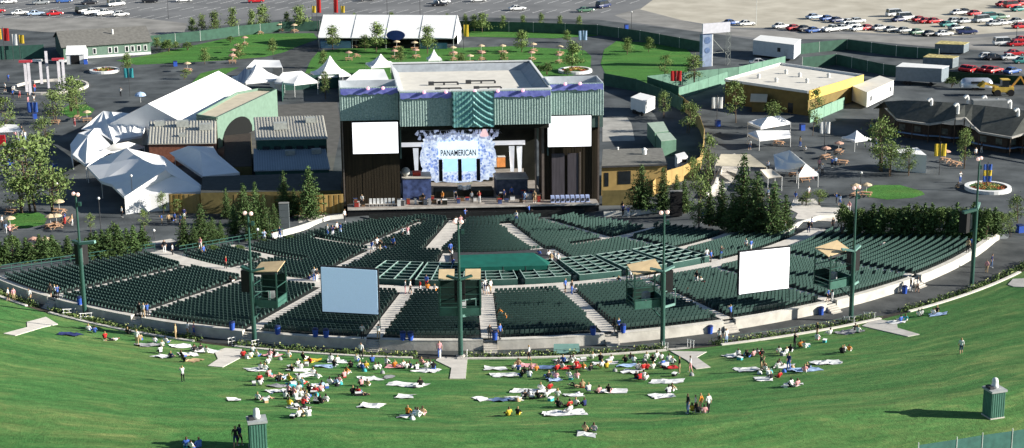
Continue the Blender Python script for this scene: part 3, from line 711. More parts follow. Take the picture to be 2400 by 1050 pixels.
def fence(name, lb, cat, pts, h, mp, mpost, sp=3.0, world=False, hs=None, group=None, posts=True):
    W = [Vector(p) if world else P(p[0], p[1], 0) for p in pts]; t = thing(name, W[0], lb, cat, group)
    b = MB()
    for i in range(len(W) - 1): b.beam(W[i] + Vector((0, 0, h / 2)), W[i + 1] + Vector((0, 0, h / 2)), .06, h)
    b.build('panel', mp, t)
    if posts:
        n = 0
        for i in range(len(W) - 1):
            L = (W[i + 1] - W[i]).length; k = max(1, int(L / sp))
            for j in range(k + (1 if i == len(W) - 2 else 0)):
                if n > 95: break
                p = W[i].lerp(W[i + 1], j / k); b = MB(); b.tube(p, p + Vector((0, 0, h + .12)), .06, n=6); b.build('post', mpost, t); n += 1
    return t, W
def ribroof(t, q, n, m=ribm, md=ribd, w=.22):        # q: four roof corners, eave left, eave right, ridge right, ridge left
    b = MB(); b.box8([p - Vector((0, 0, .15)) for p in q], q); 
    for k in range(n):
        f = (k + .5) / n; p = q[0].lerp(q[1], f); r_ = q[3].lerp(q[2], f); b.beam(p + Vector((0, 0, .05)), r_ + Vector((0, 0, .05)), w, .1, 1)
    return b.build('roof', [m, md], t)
def polytent(name, lb, V, faces, group=None, mat=None, valance=None, legs=(), cat='tent', walls=()):
    W = {k: P(*v) for k, v in V.items()}; c = sum(W.values(), Vector()) / len(W); c.z = 0
    t = thing(name, c, lb, cat, group); b = MB()
    for f in faces:
        q = [W[k] for k in f]; n = 7; ctr = sum(q, Vector()) / len(q)
        def patch(fn, nu, nv):           # cloth patch that sags between its edges
            pts = [fn(i / nu, j / nv) for j in range(nv + 1) for i in range(nu + 1)]
            fs = [(j * (nu + 1) + i, j * (nu + 1) + i + 1, (j + 1) * (nu + 1) + i + 1, (j + 1) * (nu + 1) + i) for j in range(nv) for i in range(nu)]
            b.faces(pts, fs); b.faces([p - Vector((0, 0, .05)) for p in pts], [tuple(reversed(k)) for k in fs])
        if len(q) == 4: patch(lambda u, v: q[0].lerp(q[1], u).lerp(q[3].lerp(q[2], u), v) - Vector((0, 0, 5.6 * u * (1 - u) * v * (1 - v))), n, n)
        elif len(q) == 3: patch(lambda u, v: q[0].lerp(q[1].lerp(q[2], u), max(v, .002)) - Vector((0, 0, 9 * (1 - v) * v * v * u * (1 - u))), n, n)
        else:
            for i in range(len(q)):
                a_, c_ = q[i], q[(i + 1) % len(q)]; patch(lambda u, v, a_=a_, c_=c_: a_.lerp(c_, u).lerp(ctr - Vector((0, 0, .25)), v), n, 5)
    b.build('canopy', mat or tentw, t, smooth=True)
    if valance:
        b = MB()
        for i in range(len(valance) - 1):
            p, q = W[valance[i]], W[valance[i + 1]]; b.beam(p - Vector((0, 0, .22)), q - Vector((0, 0, .22)), .04, .45)
        b.build('valance', mat or tentw, t)
    for k in legs:
        b = MB(); p = W[k]; b.tube((p.x, p.y, 0), (p.x, p.y, p.z), .06, n=6); b.build('leg', white, t)
    for a_, c_ in walls:
        b = MB(); p, q = W[a_], W[c_]; b.beam((p.x, p.y, p.z / 2), (q.x, q.y, q.z / 2), .05, p.z); b.build('side_wall', mat or tentw, t)
    return t, W
def peaktent(name, lb, cx, cy, s, h0, h1, rz=0, mat=None, group=None, cat='tent', sides=4, legs=True, walls=()):
    """square canopy with a concave roof; (cx, cy) picks the middle of its footprint"""
    c = P(cx, cy, 0); t = thing(name, c, lb, cat, group); b = MB(); n = 5
    rings = []
    for j in range(n + 1):
        f = 1 - j / n; z = h0 + (h1 - h0) * (1 - f) ** 1.7 if True else 0; k = max(.02, f)
        rings.append([c + Vector((x * k * math.cos(rz) - y * k * math.sin(rz), x * k * math.sin(rz) + y * k * math.cos(rz), z)) for x, y in ((-s / 2, -s / 2), (s / 2, -s / 2), (s / 2, s / 2), (-s / 2, s / 2))])
    pts = [p for r_ in rings for p in r_]
    b.faces(pts, [(j * 4 + i, j * 4 + (i + 1) % 4, (j + 1) * 4 + (i + 1) % 4, (j + 1) * 4 + i) for j in range(n) for i in range(4)])
    b.build('canopy', mat or tentw, t)
    b = MB()
    for i in range(4): b.beam(rings[0][i] - Vector((0, 0, .18)), rings[0][(i + 1) % 4] - Vector((0, 0, .18)), .04, .36)
    b.build('valance', mat or tentw, t)
    if legs:
        for p in rings[0]: b = MB(); b.tube((p.x, p.y, 0), p, .05, n=6); b.build('leg', white, t)
    for i in walls:
        p, q = rings[0][i], rings[0][(i + 1) % 4]; b = MB(); b.beam((p.x, p.y, h0 / 2 - .18), (q.x, q.y, h0 / 2 - .18), .04, h0 - .36); b.build('side_wall', mat or tentw, t)
    return t

# ================================================================== far and left buildings
t, Q, L = gable('gabled_building', 'long green gabled building with grey shingle roof at the far left', 'building', P(150, 141), P(354, 127), 17, 3.3, 5.9, [greenw][0], shingle, .5)
for a, wd in ((5.5, .9), (7.6, .9), (11.4, 1), (12.9, 1), (15.6, 1), (17.0, 1), (18.6, 1), (20.2, .9)):
    b = MB(); u, v, _ = U(P(150, 141), P(354, 127)); p, q = Q(a - wd / 2, -.06, 1.0), Q(a + wd / 2, -.06, 1.0)
    b.box8([p, q, q + v * .05, p + v * .05], [x + Vector((0, 0, 1.5)) for x in (p, q, q + v * .05, p + v * .05)]); fr = b.build('window', white, t)
    b = MB(); p, q = Q(a - wd * .3, -.09, 1.15), Q(a + wd * .3, -.09, 1.15); b.box8([p, q, q + v * .02, p + v * .02], [x + Vector((0, 0, 1.2)) for x in (p, q, q + v * .02, p + v * .02)]); b.build('pane', glass, fr)
b = MB(); b.beam(Q(4.5, -.05, .35), Q(L, -.05, .35), .06, .6); b.build('base_trim', white, t)
b = MB(); p = Q(13, 5, 4.9); b.tube(p, p + Vector((0, 0, 1.3)), .22); b.build('chimney', white, t)
b = MB(); b.faces([Q(-.05, .1, .1), Q(-.05, 16.9, .1), Q(-.05, 16.9, 3.2), Q(-.05, 8.5, 5.7), Q(-.05, .1, 3.2)], [(1, 0, 4, 3, 2)]); b.build('end_wall', dgreenw, t)
t, Q, L = gable('entry_canopy', 'small white gabled entry tent in front of the green building', 'tent', P(157, 151), P(199, 150), 4.5, 2.4, 4.1, tentw, tentw, .15)
b = MB(); p, q = Q(1.0, -.05, 0), Q(3.1, -.05, 0); b.poly([p, q, q + Vector((0, 0, 2.2)), p + Vector((0, 0, 2.2))]); b.build('opening', black, t)
t, Q, L = gable('marquee', 'long white marquee with a dark blue oval sign beyond the picnic lawn', 'tent', P(747, 113), P(1064, 115), 15, 2.7, 7.4, tentw, tentw, .15, openfront=True)
for k in range(5):
    b = MB(); s = (7.4 - 2.7) / 7.5; b.beam(Q(L * k / 4, -.1, 2.75 + .16), Q(L * k / 4, 7.5, 7.4 + .18), .12, .06); b.build('roof_seam', M('seam_grey', (.5, .5, .5)), t)
b = MB(); c = Q(L * .575, -.30, 3.5); u, v, _ = U(P(747, 113), P(1064, 115)); pts = [c + u * (2.4 * math.cos(a)) + Vector((0, 0, 1.25 * math.sin(a))) for a in [6.2832 * k / 28 for k in range(28)]]
b.poly(pts); b.poly([p + v * .12 for p in reversed(pts)]); b.faces(pts + [p + v * .12 for p in pts], [(i, 28 + i, 28 + (i + 1) % 28, (i + 1) % 28) for i in range(28)]); b.build('oval_sign', M('sign_blue', (.02, .05, .22), .5, .1), t)
b = MB(); b.beam(Q(.5, .0, 1.0), Q(L * .24, .0, 1.0), .08, 1.9); b.build('blue_panel', M('panel_blue', (.12, .24, .36), .6, .1), t)
b = MB(); b.beam(Q(L * .75, .2, .8), Q(L * .95, .2, .8), .08, 1.5); b.build('counter', M('panel_blue'), t) if False else b.build('counter', MATS['panel_blue'], t)
# big white gabled tent left of the stage
A, Bf = P(290, 297), P(470, 200)
def long_tent():
    rn, rf = P(347, 243, 8.2), P(512, 166, 8.2); u, v, L = U(rn, rf); t = thing('marquee', Vector((rn.x, rn.y, 0)), 'huge white gabled marquee running back left of the stage', 'tent')
    def Q(a, d, z): return Vector((rn.x, rn.y, 0)) + u * a - v * d + Vector((0, 0, z))
    hw, ev = 9.5, 3.4; b = MB()
    for sgn in (1, -1):
        X = [Q(0, hw * sgn, ev), Q(L, hw * sgn, ev), Q(L, 0, 8.2), Q(0, 0, 8.2)]
        if sgn < 0: X.reverse()
        n = 8
        for k in range(n):
            f0, f1 = k / n, (k + 1) / n
            q = [X[0].lerp(X[1], f0), X[0].lerp(X[1], f1), X[3].lerp(X[2], f1), X[3].lerp(X[2], f0)] if sgn > 0 else [X[0].lerp(X[1], f0), X[0].lerp(X[1], f1), X[3].lerp(X[2], f1), X[3].lerp(X[2], f0)]
            m1, m2 = (q[0] + q[3]) / 2 - Vector((0, 0, .12)), (q[1] + q[2]) / 2 - Vector((0, 0, .12))
            b.poly([q[0], q[1], m2, m1]); b.poly([m1, m2, q[2], q[3]])
    b.build('roof', tentw, t)
    b = MB()
    b.faces([Q(0, hw, 0), Q(0, -hw, 0), Q(0, -hw, ev), Q(0, 0, 8.2), Q(0, hw, ev)], [(0, 1, 2, 3, 4)]); b.faces([Q(L, hw, 0), Q(L, -hw, 0), Q(L, -hw, ev), Q(L, 0, 8.2), Q(L, hw, ev)], [(4, 3, 2, 1, 0)])
    b.faces([Q(0, hw, 0), Q(L, hw, 0), Q(L, hw, ev), Q(0, hw, ev)], [(0, 1, 2, 3)]); b.faces([Q(0, -hw, 0), Q(L, -hw, 0), Q(L, -hw, ev), Q(0, -hw, ev)], [(3, 2, 1, 0)])
    b.build('wall', tentw, t)
long_tent()
# tents around the left concession court
polytent('marquee', 'white ridged marquee in front of the huge gabled tent, with scalloped eaves', dict(a=(242, 260, 4.7), b=(284, 263, 4.9), c=(325, 269, 4.8), d=(345, 284, 4.2), e=(332, 318, 2.8), f=(304, 322, 2.8), g=(287, 325, 2.8), h=(266, 332, 2.8), i=(222, 306, 3.0), j=(190, 303, 2.8), k=(262, 262, 4.9), l=(305, 266, 4.9)),
         [('a', 'h', 'g', 'k'), ('k', 'g', 'b'), ('b', 'g', 'f', 'l'), ('l', 'f', 'c'), ('c', 'f', 'e', 'd'), ('a', 'i', 'h'), ('a', 'j', 'i')], valance='hgfed', legs='hgfei')
polytent('marquee', 'white peaked marquee at the left tip of the tent cluster', dict(p=(206, 318, 4.4), a=(165, 338, 2.8), b=(170, 362, 2.8), c=(201, 386, 2.8), d=(266, 347, 2.8), e=(222, 300, 3.4), f=(184, 312, 3.0)),
         [('p', 'a', 'b'), ('p', 'b', 'c'), ('p', 'c', 'd'), ('p', 'd', 'e'), ('p', 'e', 'f'), ('p', 'f', 'a')], valance='fabcd', legs='abcdf', walls=(('a', 'b'),))
polytent('marquee', 'white marquee filling the gap between the left tip and the blue-shaded marquee', dict(a=(232, 356, 2.7), b=(264, 338, 4.2), c=(300, 332, 4.2), d=(338, 342, 2.8), e=(296, 350, 2.7)), [('a', 'e', 'c', 'b'), ('e', 'd', 'c')], valance='aed', legs='aed')
polytent('marquee', 'large blue-shaded white marquee beside the tan board fence at left', dict(A=(297, 347, 6.2), B=(383, 366, 4.2), C=(388, 398, 6.4), D=(205, 390, 3), E=(238, 425, 3), F=(292, 461, 3), G=(404, 412, 4.8), H=(489, 447, 3), I=(350, 455, 3.0), K=(236, 370, 3.6), M=(322, 368, 5.3), N=(262, 432, 3.2)),
         [('A', 'K', 'D', 'E', 'M'), ('M', 'E', 'N', 'C'), ('A', 'M', 'C', 'B'), ('C', 'N', 'F'), ('C', 'F', 'G'), ('G', 'F', 'I', 'H'), ('C', 'G', 'H', 'B')], valance='DENFIH', legs='DEFIH', walls=(('F', 'I'), ('I', 'H')))
polytent('marquee', 'small blue-shaded marquee between the brick building and the board fence', dict(a=(397, 358, 3.2), b=(441, 342, 5.0), c=(500, 344, 4.6), d=(511, 362, 3.4), e=(469, 354, 5.2), f=(561, 404, 3), g=(476, 413, 3), h=(410, 368, 3)),
         [('a', 'h', 'e', 'b'), ('b', 'e', 'd', 'c'), ('h', 'g', 'e'), ('e', 'g', 'f'), ('e', 'f', 'd')], valance='hgf', legs='hgf')
# buildings with ribbed roofs
def shed(name, lb, q, eave, ridge, mw, nrib, m1=ribm, m2=ribd, hv=(), stripes=True):
    W = [P(q[0][0], q[0][1], eave), P(q[1][0], q[1][1], eave), P(q[2][0], q[2][1], ridge), P(q[3][0], q[3][1], ridge)]
    c = sum(W, Vector()) / 4; c.z = 0; t = thing(name, c, lb, 'building'); b = MB()
    bot = [Vector((p.x, p.y, 0)) for p in W]; ctr = Vector((c.x, c.y, 0)); bot = [ctr + (p - ctr) * .97 for p in bot]
    top = [Vector((p.x, p.y, z - .18)) for p, z in zip(bot, (eave, eave, ridge, ridge))]
    b.box8(bot, top); b.build('wall', mw, t); ribroof(t, W, nrib, m1, m2)
    for fx, fy, s in hv:
        p = W[0].lerp(W[1], fx).lerp(W[3].lerp(W[2], fx), fy); hvac(t, p, s)
    return t, W
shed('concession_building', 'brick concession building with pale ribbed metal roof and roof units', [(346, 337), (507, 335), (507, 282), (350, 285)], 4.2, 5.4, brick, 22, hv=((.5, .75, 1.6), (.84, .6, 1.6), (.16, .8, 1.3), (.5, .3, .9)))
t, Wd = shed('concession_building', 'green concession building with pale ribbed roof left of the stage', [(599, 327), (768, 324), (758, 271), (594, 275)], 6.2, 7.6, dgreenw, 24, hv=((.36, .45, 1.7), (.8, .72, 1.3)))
u, v, L = U(P(599, 327, 6.2), P(768, 324, 6.2))
for k in range(6):
    p = Wd[0].lerp(Wd[1], (k + .6) / 6.4); b = MB(); b.beam(Vector((p.x, p.y, 4.6)) - v * -.1, Vector((p.x, p.y, 4.6)) + u * 1.2 - v * -.1, .5, .5); b.build('window', glass, t)
shed('lower_shed', 'long shed with a blue-shaded ribbed roof below the green concession building', [(595, 400), (774, 396), (763, 347), (594, 349)], 2.9, 4.3, dgreenw, 30, M('metal_shade', (.36, .42, .46), .5, .06, 1), M('metal_shade_rib', (.26, .31, .35), .5, .06, 1), hv=((.5, .7, 1.2), (.86, .75, 1.2)))  # blue-grey roof puts the stage's cast shadow into the colour
t, W = block('long_building', 'long flat building with beige roof and pale green lit wall', 'building', [(460, 274), (508, 281), (649, 214), (606, 212), (556, 221)], 5.6, greenw, beige, .5)
b = MB(); u, v, L = U(W[1], W[2])
arc = [W[1] + u * (2 + 14 * k / 12) - v * .08 + Vector((0, 0, -5.6 + (.3 + 3.9 * math.sqrt(max(0, 1 - ((k - 6) / 6.2) ** 2))))) for k in range(13)]
b.poly([Vector((p.x, p.y, 0)) for p in (arc[0], arc[-1])] + arc[::-1]); b.build('arched_opening', M('opening_dark', (.004, .005, .005)), t)  # flat near-black face painted over the wall as the dark behind the arch
peaktent('canopy_tent', 'white peaked tent standing behind the beige-roofed building', 606, 215, 9, 3.2, 6.4, .5, walls=(1,))
polytent('striped_tent', 'blue and white striped tent slope behind the huge gabled tent', dict(a=(547, 186, 3), b=(574, 160, 5.5), c=(592, 166, 5.5), d=(572, 196, 3)), [('a', 'd', 'c', 'b')], mat=M('tent_stripes', (.16, .26, .50), .7, .5, 1.2, stretch=(1.2, .05, .05), rgb2=(.75, .78, .8)), legs='ad')
polytent('flat_canopy', 'flat white canopy on legs behind the tent cluster, nearest the path', dict(a=(578, 158, 3.2), b=(596, 140, 3.8), c=(655, 141, 3.8), d=(662, 158, 3.2)), [('a', 'd', 'c', 'b')], valance='abcd', legs='ad')
polytent('canopy_tent', 'white hipped tent above the dark screened yard', dict(a=(643, 192, 3), b=(662, 170, 5), c=(706, 166, 5), d=(744, 190, 3), e=(690, 196, 3)), [('a', 'e', 'c', 'b'), ('e', 'd', 'c')], valance='aed', legs='aed')
peaktent('canopy_tent', 'tall steep white peaked tent just left of the stage roof', 776, 200, 7.5, 2.8, 6.8, .35)
polytent('canopy_tent', 'white ridged tent tucked behind the left stage wing', dict(a=(808, 190, 3), b=(842, 163, 4.6), c=(900, 162, 4.6), d=(912, 188, 3)), [('a', 'd', 'c', 'b')], valance='ad', legs='ad')
peaktent('canopy_tent', 'small white peaked tent above the left end of the main stage roof', 894, 178, 6.0, 2.8, 5.2, .3)
peaktent('canopy_tent', 'tiny white peaked tent on the picnic lawn behind the stage roof', 1018, 158, 3.2, 2.2, 4.4, .2)
fence('screen_fence', 'dark green screened fence around the yard left of the stage', 'fence', [(662, 238), (668, 212), (795, 206), (800, 240)], 3.2, dgreenw, dgreenw, 4)
t, W = fence('board_fence', 'tall tan vertical board fence left of the stage', 'fence', [(398, 500), (560, 500), (700, 505), (806, 500)], 3.3, tan, tan_shaded, 60, posts=False)
b = MB()
for i in range(3):
    L = (W[i + 1] - W[i]).length; n = int(L / .8)
    for k in range(n):
        p = W[i].lerp(W[i + 1], (k + .2) / n); q = W[i].lerp(W[i + 1], (k + .2 + .35 + .3 * random.random()) / n); d = Vector((0, -.07, 0)); b.beam(p + d + Vector((0, 0, 1.62)), q + d + Vector((0, 0, 1.62)), .05, 3.22 - .1 * random.random(), random.randrange(2))
b.build('boards', [tan, M('board_shaded', (.30, .18, .05), .85, .2, 1)], t)  # darker boards put the broken sunlight into the colour
block('dark_block', 'long low dark block in place of shadow behind the tan board fence', 'building', [(470, 452), (800, 446), (800, 404), (474, 414)], 3.6, tan_shaded, M('shade_dark', (.06, .065, .06), .9, .2, 1))  # dark block added in place of the yard's shadow
block('dark_block', 'dark roofed yard block between the arched green wall and the ribbed roofs', 'building', [(524, 392), (590, 390), (588, 312), (526, 318)], 2.4, tan_shaded, M('roof_brown', (.045, .035, .028), .9, .25, 1.5, .2))
# ================================================================== right-hand buildings
t, W = block('service_building', 'tan building with flat grey roof right of the stage', 'building', [(1410, 389), (1563, 384), (1552, 347), (1413, 350)], 5.2, tan, shingle, 0)
u, v, L = U(W[0], W[1])
for a, wd, z0, z1 in ((.5, .7, 1.6, 4.0), (2.8, 2.2, 1.9, 4.2)):
    b = MB(); p = Vector((W[0].x, W[0].y, z0)) + u * a - v * .05; q = p + u * wd; b.box8([p, q, q + v * .04, p + v * .04], [x + Vector((0, 0, z1 - z0)) for x in (p, q, q + v * .04, p + v * .04)]); b.build('window', glass, t)
b = MB(); b.beam(Vector((W[0].x, W[0].y, 5.1)) - v * .3, Vector((W[1].x, W[1].y, 5.1)) - v * .3, .3, .25); b.build('eave_trim', darkgrey, t)
for fx, fy, s in ((.68, .62, .8), (.25, .95, .35)):
    b = MB(); p = W[0].lerp(W[1], fx).lerp(W[3].lerp(W[2], fx), fy); b.lathe((p.x, p.y, 5.2), [(s * .5, 0), (s * .5, s), (s * .7, s * 1.05), (s * .15, s * 1.5)], 10); b.build('roof_vent', white, t)
fence('wood_fence', 'shade-dark fence in front of the tan building right of the stage', 'fence', [(1412, 482), (1500, 480)], 2.6, tan_shaded, tan_shaded, 4)
t, W = fence('curved_fence', 'curved tan board fence around the backstage yard at right', 'fence', [(1530, 462), (1548, 440), (1600, 424), (1640, 402), (1648, 368), (1650, 335), (1640, 305), (1612, 268), (1590, 250)], 2.7, tan, tan, 3)
def van_box(name, lb, q, h, z0, mw, mr, group=None, cat='trailer', wheels=True, win=(), door=None):
    """box trailer; q: the four ground corners from the front left, counter-clockwise"""
    W = [P(p[0], p[1], 0) for p in q]; c = sum(W, Vector()) / 4; t = thing(name, c, lb, cat, group)
    b = MB(); b.prism(W, z0, h); b.build('body', mw, t)
    b = MB(); b.prism([c + (p - c) * 1.01 for p in W], h, h + .08); b.build('roof', mr, t)
    u, v, L = U(W[0], W[1])
    for a, wd, za, zb in win:
        b = MB(); p = W[0] + u * (a * L) - v * .05 + Vector((0, 0, za)); r_ = p + u * wd; b.box8([p, r_, r_ + v * .04, p + v * .04], [x + Vector((0, 0, zb - za)) for x in (p, r_, r_ + v * .04, p + v * .04)]); b.build('window', glass, t)
    if door:
        a, wd, zb = door; b = MB(); p = W[0] + u * (a * L) - v * .05 + Vector((0, 0, z0 + .1)); r_ = p + u * wd; b.box8([p, r_, r_ + v * .04, p + v * .04], [x + Vector((0, 0, zb)) for x in (p, r_, r_ + v * .04, p + v * .04)]); b.build('door', M('door_grey', (.45, .48, .5), .6), t)
    if wheels:
        for f in (.22, .32, .78):
            p = W[0].lerp(W[1], f) - v * .05; b = MB(); b.tube(p + Vector((0, 0, .45)) - v * .05, p + Vector((0, 0, .45)) + v * .25, .45, n=12); b.build('wheel', black, t)
    return t
gw = M('container_green', (.10, .20, .14), .7, .15, 1)
gr = M('container_roof', (.36, .45, .36), .7, .12, 1)
def boxz(name, lb, roof, z, mw, mr, cat, group=None):
    return block(name, lb, cat, roof, z, mw, mr, 0, group)
t, _ = boxz('shipping_container', 'green container nearer the white trailer in the backstage yard', [(1535, 311), (1567, 307), (1555, 285), (1517, 288)], 2.9, gw, gr, 'container', 'green containers in the backstage yard')
t, _ = boxz('shipping_container', 'green container farther from the white trailer, closest to the tan building', [(1550, 331), (1585, 327), (1570, 310), (1537, 313)], 2.9, gw, gr, 'container', 'green containers in the backstage yard')
van_box('box_trailer', 'white box trailer parked behind the right stage wing', [(1478, 264), (1512, 274), (1535, 262), (1500, 253)], 3.2, .7, trailerw, white)
t, W = block('white_van', 'small white van parked beside the tan building', 'van', [(1588, 372), (1612, 366), (1604, 356), (1582, 362)], 2.1, trailerw, white)
b = MB(); p = (W[0] + W[1]) / 2; b.box((p.x, p.y - .1, 1.2), (1.4, .1, .6)); b.build('windscreen', glass, t)
# yellow building
t, W = block('flat_building', 'yellow trimmed building with large flat white roof at right', 'building', [(1700, 190), (1895, 218), (2022, 180), (1830, 152)], 4.8, M('ochre_wall_shaded', (.20, .145, .05), .85, .15, .8), roofw, 0)  # wall colour darkened to carry the shade under the parapet
c = sum(W, Vector()) / 4; yel = M('yellow_parapet', (.72, .50, .12), .75, .08, 1)
for i, mt in ((0, white), (1, yel), (2, white), (3, white)):
    p, q = W[i], W[(i + 1) % 4]; b = MB(); h_ = 1.9 if i == 1 else .55
    n = (q - p).cross(Vector((0, 0, 1))).normalized(); b.beam(Vector((p.x, p.y, 4.8 + .5 - h_ / 2)) + n * .12, Vector((q.x, q.y, 4.8 + .5 - h_ / 2)) + n * .12, .24, h_); b.build('parapet', mt, t)
for fx, fy in ((.2, .3), (.45, .25), (.5, .6), (.72, .4), (.3, .65), (.75, .75)):
    p = W[0].lerp(W[1], fx).lerp(W[3].lerp(W[2], fx), fy); b = MB(); b.lathe((p.x, p.y, 4.83), [(.35, 0), (.35, .6), (.5, .62), (.1, 1.0)], 8); b.build('roof_vent', M('vent_grey', (.6, .6, .58)), t)
u, v, L = U(W[0], W[1])
for a, wd in ((4, 1.2), (8, 1.2), (12, 1.2), (16, 1.2)):
    b = MB(); p = Vector((W[0].x, W[0].y, .1)) + u * a - v * .06; q = p + u * wd; b.box8([p, q, q + v * .04, p + v * .04], [x + Vector((0, 0, 2.1)) for x in (p, q, q + v * .04, p + v * .04)]); b.build('door', glass, t)
gable('entry_porch', 'small gabled tan entry porch on the front of the yellow building', 'porch', P(1762, 262), P(1792, 263), 3.0, 2.4, 3.4, tan_shaded, beige, .4)
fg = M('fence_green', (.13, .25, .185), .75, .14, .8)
fd = M('fence_green_shaded', (.04, .10, .07), .8, .2, .8)
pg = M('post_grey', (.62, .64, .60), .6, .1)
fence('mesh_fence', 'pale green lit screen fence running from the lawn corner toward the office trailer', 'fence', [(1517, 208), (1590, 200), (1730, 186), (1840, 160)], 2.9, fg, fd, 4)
fence('mesh_fence', 'shade-dark green fence returning toward the tall fence corner by the lawn', 'fence', [(1517, 210), (1590, 233)], 2.9, fd, fd, 3)  # shaded side of the pale fence, drawn in a darker green
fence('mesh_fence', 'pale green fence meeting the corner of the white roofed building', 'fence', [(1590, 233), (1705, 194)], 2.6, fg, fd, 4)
fence('mesh_fence', 'slanting pale green fence panel beside the yellow parapet', 'fence', [(1898, 288), (1978, 254)], 2.4, M('fence_lit', (.19, .33, .24), .75, .1), fd, 3)  # lighter fence green carries the sunlight in its colour
fence('perimeter_fence', 'long dark green perimeter fence beyond the picnic lawn and the far marquee', 'fence', [(352, 108), (470, 96), (560, 84), (660, 74), (750, 72), (1080, 72), (1250, 76), (1400, 82), (1500, 96), (1640, 122)], 2.7, fd, pg, 6)
fence('perimeter_fence', 'dark screen fence at the left edge in front of the green gabled building', 'fence', [(-40, 140), (0, 140), (104, 136)], 3.4, dgreenw, dgreenw, 4)
fence('yard_fence', 'dark green fence behind the office trailer along the dirt road', 'fence', [(1870, 128), (1920, 122), (1985, 116), (2100, 132), (2200, 140)], 2.6, fd, pg, 5)
fence('yard_fence', 'dark green fence along the lane right of the white roofed building', 'fence', [(1880, 160), (1960, 152), (2070, 176), (2120, 182)], 2.6, fd, pg, 5)
fence('backstage_fence', 'dark screen fence between the right stage wing and the corner lawn', 'fence', [(1415, 200), (1490, 214), (1570, 246), (1600, 262)], 2.8, fd, fd, 4)
fence('lot_fence', 'dark hedge-covered fence below the parked cars at right', 'fence', [(2215, 186), (2300, 192), (2420, 200)], 1.9, M('hedge_dark', (.03, .06, .03), .95, .4, 3, .4), fd, 6)
# office trailers and trucks
van_box('office_trailer', 'shade-grey office trailer with a window and door behind the green fence', [(1764, 132), (1860, 144), (1876, 130), (1782, 120)], 4.0, .5, M('trailer_shaded', (.50, .54, .58), .6, .06), white, win=((.6, .9, 1.9, 2.9),), door=(.76, 1.0, 2.2), wheels=False)  # grey body puts the shade of the front into the colour
van_box('office_trailer', 'white office trailer with dark windows beside the yellow building', [(2031, 256), (2093, 226), (2060, 215), (1996, 240)], 3.5, .4, trailerw, roofw, win=((.12, .8, 1.4, 2.4), (.85, .7, 1.4, 2.4)), door=(.3, .9, 2.2), wheels=False)
van_box('semi_trailer', 'long shade-grey truck trailer parked behind the white office trailer', [(2098, 198), (2205, 203), (2222, 196), (2114, 188)], 4.0, .9, M('trailer_side', (.20, .24, .27), .5, .1), white)  # side darkened to grey for the shade on it
van_box('dumpster', 'open grey dumpster with yellow rubbish, nearest the long truck trailer', [(2162, 160), (2232, 163), (2246, 158), (2176, 152)], 2.6, .3, M('dumpster_grey', (.16, .19, .21), .7, .2), M('rubbish', (.45, .38, .16), .9, .6, 1.5, .5), cat='dumpster', wheels=False)
van_box('dumpster', 'open grey dumpster with rubbish, farther back by the dirt road', [(2190, 126), (2258, 128), (2270, 122), (2204, 118)], 2.4, .3, MATS['dumpster_grey'], MATS['rubbish'], cat='dumpster', wheels=False)
t = thing('silver_trailer', P(2290, 210), 'rounded silver travel trailer beside the yellow loader', 'trailer'); b = MB()
A, B2 = P(2252, 212), P(2328, 212); u, v, L = U(A, B2); n = 10; pts = []
for a in (0, .06, .15, .5, .85, .94, 1):
    k = {0: .55, .06: .85, .15: 1, .5: 1, .85: 1, .94: .85, 1: .55}[a]
    for i in range(n): th = math.pi * i / (n - 1); pts.append(A + u * (a * L) + v * (1.2 - 1.25 * k * math.cos(th)) + Vector((0, 0, .6 + 2.0 * k * math.sin(th) ** .6)))
b.faces(pts, [(j * n + i, (j + 1) * n + i, (j + 1) * n + i + 1, j * n + i + 1) for j in range(6) for i in range(n - 1)] + [tuple(range(n)), tuple(6 * n + i for i in range(n - 1, -1, -1))]); b.build('body', M('silver', (.6, .64, .7), .3, .15, 1, metal=.6), t, smooth=True)
for f in (.4, .5): p = A + u * (f * L); b = MB(); b.tube(p + Vector((0, 0, .4)), p + v * .25 + Vector((0, 0, .4)), .4, n=10); b.build('wheel', black, t)
b = MB(); p = A + u * (.3 * L) - v * .06 + Vector((0, 0, 1.5)); q = p + u * 3; b.box8([p, q, q + v * .1, p + v * .1], [x + Vector((0, 0, .5)) for x in (p, q, q + v * .1, p + v * .1)]); b.build('window', glass, t)
t = thing('wheel_loader', P(2350, 222), 'yellow wheel loader with raised arm beside the dark roofed building', 'loader'); lym = M('loader_yellow', (.62, .42, .08), .5, .2, 1)
c = P(2350, 224); b = MB(); b.box((c.x, c.y, .9), (4.2, 1.9, 1.1)); b.build('chassis', lym, t)
b = MB(); b.box((c.x + .3, c.y, 2.0), (1.5, 1.6, 1.5)); b.build('cab', glass, t); b = MB(); b.box((c.x + .3, c.y, 3.5), (1.8, 1.9, .15)); b.build('cab_roof', lym, t)
b = MB(); b.beam((c.x - 1.2, c.y - .6, 2), (c.x - 4.2, c.y - .6, 2.8), .3, .4); b.beam((c.x - 1.2, c.y + .6, 2), (c.x - 4.2, c.y + .6, 2.8), .3, .4); b.beam((c.x - 4.2, c.y - .7, 2.7), (c.x - 4.2, c.y + .7, 2.7), .3, .3); b.build('lift_arm', lym, t)
b = MB(); b.faces([(c.x - 4.2, c.y - 1.2, 3.2), (c.x - 4.2, c.y + 1.2, 3.2), (c.x - 4.4, c.y + 1.2, 2.0), (c.x - 4.4, c.y - 1.2, 2.0), (c.x - 5.5, c.y + 1.2, 2.1), (c.x - 5.5, c.y - 1.2, 2.1)], [(0, 1, 2, 3), (3, 2, 4, 5), (0, 3, 5), (1, 4, 2)]); b.build('bucket', lym, t)
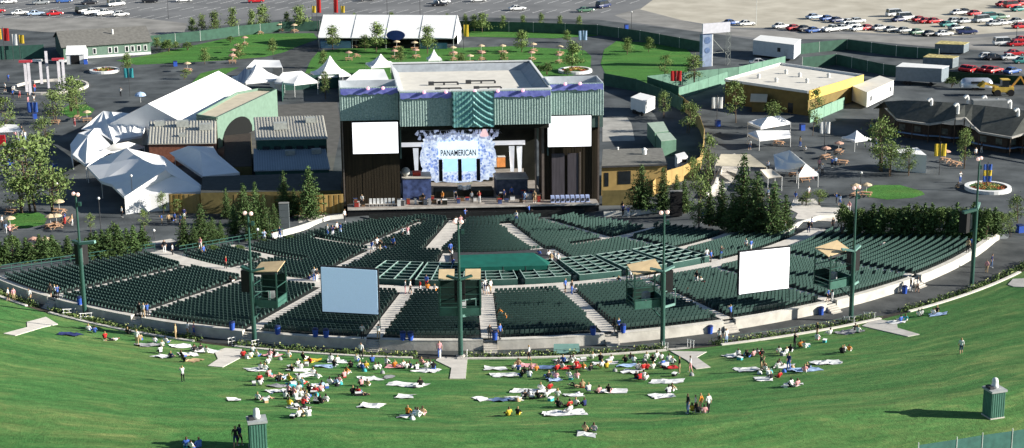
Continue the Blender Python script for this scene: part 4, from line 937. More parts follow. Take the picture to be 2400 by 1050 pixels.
b = MB(); b.beam((c.x + 1.8, c.y, 1.9), (c.x + 3.6, c.y, 4.2), .35, .4); b.beam((c.x + 3.6, c.y, 4.2), (c.x + 4.8, c.y, 2.2), .3, .3); b.build('digger_arm', M('loader_orange', (.6, .3, .05), .5, .2), t)
for dx in (-1.4, 1.5):
    for dy in (-1.0, .75): b = MB(); b.tube((c.x + dx, c.y + dy, .75), (c.x + dx, c.y + dy + .4, .75), .75, n=12); b.build('wheel', black, t)
# big dark shingle roof at right with a wavy eave
def pavilion():
    E = [(2081, 256, 3.7), (2104, 281, 3.7), (2140, 286, 3.7), (2178, 291, 3.7), (2206, 287, 4.1), (2240, 278, 5.2), (2262, 276, 5.3), (2276, 291, 4.4), (2296, 310, 3.6), (2370, 322, 3.6), (2400, 313, 4.0), (2470, 330, 3.6), (2560, 345, 3.6)]
    Tp = [(2072, 238, 5.6), (2120, 235, 6.6), (2150, 236, 6.9), (2190, 238, 7.1), (2210, 239, 7.2), (2240, 241, 7.2), (2262, 243, 7.2), (2280, 245, 7.2), (2310, 248, 7.2), (2380, 256, 7.2), (2410, 260, 7.2), (2480, 268, 7.2), (2570, 280, 7.2)]
    e = [P(*p) for p in E]; tp = [P(*p) for p in Tp]; c = (e[0] + tp[-1]) / 2; t = thing('pavilion', Vector((c.x, c.y, 0)), 'big pavilion with dark shingle roof, wavy pale eave and white roof vents', 'building')
    b = MB()
    for i in range(len(e) - 1):
        b.poly([e[i], e[i + 1], tp[i + 1], tp[i]]); b.poly([tp[i], tp[i + 1], tp[i + 1] + Vector((0, 10, -3.5)), tp[i] + Vector((0, 10, -3.5))])
    b.build('roof', shingle2, t)
    b = MB()
    for i in range(len(e) - 1): b.beam(e[i] + Vector((0, -.05, -.05)), e[i + 1] + Vector((0, -.05, -.05)), .3, .36)
    b.build('eave_trim', M('eave_pale', (.42, .40, .36), .8, .15), t)
    b = MB()
    g = [Vector((p.x, p.y + 2.6, 0)) for p in e[1:]]
    for i in range(len(g) - 1): b.faces([g[i], g[i + 1], g[i + 1] + Vector((0, 0, 3.4)), g[i] + Vector((0, 0, 3.4))], [(0, 1, 2, 3)])
    b.faces([g[0], Vector((e[0].x, e[0].y + 8, 0)), Vector((e[0].x, e[0].y + 8, 3.4)), g[0] + Vector((0, 0, 3.4))], [(0, 3, 2, 1)])
    b.build('wall', M('pavilion_brown', (.055, .04, .032), .85, .3, 1), t)
    k = 0
    for i in range(len(g) - 1):
        L = (g[i + 1] - g[i]).length
        b = MB(); b.beam(g[i] + Vector((0, -.5, 1.0)), g[i + 1] + Vector((0, -.5, 1.0)), .5, .18); b.build('counter', M('counter_blue', (.20, .32, .52), .6, .15), t)
        for j in range(int(L / 2.2)):
            p = g[i].lerp(g[i + 1], (j + .3) / max(1, int(L / 2.2))); q = p + (g[i + 1] - g[i]).normalized() * 1.3; b = MB(); b.beam(p + Vector((0, -.06, 2.0)), q + Vector((0, -.06, 2.0)), .05, 1.1); b.build('window', M('service_window', (.10, .12, .11), .4, .6, 1.5), t)
        p = e[i + 1]; b = MB(); b.tube((p.x, p.y + .4, 0), (p.x, p.y + .4, p.z - .1), .1, n=6); b.build('post', M('post_brown', (.1, .07, .05)), t)
    for px, py in ((2183, 250), (2245, 262), (2268, 243), (2310, 244), (2340, 252), (2368, 254), (2386, 274)):
        p = P(px, py, 6.2); b = MB(); b.tube(p - Vector((0, 0, .8)), p + Vector((0, 0, 1.2)), .28, n=10); b.tube(p + Vector((0, 0, 1.2)), p + Vector((-.35, -.1, 1.6)), .28, .3, 10); b.tube(p + Vector((-.35, -.1, 1.6)), p + Vector((-.8, -.2, 1.2)), .3, .34, 10); b.build('roof_vent', white, t)
    b = MB(); p = P(2325, 244, 7.4); b.box((p.x, p.y + 2, 6.4), (6.5, 2, 1.5)); b.build('roof_screen', M('screen_grey', (.24, .25, .25)), t)
pavilion()
# lattice gate tower with signs
def gate():
    a, c2 = P(1657, 156), P(1706, 152); t = thing('gate_tower', a, 'gate tower with pale top sign, blue emblem panel and lattice leg', 'gate'); u, v, L = U(a, c2)
    w_ = 2.5; b = MB(); p = a - u * (w_ / 2); q = a + u * (w_ / 2); b.box8([p, q, q + v * 1.6, p + v * 1.6], [x + Vector((0, 0, 7.6)) for x in (p, q, q + v * 1.6, p + v * 1.6)]); b.build('sign_box', M('panel_slate', (.22, .28, .40), .6, .2, 1), t)
    b = MB(); b.beam(q + Vector((0, 0, 3.8)) + u * .12, q + u * .12 + v * 1.6 + Vector((0, 0, 3.8)), .2, 7.6); b.build('side_strip', white, t)
    for z, r_ in ((6.3, .85), (3.9, .7)):
        b = MB(); pts = [a - v * .06 + u * (r_ * math.cos(6.2832 * k / 20)) + Vector((0, 0, z + r_ * math.sin(6.2832 * k / 20))) for k in range(20)]; b.poly(pts); b.build('emblem', M('emblem_blue', (.10, .16, .30), .5, .3, 2), t)
    b = MB(); p, q = a - u * 1.4 + Vector((0, 0, 8.0)), c2 + u * .3 + Vector((0, 0, 8.0)); b.beam(p + Vector((0, 0, 1.15)), q + Vector((0, 0, 1.15)), .4, 2.4); b.build('top_sign', M('sign_pale_grey', (.55, .55, .60), .6, .08), t)
    b = MB(); d = u * .4
    for o1 in (-d - v * .4, d - v * .4, d + v * .4, -d + v * .4): b.beam(c2 + o1, c2 + o1 + Vector((0, 0, 8.0)), .1, .1)
    for k in range(8):
        s = 1 if k % 2 else -1; b.beam(c2 + d * s - v * .4 + Vector((0, 0, k)), c2 - d * s - v * .4 + Vector((0, 0, k + 1)), .06, .06)
    b.beam(a + u * 1.5 + Vector((0, 0, 6.5)), c2 + Vector((0, 0, 2.2)), .1, .1); b.beam(a + u * 1.5 + Vector((0, 0, 3.2)), c2 + Vector((0, 0, 3.2)), .1, .1)
    b.build('lattice_leg', M('lattice_grey', (.30, .32, .30), .5), t)
gate()
# small tents and kiosks on the right plaza
polytent('canopy_tent', 'white hipped canopy with a blue shaded end, nearest the yellow building', dict(a=(1753, 286, 2.7), b=(1783, 298, 2.7), c=(1853, 286, 2.7), p=(1800, 274, 3.9), q=(1826, 271, 3.9), e=(1775, 279, 2.7)), [('a', 'b', 'p'), ('b', 'c', 'q', 'p'), ('e', 'a', 'p')], valance='abc', legs='abc')
polytent('canopy_tent', 'low white canopy just in front of the blue-ended hipped canopy', dict(a=(1752, 312, 2.2), b=(1780, 326, 2.2), c=(1853, 318, 2.2), d=(1850, 305, 2.8), e=(1772, 306, 2.8)), [('a', 'b', 'e'), ('b', 'c', 'd', 'e')], valance='abc', legs='abc')
polytent('canopy_tent', 'blue and white ridged tent over the food stall by the concrete ramp', dict(a=(1813, 362, 3.2), b=(1851, 352, 4.3), c=(1845, 380, 3.2), d=(1817, 396, 2.4), e=(1868, 398, 2.4), f=(1888, 384, 4.0), g=(1918, 407, 2.4), h=(1872, 410, 2.4)), [('a', 'c', 'b'), ('b', 'c', 'f'), ('a', 'd', 'c'), ('c', 'd', 'e', 'f'), ('f', 'h', 'g'), ('b', 'f', 'g')], valance='dehg', legs='dghe')
peaktent('canopy_tent', 'small white peaked canopy left of the big dark pavilion', 2006, 348, 3.9, 2.1, 3.5, .5)
t, W = block('kiosk', 'white cube kiosk with a blue shaded left side beyond the hedge', 'kiosk', [(2080, 352), (2103, 358), (2172, 364), (2150, 346)], 3.3, tentw, tentw)
polytent('flat_canopy', 'flat beige canopy above the concrete ramp', dict(a=(1676, 388, 2.8), b=(1690, 361, 3.0), c=(1758, 362, 3.0), d=(1797, 392, 2.8)), [('a', 'd', 'c', 'b')], valance='abcd', legs='acd', mat=beige)
polytent('flat_canopy', 'small pale canopy between the ramp and the food stall tent', dict(a=(1800, 418, 2.5), b=(1782, 397, 2.7), c=(1808, 396, 2.7), d=(1833, 414, 2.5)), [('a', 'd', 'c', 'b')], valance='abcd', legs='acd', mat=M('canopy_cream', (.70, .64, .54), .8, .05))
polytent('canopy_tent', 'white canopy with a red sign at the left edge of the plaza', dict(a=(-30, 312, 2.8), b=(-20, 290, 3.4), c=(40, 292, 3.4), d=(52, 308, 2.8)), [('a', 'd', 'c', 'b')], valance='abcd', legs='abcd')
b = MB(); p = P(2, 350, 0); b.box((p.x, p.y, .8), (2.0, .3, 2.0), 0); tag(b.build('vending_sign', M('sign_red', (.55, .02, .03), .5, .1)), 'red square sign under the white canopy at the left edge', 'sign')
# mixing desk canopy in the seating
t = thing('mixing_tent', P(1175, 628, 1.6), 'dark green canvas canopy over the mixing desk in mid seating', 'tent'); b = MB()
V = [T(1072, 640), T(1282, 636)]
za = 3.9
fl, fr = P(1073, 627, za), P(1285, 622, za); bl, br = P(1075, 598, za + .5), P(1250, 592, za + .5)
mid = [fl.lerp(fr, k / 8) + Vector((0, 0, 0)) for k in range(9)]; midb = [bl.lerp(br, k / 8) for k in range(9)]
for k in range(8): b.poly([mid[k], mid[k + 1], midb[k + 1], midb[k]])
b.poly([fr, P(1290, 615, za - .3), br])
b.build('canopy', M('canvas_green', (.008, .115, .085), .7, .15, 1), t)
b = MB(); b.beam(fl - Vector((0, 0, .3)), fr - Vector((0, 0, .3)), .04, .6); b.build('valance', MATS['canvas_green'], t)
for k in (0, 2, 4, 6, 8):
    for q in (mid[k], midb[k]): b = MB(); b.tube((q.x, q.y, hz(q.x, q.y)), q, .05, n=6); b.build('leg', darkgrey, t)
b = MB(); m0 = fl.lerp(bl, .5); m1 = fr.lerp(br, .5); b.beam((m0.x + 1, m0.y, 2.7), (m1.x - 1, m1.y, 2.7), 1.2, .25); b.build('mixing_desk', black, t)
b = MB(); pts = [];
for k in range(21):
    ph = CAN[2] + (CAN[3] - CAN[2]) * k / 20
    for rr_ in (CAN[0], CAN[1]): x, y = pol(rr_, ph); pts.append((x, y, zprof(CAN[1]) + .05))
b.faces(pts, [(2 * k, 2 * k + 1, 2 * k + 3, 2 * k + 2) for k in range(20)]); b.build('platform', darkgrey, t)
# ================================================================== describing repeats
LM = [(90, 765, 'the far-left lawn landing'), (530, 838, 'the left lawn landing'), (1060, 862, 'the central lawn landing'), (1620, 840, 'the right lawn landing'), (2085, 768, 'the far-right lawn landing'),
      (605, 1000, 'the left lawn pillar'), (2328, 940, 'the right lawn pillar'), (1328, 815, 'the green shed roof'), (820, 680, 'the blue-lit screen'), (1790, 630, 'the white right screen'),
      (1175, 610, 'the green mixing canopy'), (183, 745, 'the leftmost light tower'), (597, 790, 'the second light tower'), (1080, 740, 'the central light tower'), (1562, 740, 'the fourth light tower'), (1990, 700, 'the fifth light tower'), (2302, 640, 'the rightmost light tower'),
      (870, 480, 'the white stage chairs'), (1340, 470, 'the pale stage speakers'), (1090, 480, 'the drum riser'), (350, 430, 'the blue-shaded marquee'), (420, 230, 'the huge gabled marquee'), (245, 165, 'the left flower planter'), (2315, 443, 'the right flower planter'), (1348, 165, 'the middle flower planter'),
      (60, 520, 'the left grass island'), (180, 262, 'the upper grass island'), (2095, 450, 'the right grass island'), (1860, 385, 'the food stall tent'), (1800, 300, 'the blue-ended canopy'), (2006, 330, 'the small peaked canopy'), (2138, 380, 'the white kiosk'), (2240, 300, 'the dark pavilion'),
      (1700, 420, 'the concrete ramp'), (1900, 510, 'the entrance terrace'), (1480, 420, 'the tan building'), (1860, 200, 'the yellow building'), (1820, 105, 'the shade-grey office trailer'), (1676, 100, 'the gate tower'), (910, 75, 'the far marquee'), (250, 90, 'the gabled building'), (2160, 180, 'the long truck trailer'),
      (1520, 150, 'the corner lawn'), (1560, 320, 'the green containers'), (560, 380, 'the small blue-shaded marquee'), (690, 300, 'the green concession building'), (100, 210, 'the column sculpture'), (2320, 200, 'the yellow loader'), (720, 480, 'the tan board fence'), (2230, 110, 'the back dumpster'), (1505, 250, 'the white box trailer'), (1100, 140, 'the picnic lawn'), (400, 570, 'the left seating entrance')]
def where(px, py, skip=()):
    best = min((l for l in LM if l[2] not in skip), key=lambda l: (l[0] - px) ** 2 + ((l[1] - py) * 1.6) ** 2)
    dx, dy = px - best[0], (py - best[1]) * 1.6
    if abs(dx) >= abs(dy): return ('left of ' if dx < 0 else 'right of ') + best[2]
    return ('behind ' if dy < 0 else 'in front of ') + best[2]
PEND = []
def later(o, base, px, py, skip=()): PEND.append([o, base + ' ' + where(px, py, skip), px])
ORD = ['first', 'second', 'third', 'fourth', 'fifth', 'sixth', 'seventh', 'eighth', 'ninth', 'tenth', 'eleventh', 'twelfth', 'thirteenth', 'fourteenth', 'fifteenth', 'sixteenth']
def settle():
    d = {}
    for o, s, px in PEND: d.setdefault(s, []).append((px, o))
    for s, l in d.items():
        l.sort(key=lambda q: q[0])
        for k, (px, o) in enumerate(l):
            if len(l) == 1: o['label'] = s
            elif len(l) == 2: o['label'] = s + (', the left one' if k == 0 else ', the right one')
            else: o['label'] = s + (', leftmost' if k == 0 else ', rightmost' if k == len(l) - 1 else ', %s from left' % ORD[min(k, 15)])

# ================================================================== trees
def leafmat(name, c, c2):
    m = M(name, c, .75, .35, 1.1, spec=.2, rgb2=c2, rnd=.18); return m
conm = leafmat('conifer_leaf', (.045, .095, .032), (.13, .21, .065))
leafm = leafmat('light_leaf', (.10, .165, .050), (.26, .35, .11))
bushm = leafmat('bush_leaf', (.05, .10, .028), (.14, .21, .06))
barkm = M('bark', (.13, .09, .06), .9, .3, 4, .4)
def card(b, p, s, rr):
    a = rr.uniform(0, 6.283); t = rr.uniform(-1, 1); n = Vector((math.cos(a) * math.sqrt(1 - t * t), math.sin(a) * math.sqrt(1 - t * t), t))
    x = n.orthogonal().normalized(); y = n.cross(x); k = rr.uniform(0, 6.283); x, y = x * math.cos(k) + y * math.sin(k), y * math.cos(k) - x * math.sin(k)
    b.poly([p - x * s, p - y * s * .55, p + x * s, p + y * s * .55])
def conifer_mesh(seed, n=26, fat=.21, c0=.020, c1=.038, st=.014):
    rr = random.Random(seed); tr = MB(); tr.tube((0, 0, 0), (0, 0, .93), .022, .004, 7); b = MB()
    for k in range(n):
        f = k / (n - 1); z = .07 + .90 * f; R_ = fat * (1 - f) ** rr.uniform(.6, 1.0) * rr.uniform(.62, 1.2) + .012
        nb = 5 + int(8 * (1 - f)); a0 = rr.uniform(0, 6.28)
        for j in range(nb):
            a = a0 + 6.283 * j / nb + rr.uniform(-.25, .25); L = R_ * rr.uniform(.4, 1.3); d = Vector((math.cos(a), math.sin(a), -.12 + .35 * f))
            if f < .8 and L > .06: tr.tube((0, 0, z), Vector((0, 0, z)) + d * L * .8, .004, .002, 4)
            for q in range(max(3, int(L / st))):
                g = rr.uniform(.2, 1); p = Vector((0, 0, z)) + d * L * g; p += Vector((rr.gauss(0, .014), rr.gauss(0, .014), rr.gauss(0, .012))); card(b, p, rr.uniform(c0, c1), rr)
    return tr, b
def leafy_mesh(seed, wid=.36, base=.25, dens=1.0, multi=1, slim=False):
    rr = random.Random(seed); tr = MB(); b = MB()
    for mstem in range(multi):
        ox = Vector((rr.uniform(-.05, .05), rr.uniform(-.05, .05), 0)) if multi > 1 else Vector()
        top = ox + Vector((rr.uniform(-.08, .08), rr.uniform(-.08, .08), .88)); tr.tube(ox, ox.lerp(top, .5), .014, .009, 6); tr.tube(ox.lerp(top, .5), top, .009, .003, 6)
        for k in range(int(20 / multi) + 6):
            f = rr.uniform(.0, 1); z = base + (.9 - base) * f; a = rr.uniform(0, 6.283)
            prof = math.sin(math.pi * min(1, .15 + .85 * f)) ** .7 if not slim else (1 - f * .8)
            L = wid * prof * rr.uniform(.45, 1.05) + .03; o = ox.lerp(top, z / .95); d = Vector((math.cos(a), math.sin(a), rr.uniform(.15, .7))).normalized(); e = o + d * L
            tr.tube(o, e, .005, .002, 4)
            nc = rr.randint(2, 4)
            for c in range(nc):
                cc = o.lerp(e, rr.uniform(.45, 1.05)); s = rr.uniform(.035, .075)
                for q in range(int(16 * dens)): card(b, cc + Vector((rr.gauss(0, s), rr.gauss(0, s), rr.gauss(0, s * .75))), rr.uniform(.016, .030), rr)
    return tr, b
def bush_mesh(seed):
    rr = random.Random(seed); tr = MB(); b = MB()
    for k in range(5):
        a = rr.uniform(0, 6.28); tr.tube((0, 0, 0), (.16 * math.cos(a), .16 * math.sin(a), .6), .02, .006, 5)
    for k in range(70):
        t = rr.uniform(-.2, 1); a = rr.uniform(0, 6.283); r_ = rr.uniform(.25, 1) ** .5; c = Vector((.36 * r_ * math.cos(a) * math.sqrt(max(0, 1 - t * t)), .36 * r_ * math.sin(a) * math.sqrt(max(0, 1 - t * t)), .48 + .46 * t * r_))
        for q in range(14): card(b, c + Vector((rr.gauss(0, .05), rr.gauss(0, .05), rr.gauss(0, .05))), rr.uniform(.03, .05), rr)
    return tr, b
PRO = {}
def proto_tree(key, nm, gen, lm):
    tr, b = gen; r_ = bpy.data.objects.new(nm, None)
    a = tr.build('trunk', barkm); c = b.build('crown', lm)
    col.objects.unlink(a); col.objects.unlink(c); PRO[key] = (nm, a, c)
for k in range(4): proto_tree('c%d' % k, 'conifer', conifer_mesh(20 + k, fat=(.20, .24, .17, .27)[k]), conm)
for k in range(4): proto_tree('f%d' % k, 'conifer', conifer_mesh(120 + k, 36, (.20, .25, .17, .29)[k], .011, .021, .0085), conm)
for k in range(3): proto_tree('l%d' % k, 'leafy_tree', leafy_mesh(40 + k, .36, .20, .8, (1, 2, 3)[k]), leafm)
for k in range(2): proto_tree('s%d' % k, 'young_tree', leafy_mesh(60 + k, .20, .22, 1.0, 1, True), leafm)
for k in range(2): proto_tree('b%d' % k, 'bush', bush_mesh(80 + k), bushm)
treer = random.Random(9)
def tree(kind, px, pb, pt, wpx=None, base='', cat='tree', group=None):
    vs = sorted(k for k in PRO if k[0] == kind); key = treer.choice(vs); nm, a, c = PRO[key]
    p = T(px, pb); h = max(.6, zat(p, pt) - p.z)
    t = bpy.data.objects.new(nm, None); col.objects.link(t); t.location = p; t.rotation_euler = (0, 0, treer.uniform(0, 6.28))
    wdef = {'f': .44, 'c': .44, 'l': .70, 's': .42, 'b': .9}[kind]; sx = h
    if wpx:
        mpp = (P(px + 50, pb) - P(px - 50, pb)).length / 100; sx = wpx * mpp / wdef
    t.scale = (sx, sx, h)
    for q in (a, c): o = q.copy(); col.objects.link(o); o.parent = t
    tag(t, None, cat, group); later(t, base, px, pb); return t
CON = 'dark green conifer'; 
for x, pb, pt, w_ in [(2, 616, 566, 26), (17, 615, 560, 28), (46, 612, 562, 32), (74, 610, 572, 34), (110, 607, 556, 32), (140, 604, 578, 20), (186, 604, 562, 26), (203, 603, 562, 26), (228, 600, 546, 34), (256, 598, 540, 34), (280, 596, 534, 36), (315, 590, 532, 32)]:
    tree('c', x, pb + 2, pt - 4, w_ * 1.35, 'pointed hedge conifer', 'tree', 'conifers in the left hedge row')
for x, pb, pt in [(30, 600, 548), (62, 598, 556), (94, 596, 548), (124, 596, 550), (160, 594, 552), (215, 590, 545), (242, 588, 538), (270, 584, 520), (298, 580, 534), (335, 578, 530), (-5, 600, 556)]: tree('b' if int(x) % 3 == 0 else 'c', x, pb, pt, 38, 'back hedge conifer' if int(x) % 3 else 'back hedge shrub', 'tree', 'conifers in the left hedge row')
for x, pb, pt, w_ in [(433, 580, 500, 44), (457, 582, 522, 30), (474, 574, 476, 46), (500, 570, 508, 34), (518, 566, 516, 28), (532, 512, 440, 32), (550, 552, 478, 34), (574, 530, 428, 42), (602, 556, 424, 40), (622, 556, 454, 36), (644, 550, 476, 30), (668, 508, 398, 46), (727, 512, 388, 56), (690, 505, 440, 40), (588, 560, 490, 36)]:
    tree('f', x, pb, pt, w_ * 1.1, 'tall dark conifer', 'tree', 'conifers left of the stage')
for x, pb, pt, w_ in [(1503, 496, 384, 66), (1553, 498, 392, 52), (1603, 500, 420, 56), (1585, 470, 408, 40), (1636, 510, 400, 58), (1660, 452, 300, 52), (1690, 535, 420, 66), (1662, 530, 440, 60), (1740, 540, 358, 84), (1772, 548, 400, 84), (1812, 552, 425, 84), (1840, 545, 455, 60), (1716, 545, 450, 60), (1640, 540, 470, 50), (1625, 440, 360, 42)]:
    tree('l' if x in (1660, 1636, 1625, 1640) else 'f', x, pb, pt, w_, 'loose light green tree' if x in (1660, 1636, 1625, 1640) else 'bushy dark conifer', 'tree', 'conifers right of the stage')
for i, x in enumerate(range(1972, 2345, 19)):
    tree('c' if i % 3 else 'b', x + treer.uniform(-4, 4), 556 + treer.uniform(-3, 3), 480 + treer.uniform(-8, 14), 44, 'dense hedge conifer' if i % 3 else 'round hedge shrub', 'tree' if i % 3 else 'shrub', 'trees of the right hedge')
for i, x in enumerate(range(1985, 2340, 27)):
    tree('b', x + treer.uniform(-5, 5), 532, 488 + treer.uniform(-6, 8), 46, 'tall leafy hedge shrub', 'shrub', 'trees of the right hedge')
for x, pb, pt, w_ in [(78, 495, 300, 150), (45, 500, 400, 100), (118, 498, 380, 100), (92, 420, 300, 90), (20, 330, 215, 70), (130, 290, 200, 70), (165, 262, 170, 70), (185, 270, 200, 60), (110, 340, 270, 60)]:
    tree('l', x, pb, pt, w_, 'airy light green young tree', 'tree', 'airy trees on the left plaza')
for x, pb, pt, w_ in [(1725, 288, 178, 62), (1812, 300, 230, 52), (1905, 318, 196, 44), (2066, 400, 262, 80), (2082, 412, 320, 70), (2130, 412, 340, 50), (2262, 395, 290, 40), (1630, 200, 120, 50), (1556, 190, 122, 40), (2385, 522, 452, 44), (2345, 556, 494, 40), (2368, 556, 490, 36), (1918, 480, 440, 40), (1890, 482, 446, 34)]:
    tree('l', x, pb, pt, w_, 'leafy green plaza tree', 'tree', 'leafy trees on the right plaza')
for x, pb, pt, w_ in [(1612, 312, 232, 56), (1556, 276, 208, 40), (340, 545, 486, 36), (213, 545, 497, 30), (384, 502, 446, 32), (418, 502, 462, 30), (762, 232, 158, 30), (432, 186, 160, 30), (1660, 410, 350, 44)]:
    tree('l', x, pb, pt, w_, 'small round-crowned tree', 'tree', 'small round trees')
for x, pb, pt, w_ in [(450, 80, 36, 22), (475, 78, 28, 22), (505, 82, 20, 30), (547, 78, 10, 28), (590, 76, 14, 22), (616, 72, 2, 34), (673, 70, 22, 18), (702, 72, 6, 40), (780, 116, 52, 34), (882, 122, 42, 42), (1002, 126, 52, 40), (856, 118, 76, 26), (1223, 122, 64, 36), (1130, 76, 24, 34), (1340, 166, 86, 44), (368, 116, 84, 24), (385, 118, 96, 20), (412, 116, 94, 18), (1112, 74, 30, 24), (640, 128, 84, 24), (560, 140, 96, 26), (480, 150, 108, 26), (760, 160, 112, 24), (940, 150, 104, 26), (1080, 168, 118, 26), (1180, 164, 116, 28), (1470, 128, 84, 28), (1520, 122, 82, 24), (1330, 100, 66, 20), (300, 168, 118, 26)]:
    tree('s', x, pb, pt, w_, 'slim young tree', 'tree', 'slim young trees behind the stage')
for x in (832, 878, 918, 962, 1006, 1048, 1090, 1180, 1226, 1268, 1312, 1358):
    tree('s', x, 74, 28 + treer.uniform(-6, 6), 17, 'small sapling along the perimeter fence', 'tree', 'saplings along the perimeter fence')
for x, pb, pt, w_ in [(1282, 176, 146, 34), (1265, 172, 152, 28), (395, 122, 92, 40), (440, 118, 98, 30), (540, 100, 84, 24), (1330, 178, 160, 24), (2230, 205, 180, 40), (1770, 545, 500, 60), (620, 572, 558, 30), (680, 566, 552, 34), (560, 590, 574, 34), (500, 592, 574, 30), (1880, 480, 462, 26)]:
    tree('b', x, pb, pt, w_, 'low green shrub', 'shrub', 'low shrubs around the plaza')
# planting strip behind the path
b = MB(); rr = random.Random(12); flo = []
landgaps = [(-38.8, -36.4), (-20.8, -17.6), (-3.2, .4), (15.4, 19), (33.8, 36.4)]
for k in range(4200):
    ph = rr.uniform(-58, 56); 
    if any(a < ph < c for a, c in landgaps): continue
    r_ = rr.uniform(94.0, 95.5); x, y = polo(r_, ph); hh = .75 * (.5 + .5 * math.sin(ph * 3.1) * math.sin(ph * 1.7 + 1)) + .25
    for q in range(3): card(b, Vector((x + rr.gauss(0, .1), y + rr.gauss(0, .1), hz(x, y) + rr.uniform(.05, hh))), rr.uniform(.10, .2), rr)
tag(b.build('ground_cover', bushm), kind='stuff')
b = MB()
for k in range(900):
    ph = rr.uniform(-58, 56)
    if any(a < ph < c for a, c in landgaps): continue
    r_ = rr.uniform(94.0, 95.5); x, y = polo(r_, ph); card(b, Vector((x, y, hz(x, y) + rr.uniform(.5, 1.0))), rr.uniform(.08, .16), rr)
tag(b.build('flowering_cover', M('flower_yellow', (.42, .42, .10), .8, .3, 1, rgb2=(.55, .6, .3))), kind='stuff')
# ================================================================== lawn landings, rails
LAND = [('shaded', [(8, 783), (64, 768), (63, 756), (108, 744), (136, 761), (102, 768), (36, 788)], -37.6), ('left', [(487, 859), (511, 843), (503, 826), (528, 817), (571, 820), (567, 838), (522, 862)], -19.2), ('central', [(1021, 846), (1032, 838), (1096, 840), (1091, 889), (1054, 889), (1058, 864)], -1.4),
        ('right', [(1571, 824), (1656, 826), (1633, 839), (1665, 862), (1632, 866), (1610, 846)], 17.2), ('far right', [(2020, 765), (2050, 749), (2101, 757), (2104, 770), (2155, 785), (2128, 790)], 35.1), ('last', [(2362, 668), (2374, 655), (2440, 652), (2440, 676), (2376, 673)], 50)]
for nm, pts, ph in LAND:
    W = [T(*p) for p in pts]; hh_ = sorted((rp(p.x, p.y) for p in W))[:2]; ph = (hh_[0][1] + hh_[1][1]) / 2; bm = bmesh.new(); vs = [bm.verts.new(p) for p in W]; bm.faces.new(vs)
    bmesh.ops.triangulate(bm, faces=bm.faces[:])
    for _ in range(3): bmesh.ops.subdivide_edges(bm, edges=bm.edges[:], cuts=1, use_grid_fill=True)
    for v in bm.verts: v.co.z = hz(v.co.x, v.co.y) + .10
    ex = bmesh.ops.extrude_face_region(bm, geom=bm.faces[:])
    for v in ex['geom']:
        if isinstance(v, bmesh.types.BMVert): v.co.z -= .35
    bmesh.ops.recalc_face_normals(bm, faces=bm.faces[:])
    me = bpy.data.meshes.new('lawn_landing'); bm.to_mesh(me); bm.free(); me.materials.append(palecon); o = bpy.data.objects.new('lawn_landing', me); col.objects.link(o); tag(o, kind='structure')
    if nm != 'last':
        for s in (-1, 1):
            t = thing('handrail', (*polo(94.6, ph + s * 1.0), 3.4), 'white pipe handrail on the %s side of the steps to the %s lawn landing' % ('left' if s < 0 else 'right', nm), 'handrail', 'handrails at the lawn landings')
            for k, rr_ in enumerate((93.7, 94.6, 95.5)):
                x, y = polo(rr_, ph + s * 1.0); z = hz(x, y); b = MB(); b.tube((x, y, z), (x, y, z + 1.0), .035, n=6); b.build('post', white, t)
            x0, y0 = polo(93.5, ph + s * 1.0); x1, y1 = polo(95.7, ph + s * 1.0); b = MB(); b.tube((x0, y0, hz(x0, y0) + 1), (x1, y1, hz(x1, y1) + 1), .035, n=6); b.tube((x0, y0, hz(x0, y0) + .55), (x1, y1, hz(x1, y1) + .55), .025, n=6); b.build('rail', white, t)
    b = MB()
    if nm != 'last':
        for k in range(4):
            r0 = 93.8 + k * .45; w_ = math.degrees(1.3 / r0); q = [polo(r0 + .45, ph - w_), polo(r0 + .45, ph + w_), polo(r0, ph + w_), polo(r0, ph - w_)]; b.box8([(x, y, 3.0) for x, y in q], [(x, y, 3.32 + k * .13) for x, y in q])
        tag(b.build('lawn_steps', concrete), kind='structure')
rail = M('rail_green', (.10, .16, .14), .5, .1)
for p0, p1, lb in ((-57, -39, 'thin rail along the planting bed at the far left'), (-36, -21, 'thin rail along the planting bed below the left light towers'), (-17.2, -3.4, 'thin rail along the planting bed left of the central landing'), (.6, 15.2, 'thin rail along the planting bed right of the central landing'), (19.2, 33.5, 'thin rail along the planting bed right of the fourth tower')):
    x, y = polo(94.0, p0); t = thing('railing', (x, y, 3.2), lb, 'railing', 'rails along the planting bed'); n = int((p1 - p0) / 1.25)
    for k in range(n + 1):
        x, y = polo(94.0, p0 + (p1 - p0) * k / n); z = hz(x, y); b = MB(); b.tube((x, y, z), (x, y, z + .95), .035, n=5); b.build('post', rail, t)
    b = MB()
    for k in range(n):
        x0, y0 = polo(94.0, p0 + (p1 - p0) * k / n); x1, y1 = polo(94.0, p0 + (p1 - p0) * (k + 1) / n)
        for dz in (.9, .5): b.beam((x0, y0, hz(x0, y0) + dz), (x1, y1, hz(x1, y1) + dz), .04, .04)
    b.build('rail', rail, t)
# little green shed roof on the path
t = thing('green_shed', T(1328, 832), 'small shed with pale green pitched roof beside the path', 'shed'); c = T(1328, 832); b = MB(); b.box((c.x, c.y, c.z - .3), (2.9, 1.3, .95)); b.build('wall', dgreenw, t)
b = MB(); b.box8([(c.x - 1.6, c.y - 1, c.z + .55), (c.x + 1.6, c.y - 1, c.z + .55), (c.x + 1.5, c.y + 1, c.z + 1.0), (c.x - 1.5, c.y + 1, c.z + 1.0)], [(c.x - 1.6, c.y - 1, c.z + .63), (c.x + 1.6, c.y - 1, c.z + .63), (c.x + 1.5, c.y + 1, c.z + 1.08), (c.x - 1.5, c.y + 1, c.z + 1.08)]); b.build('roof', palegreen, t)
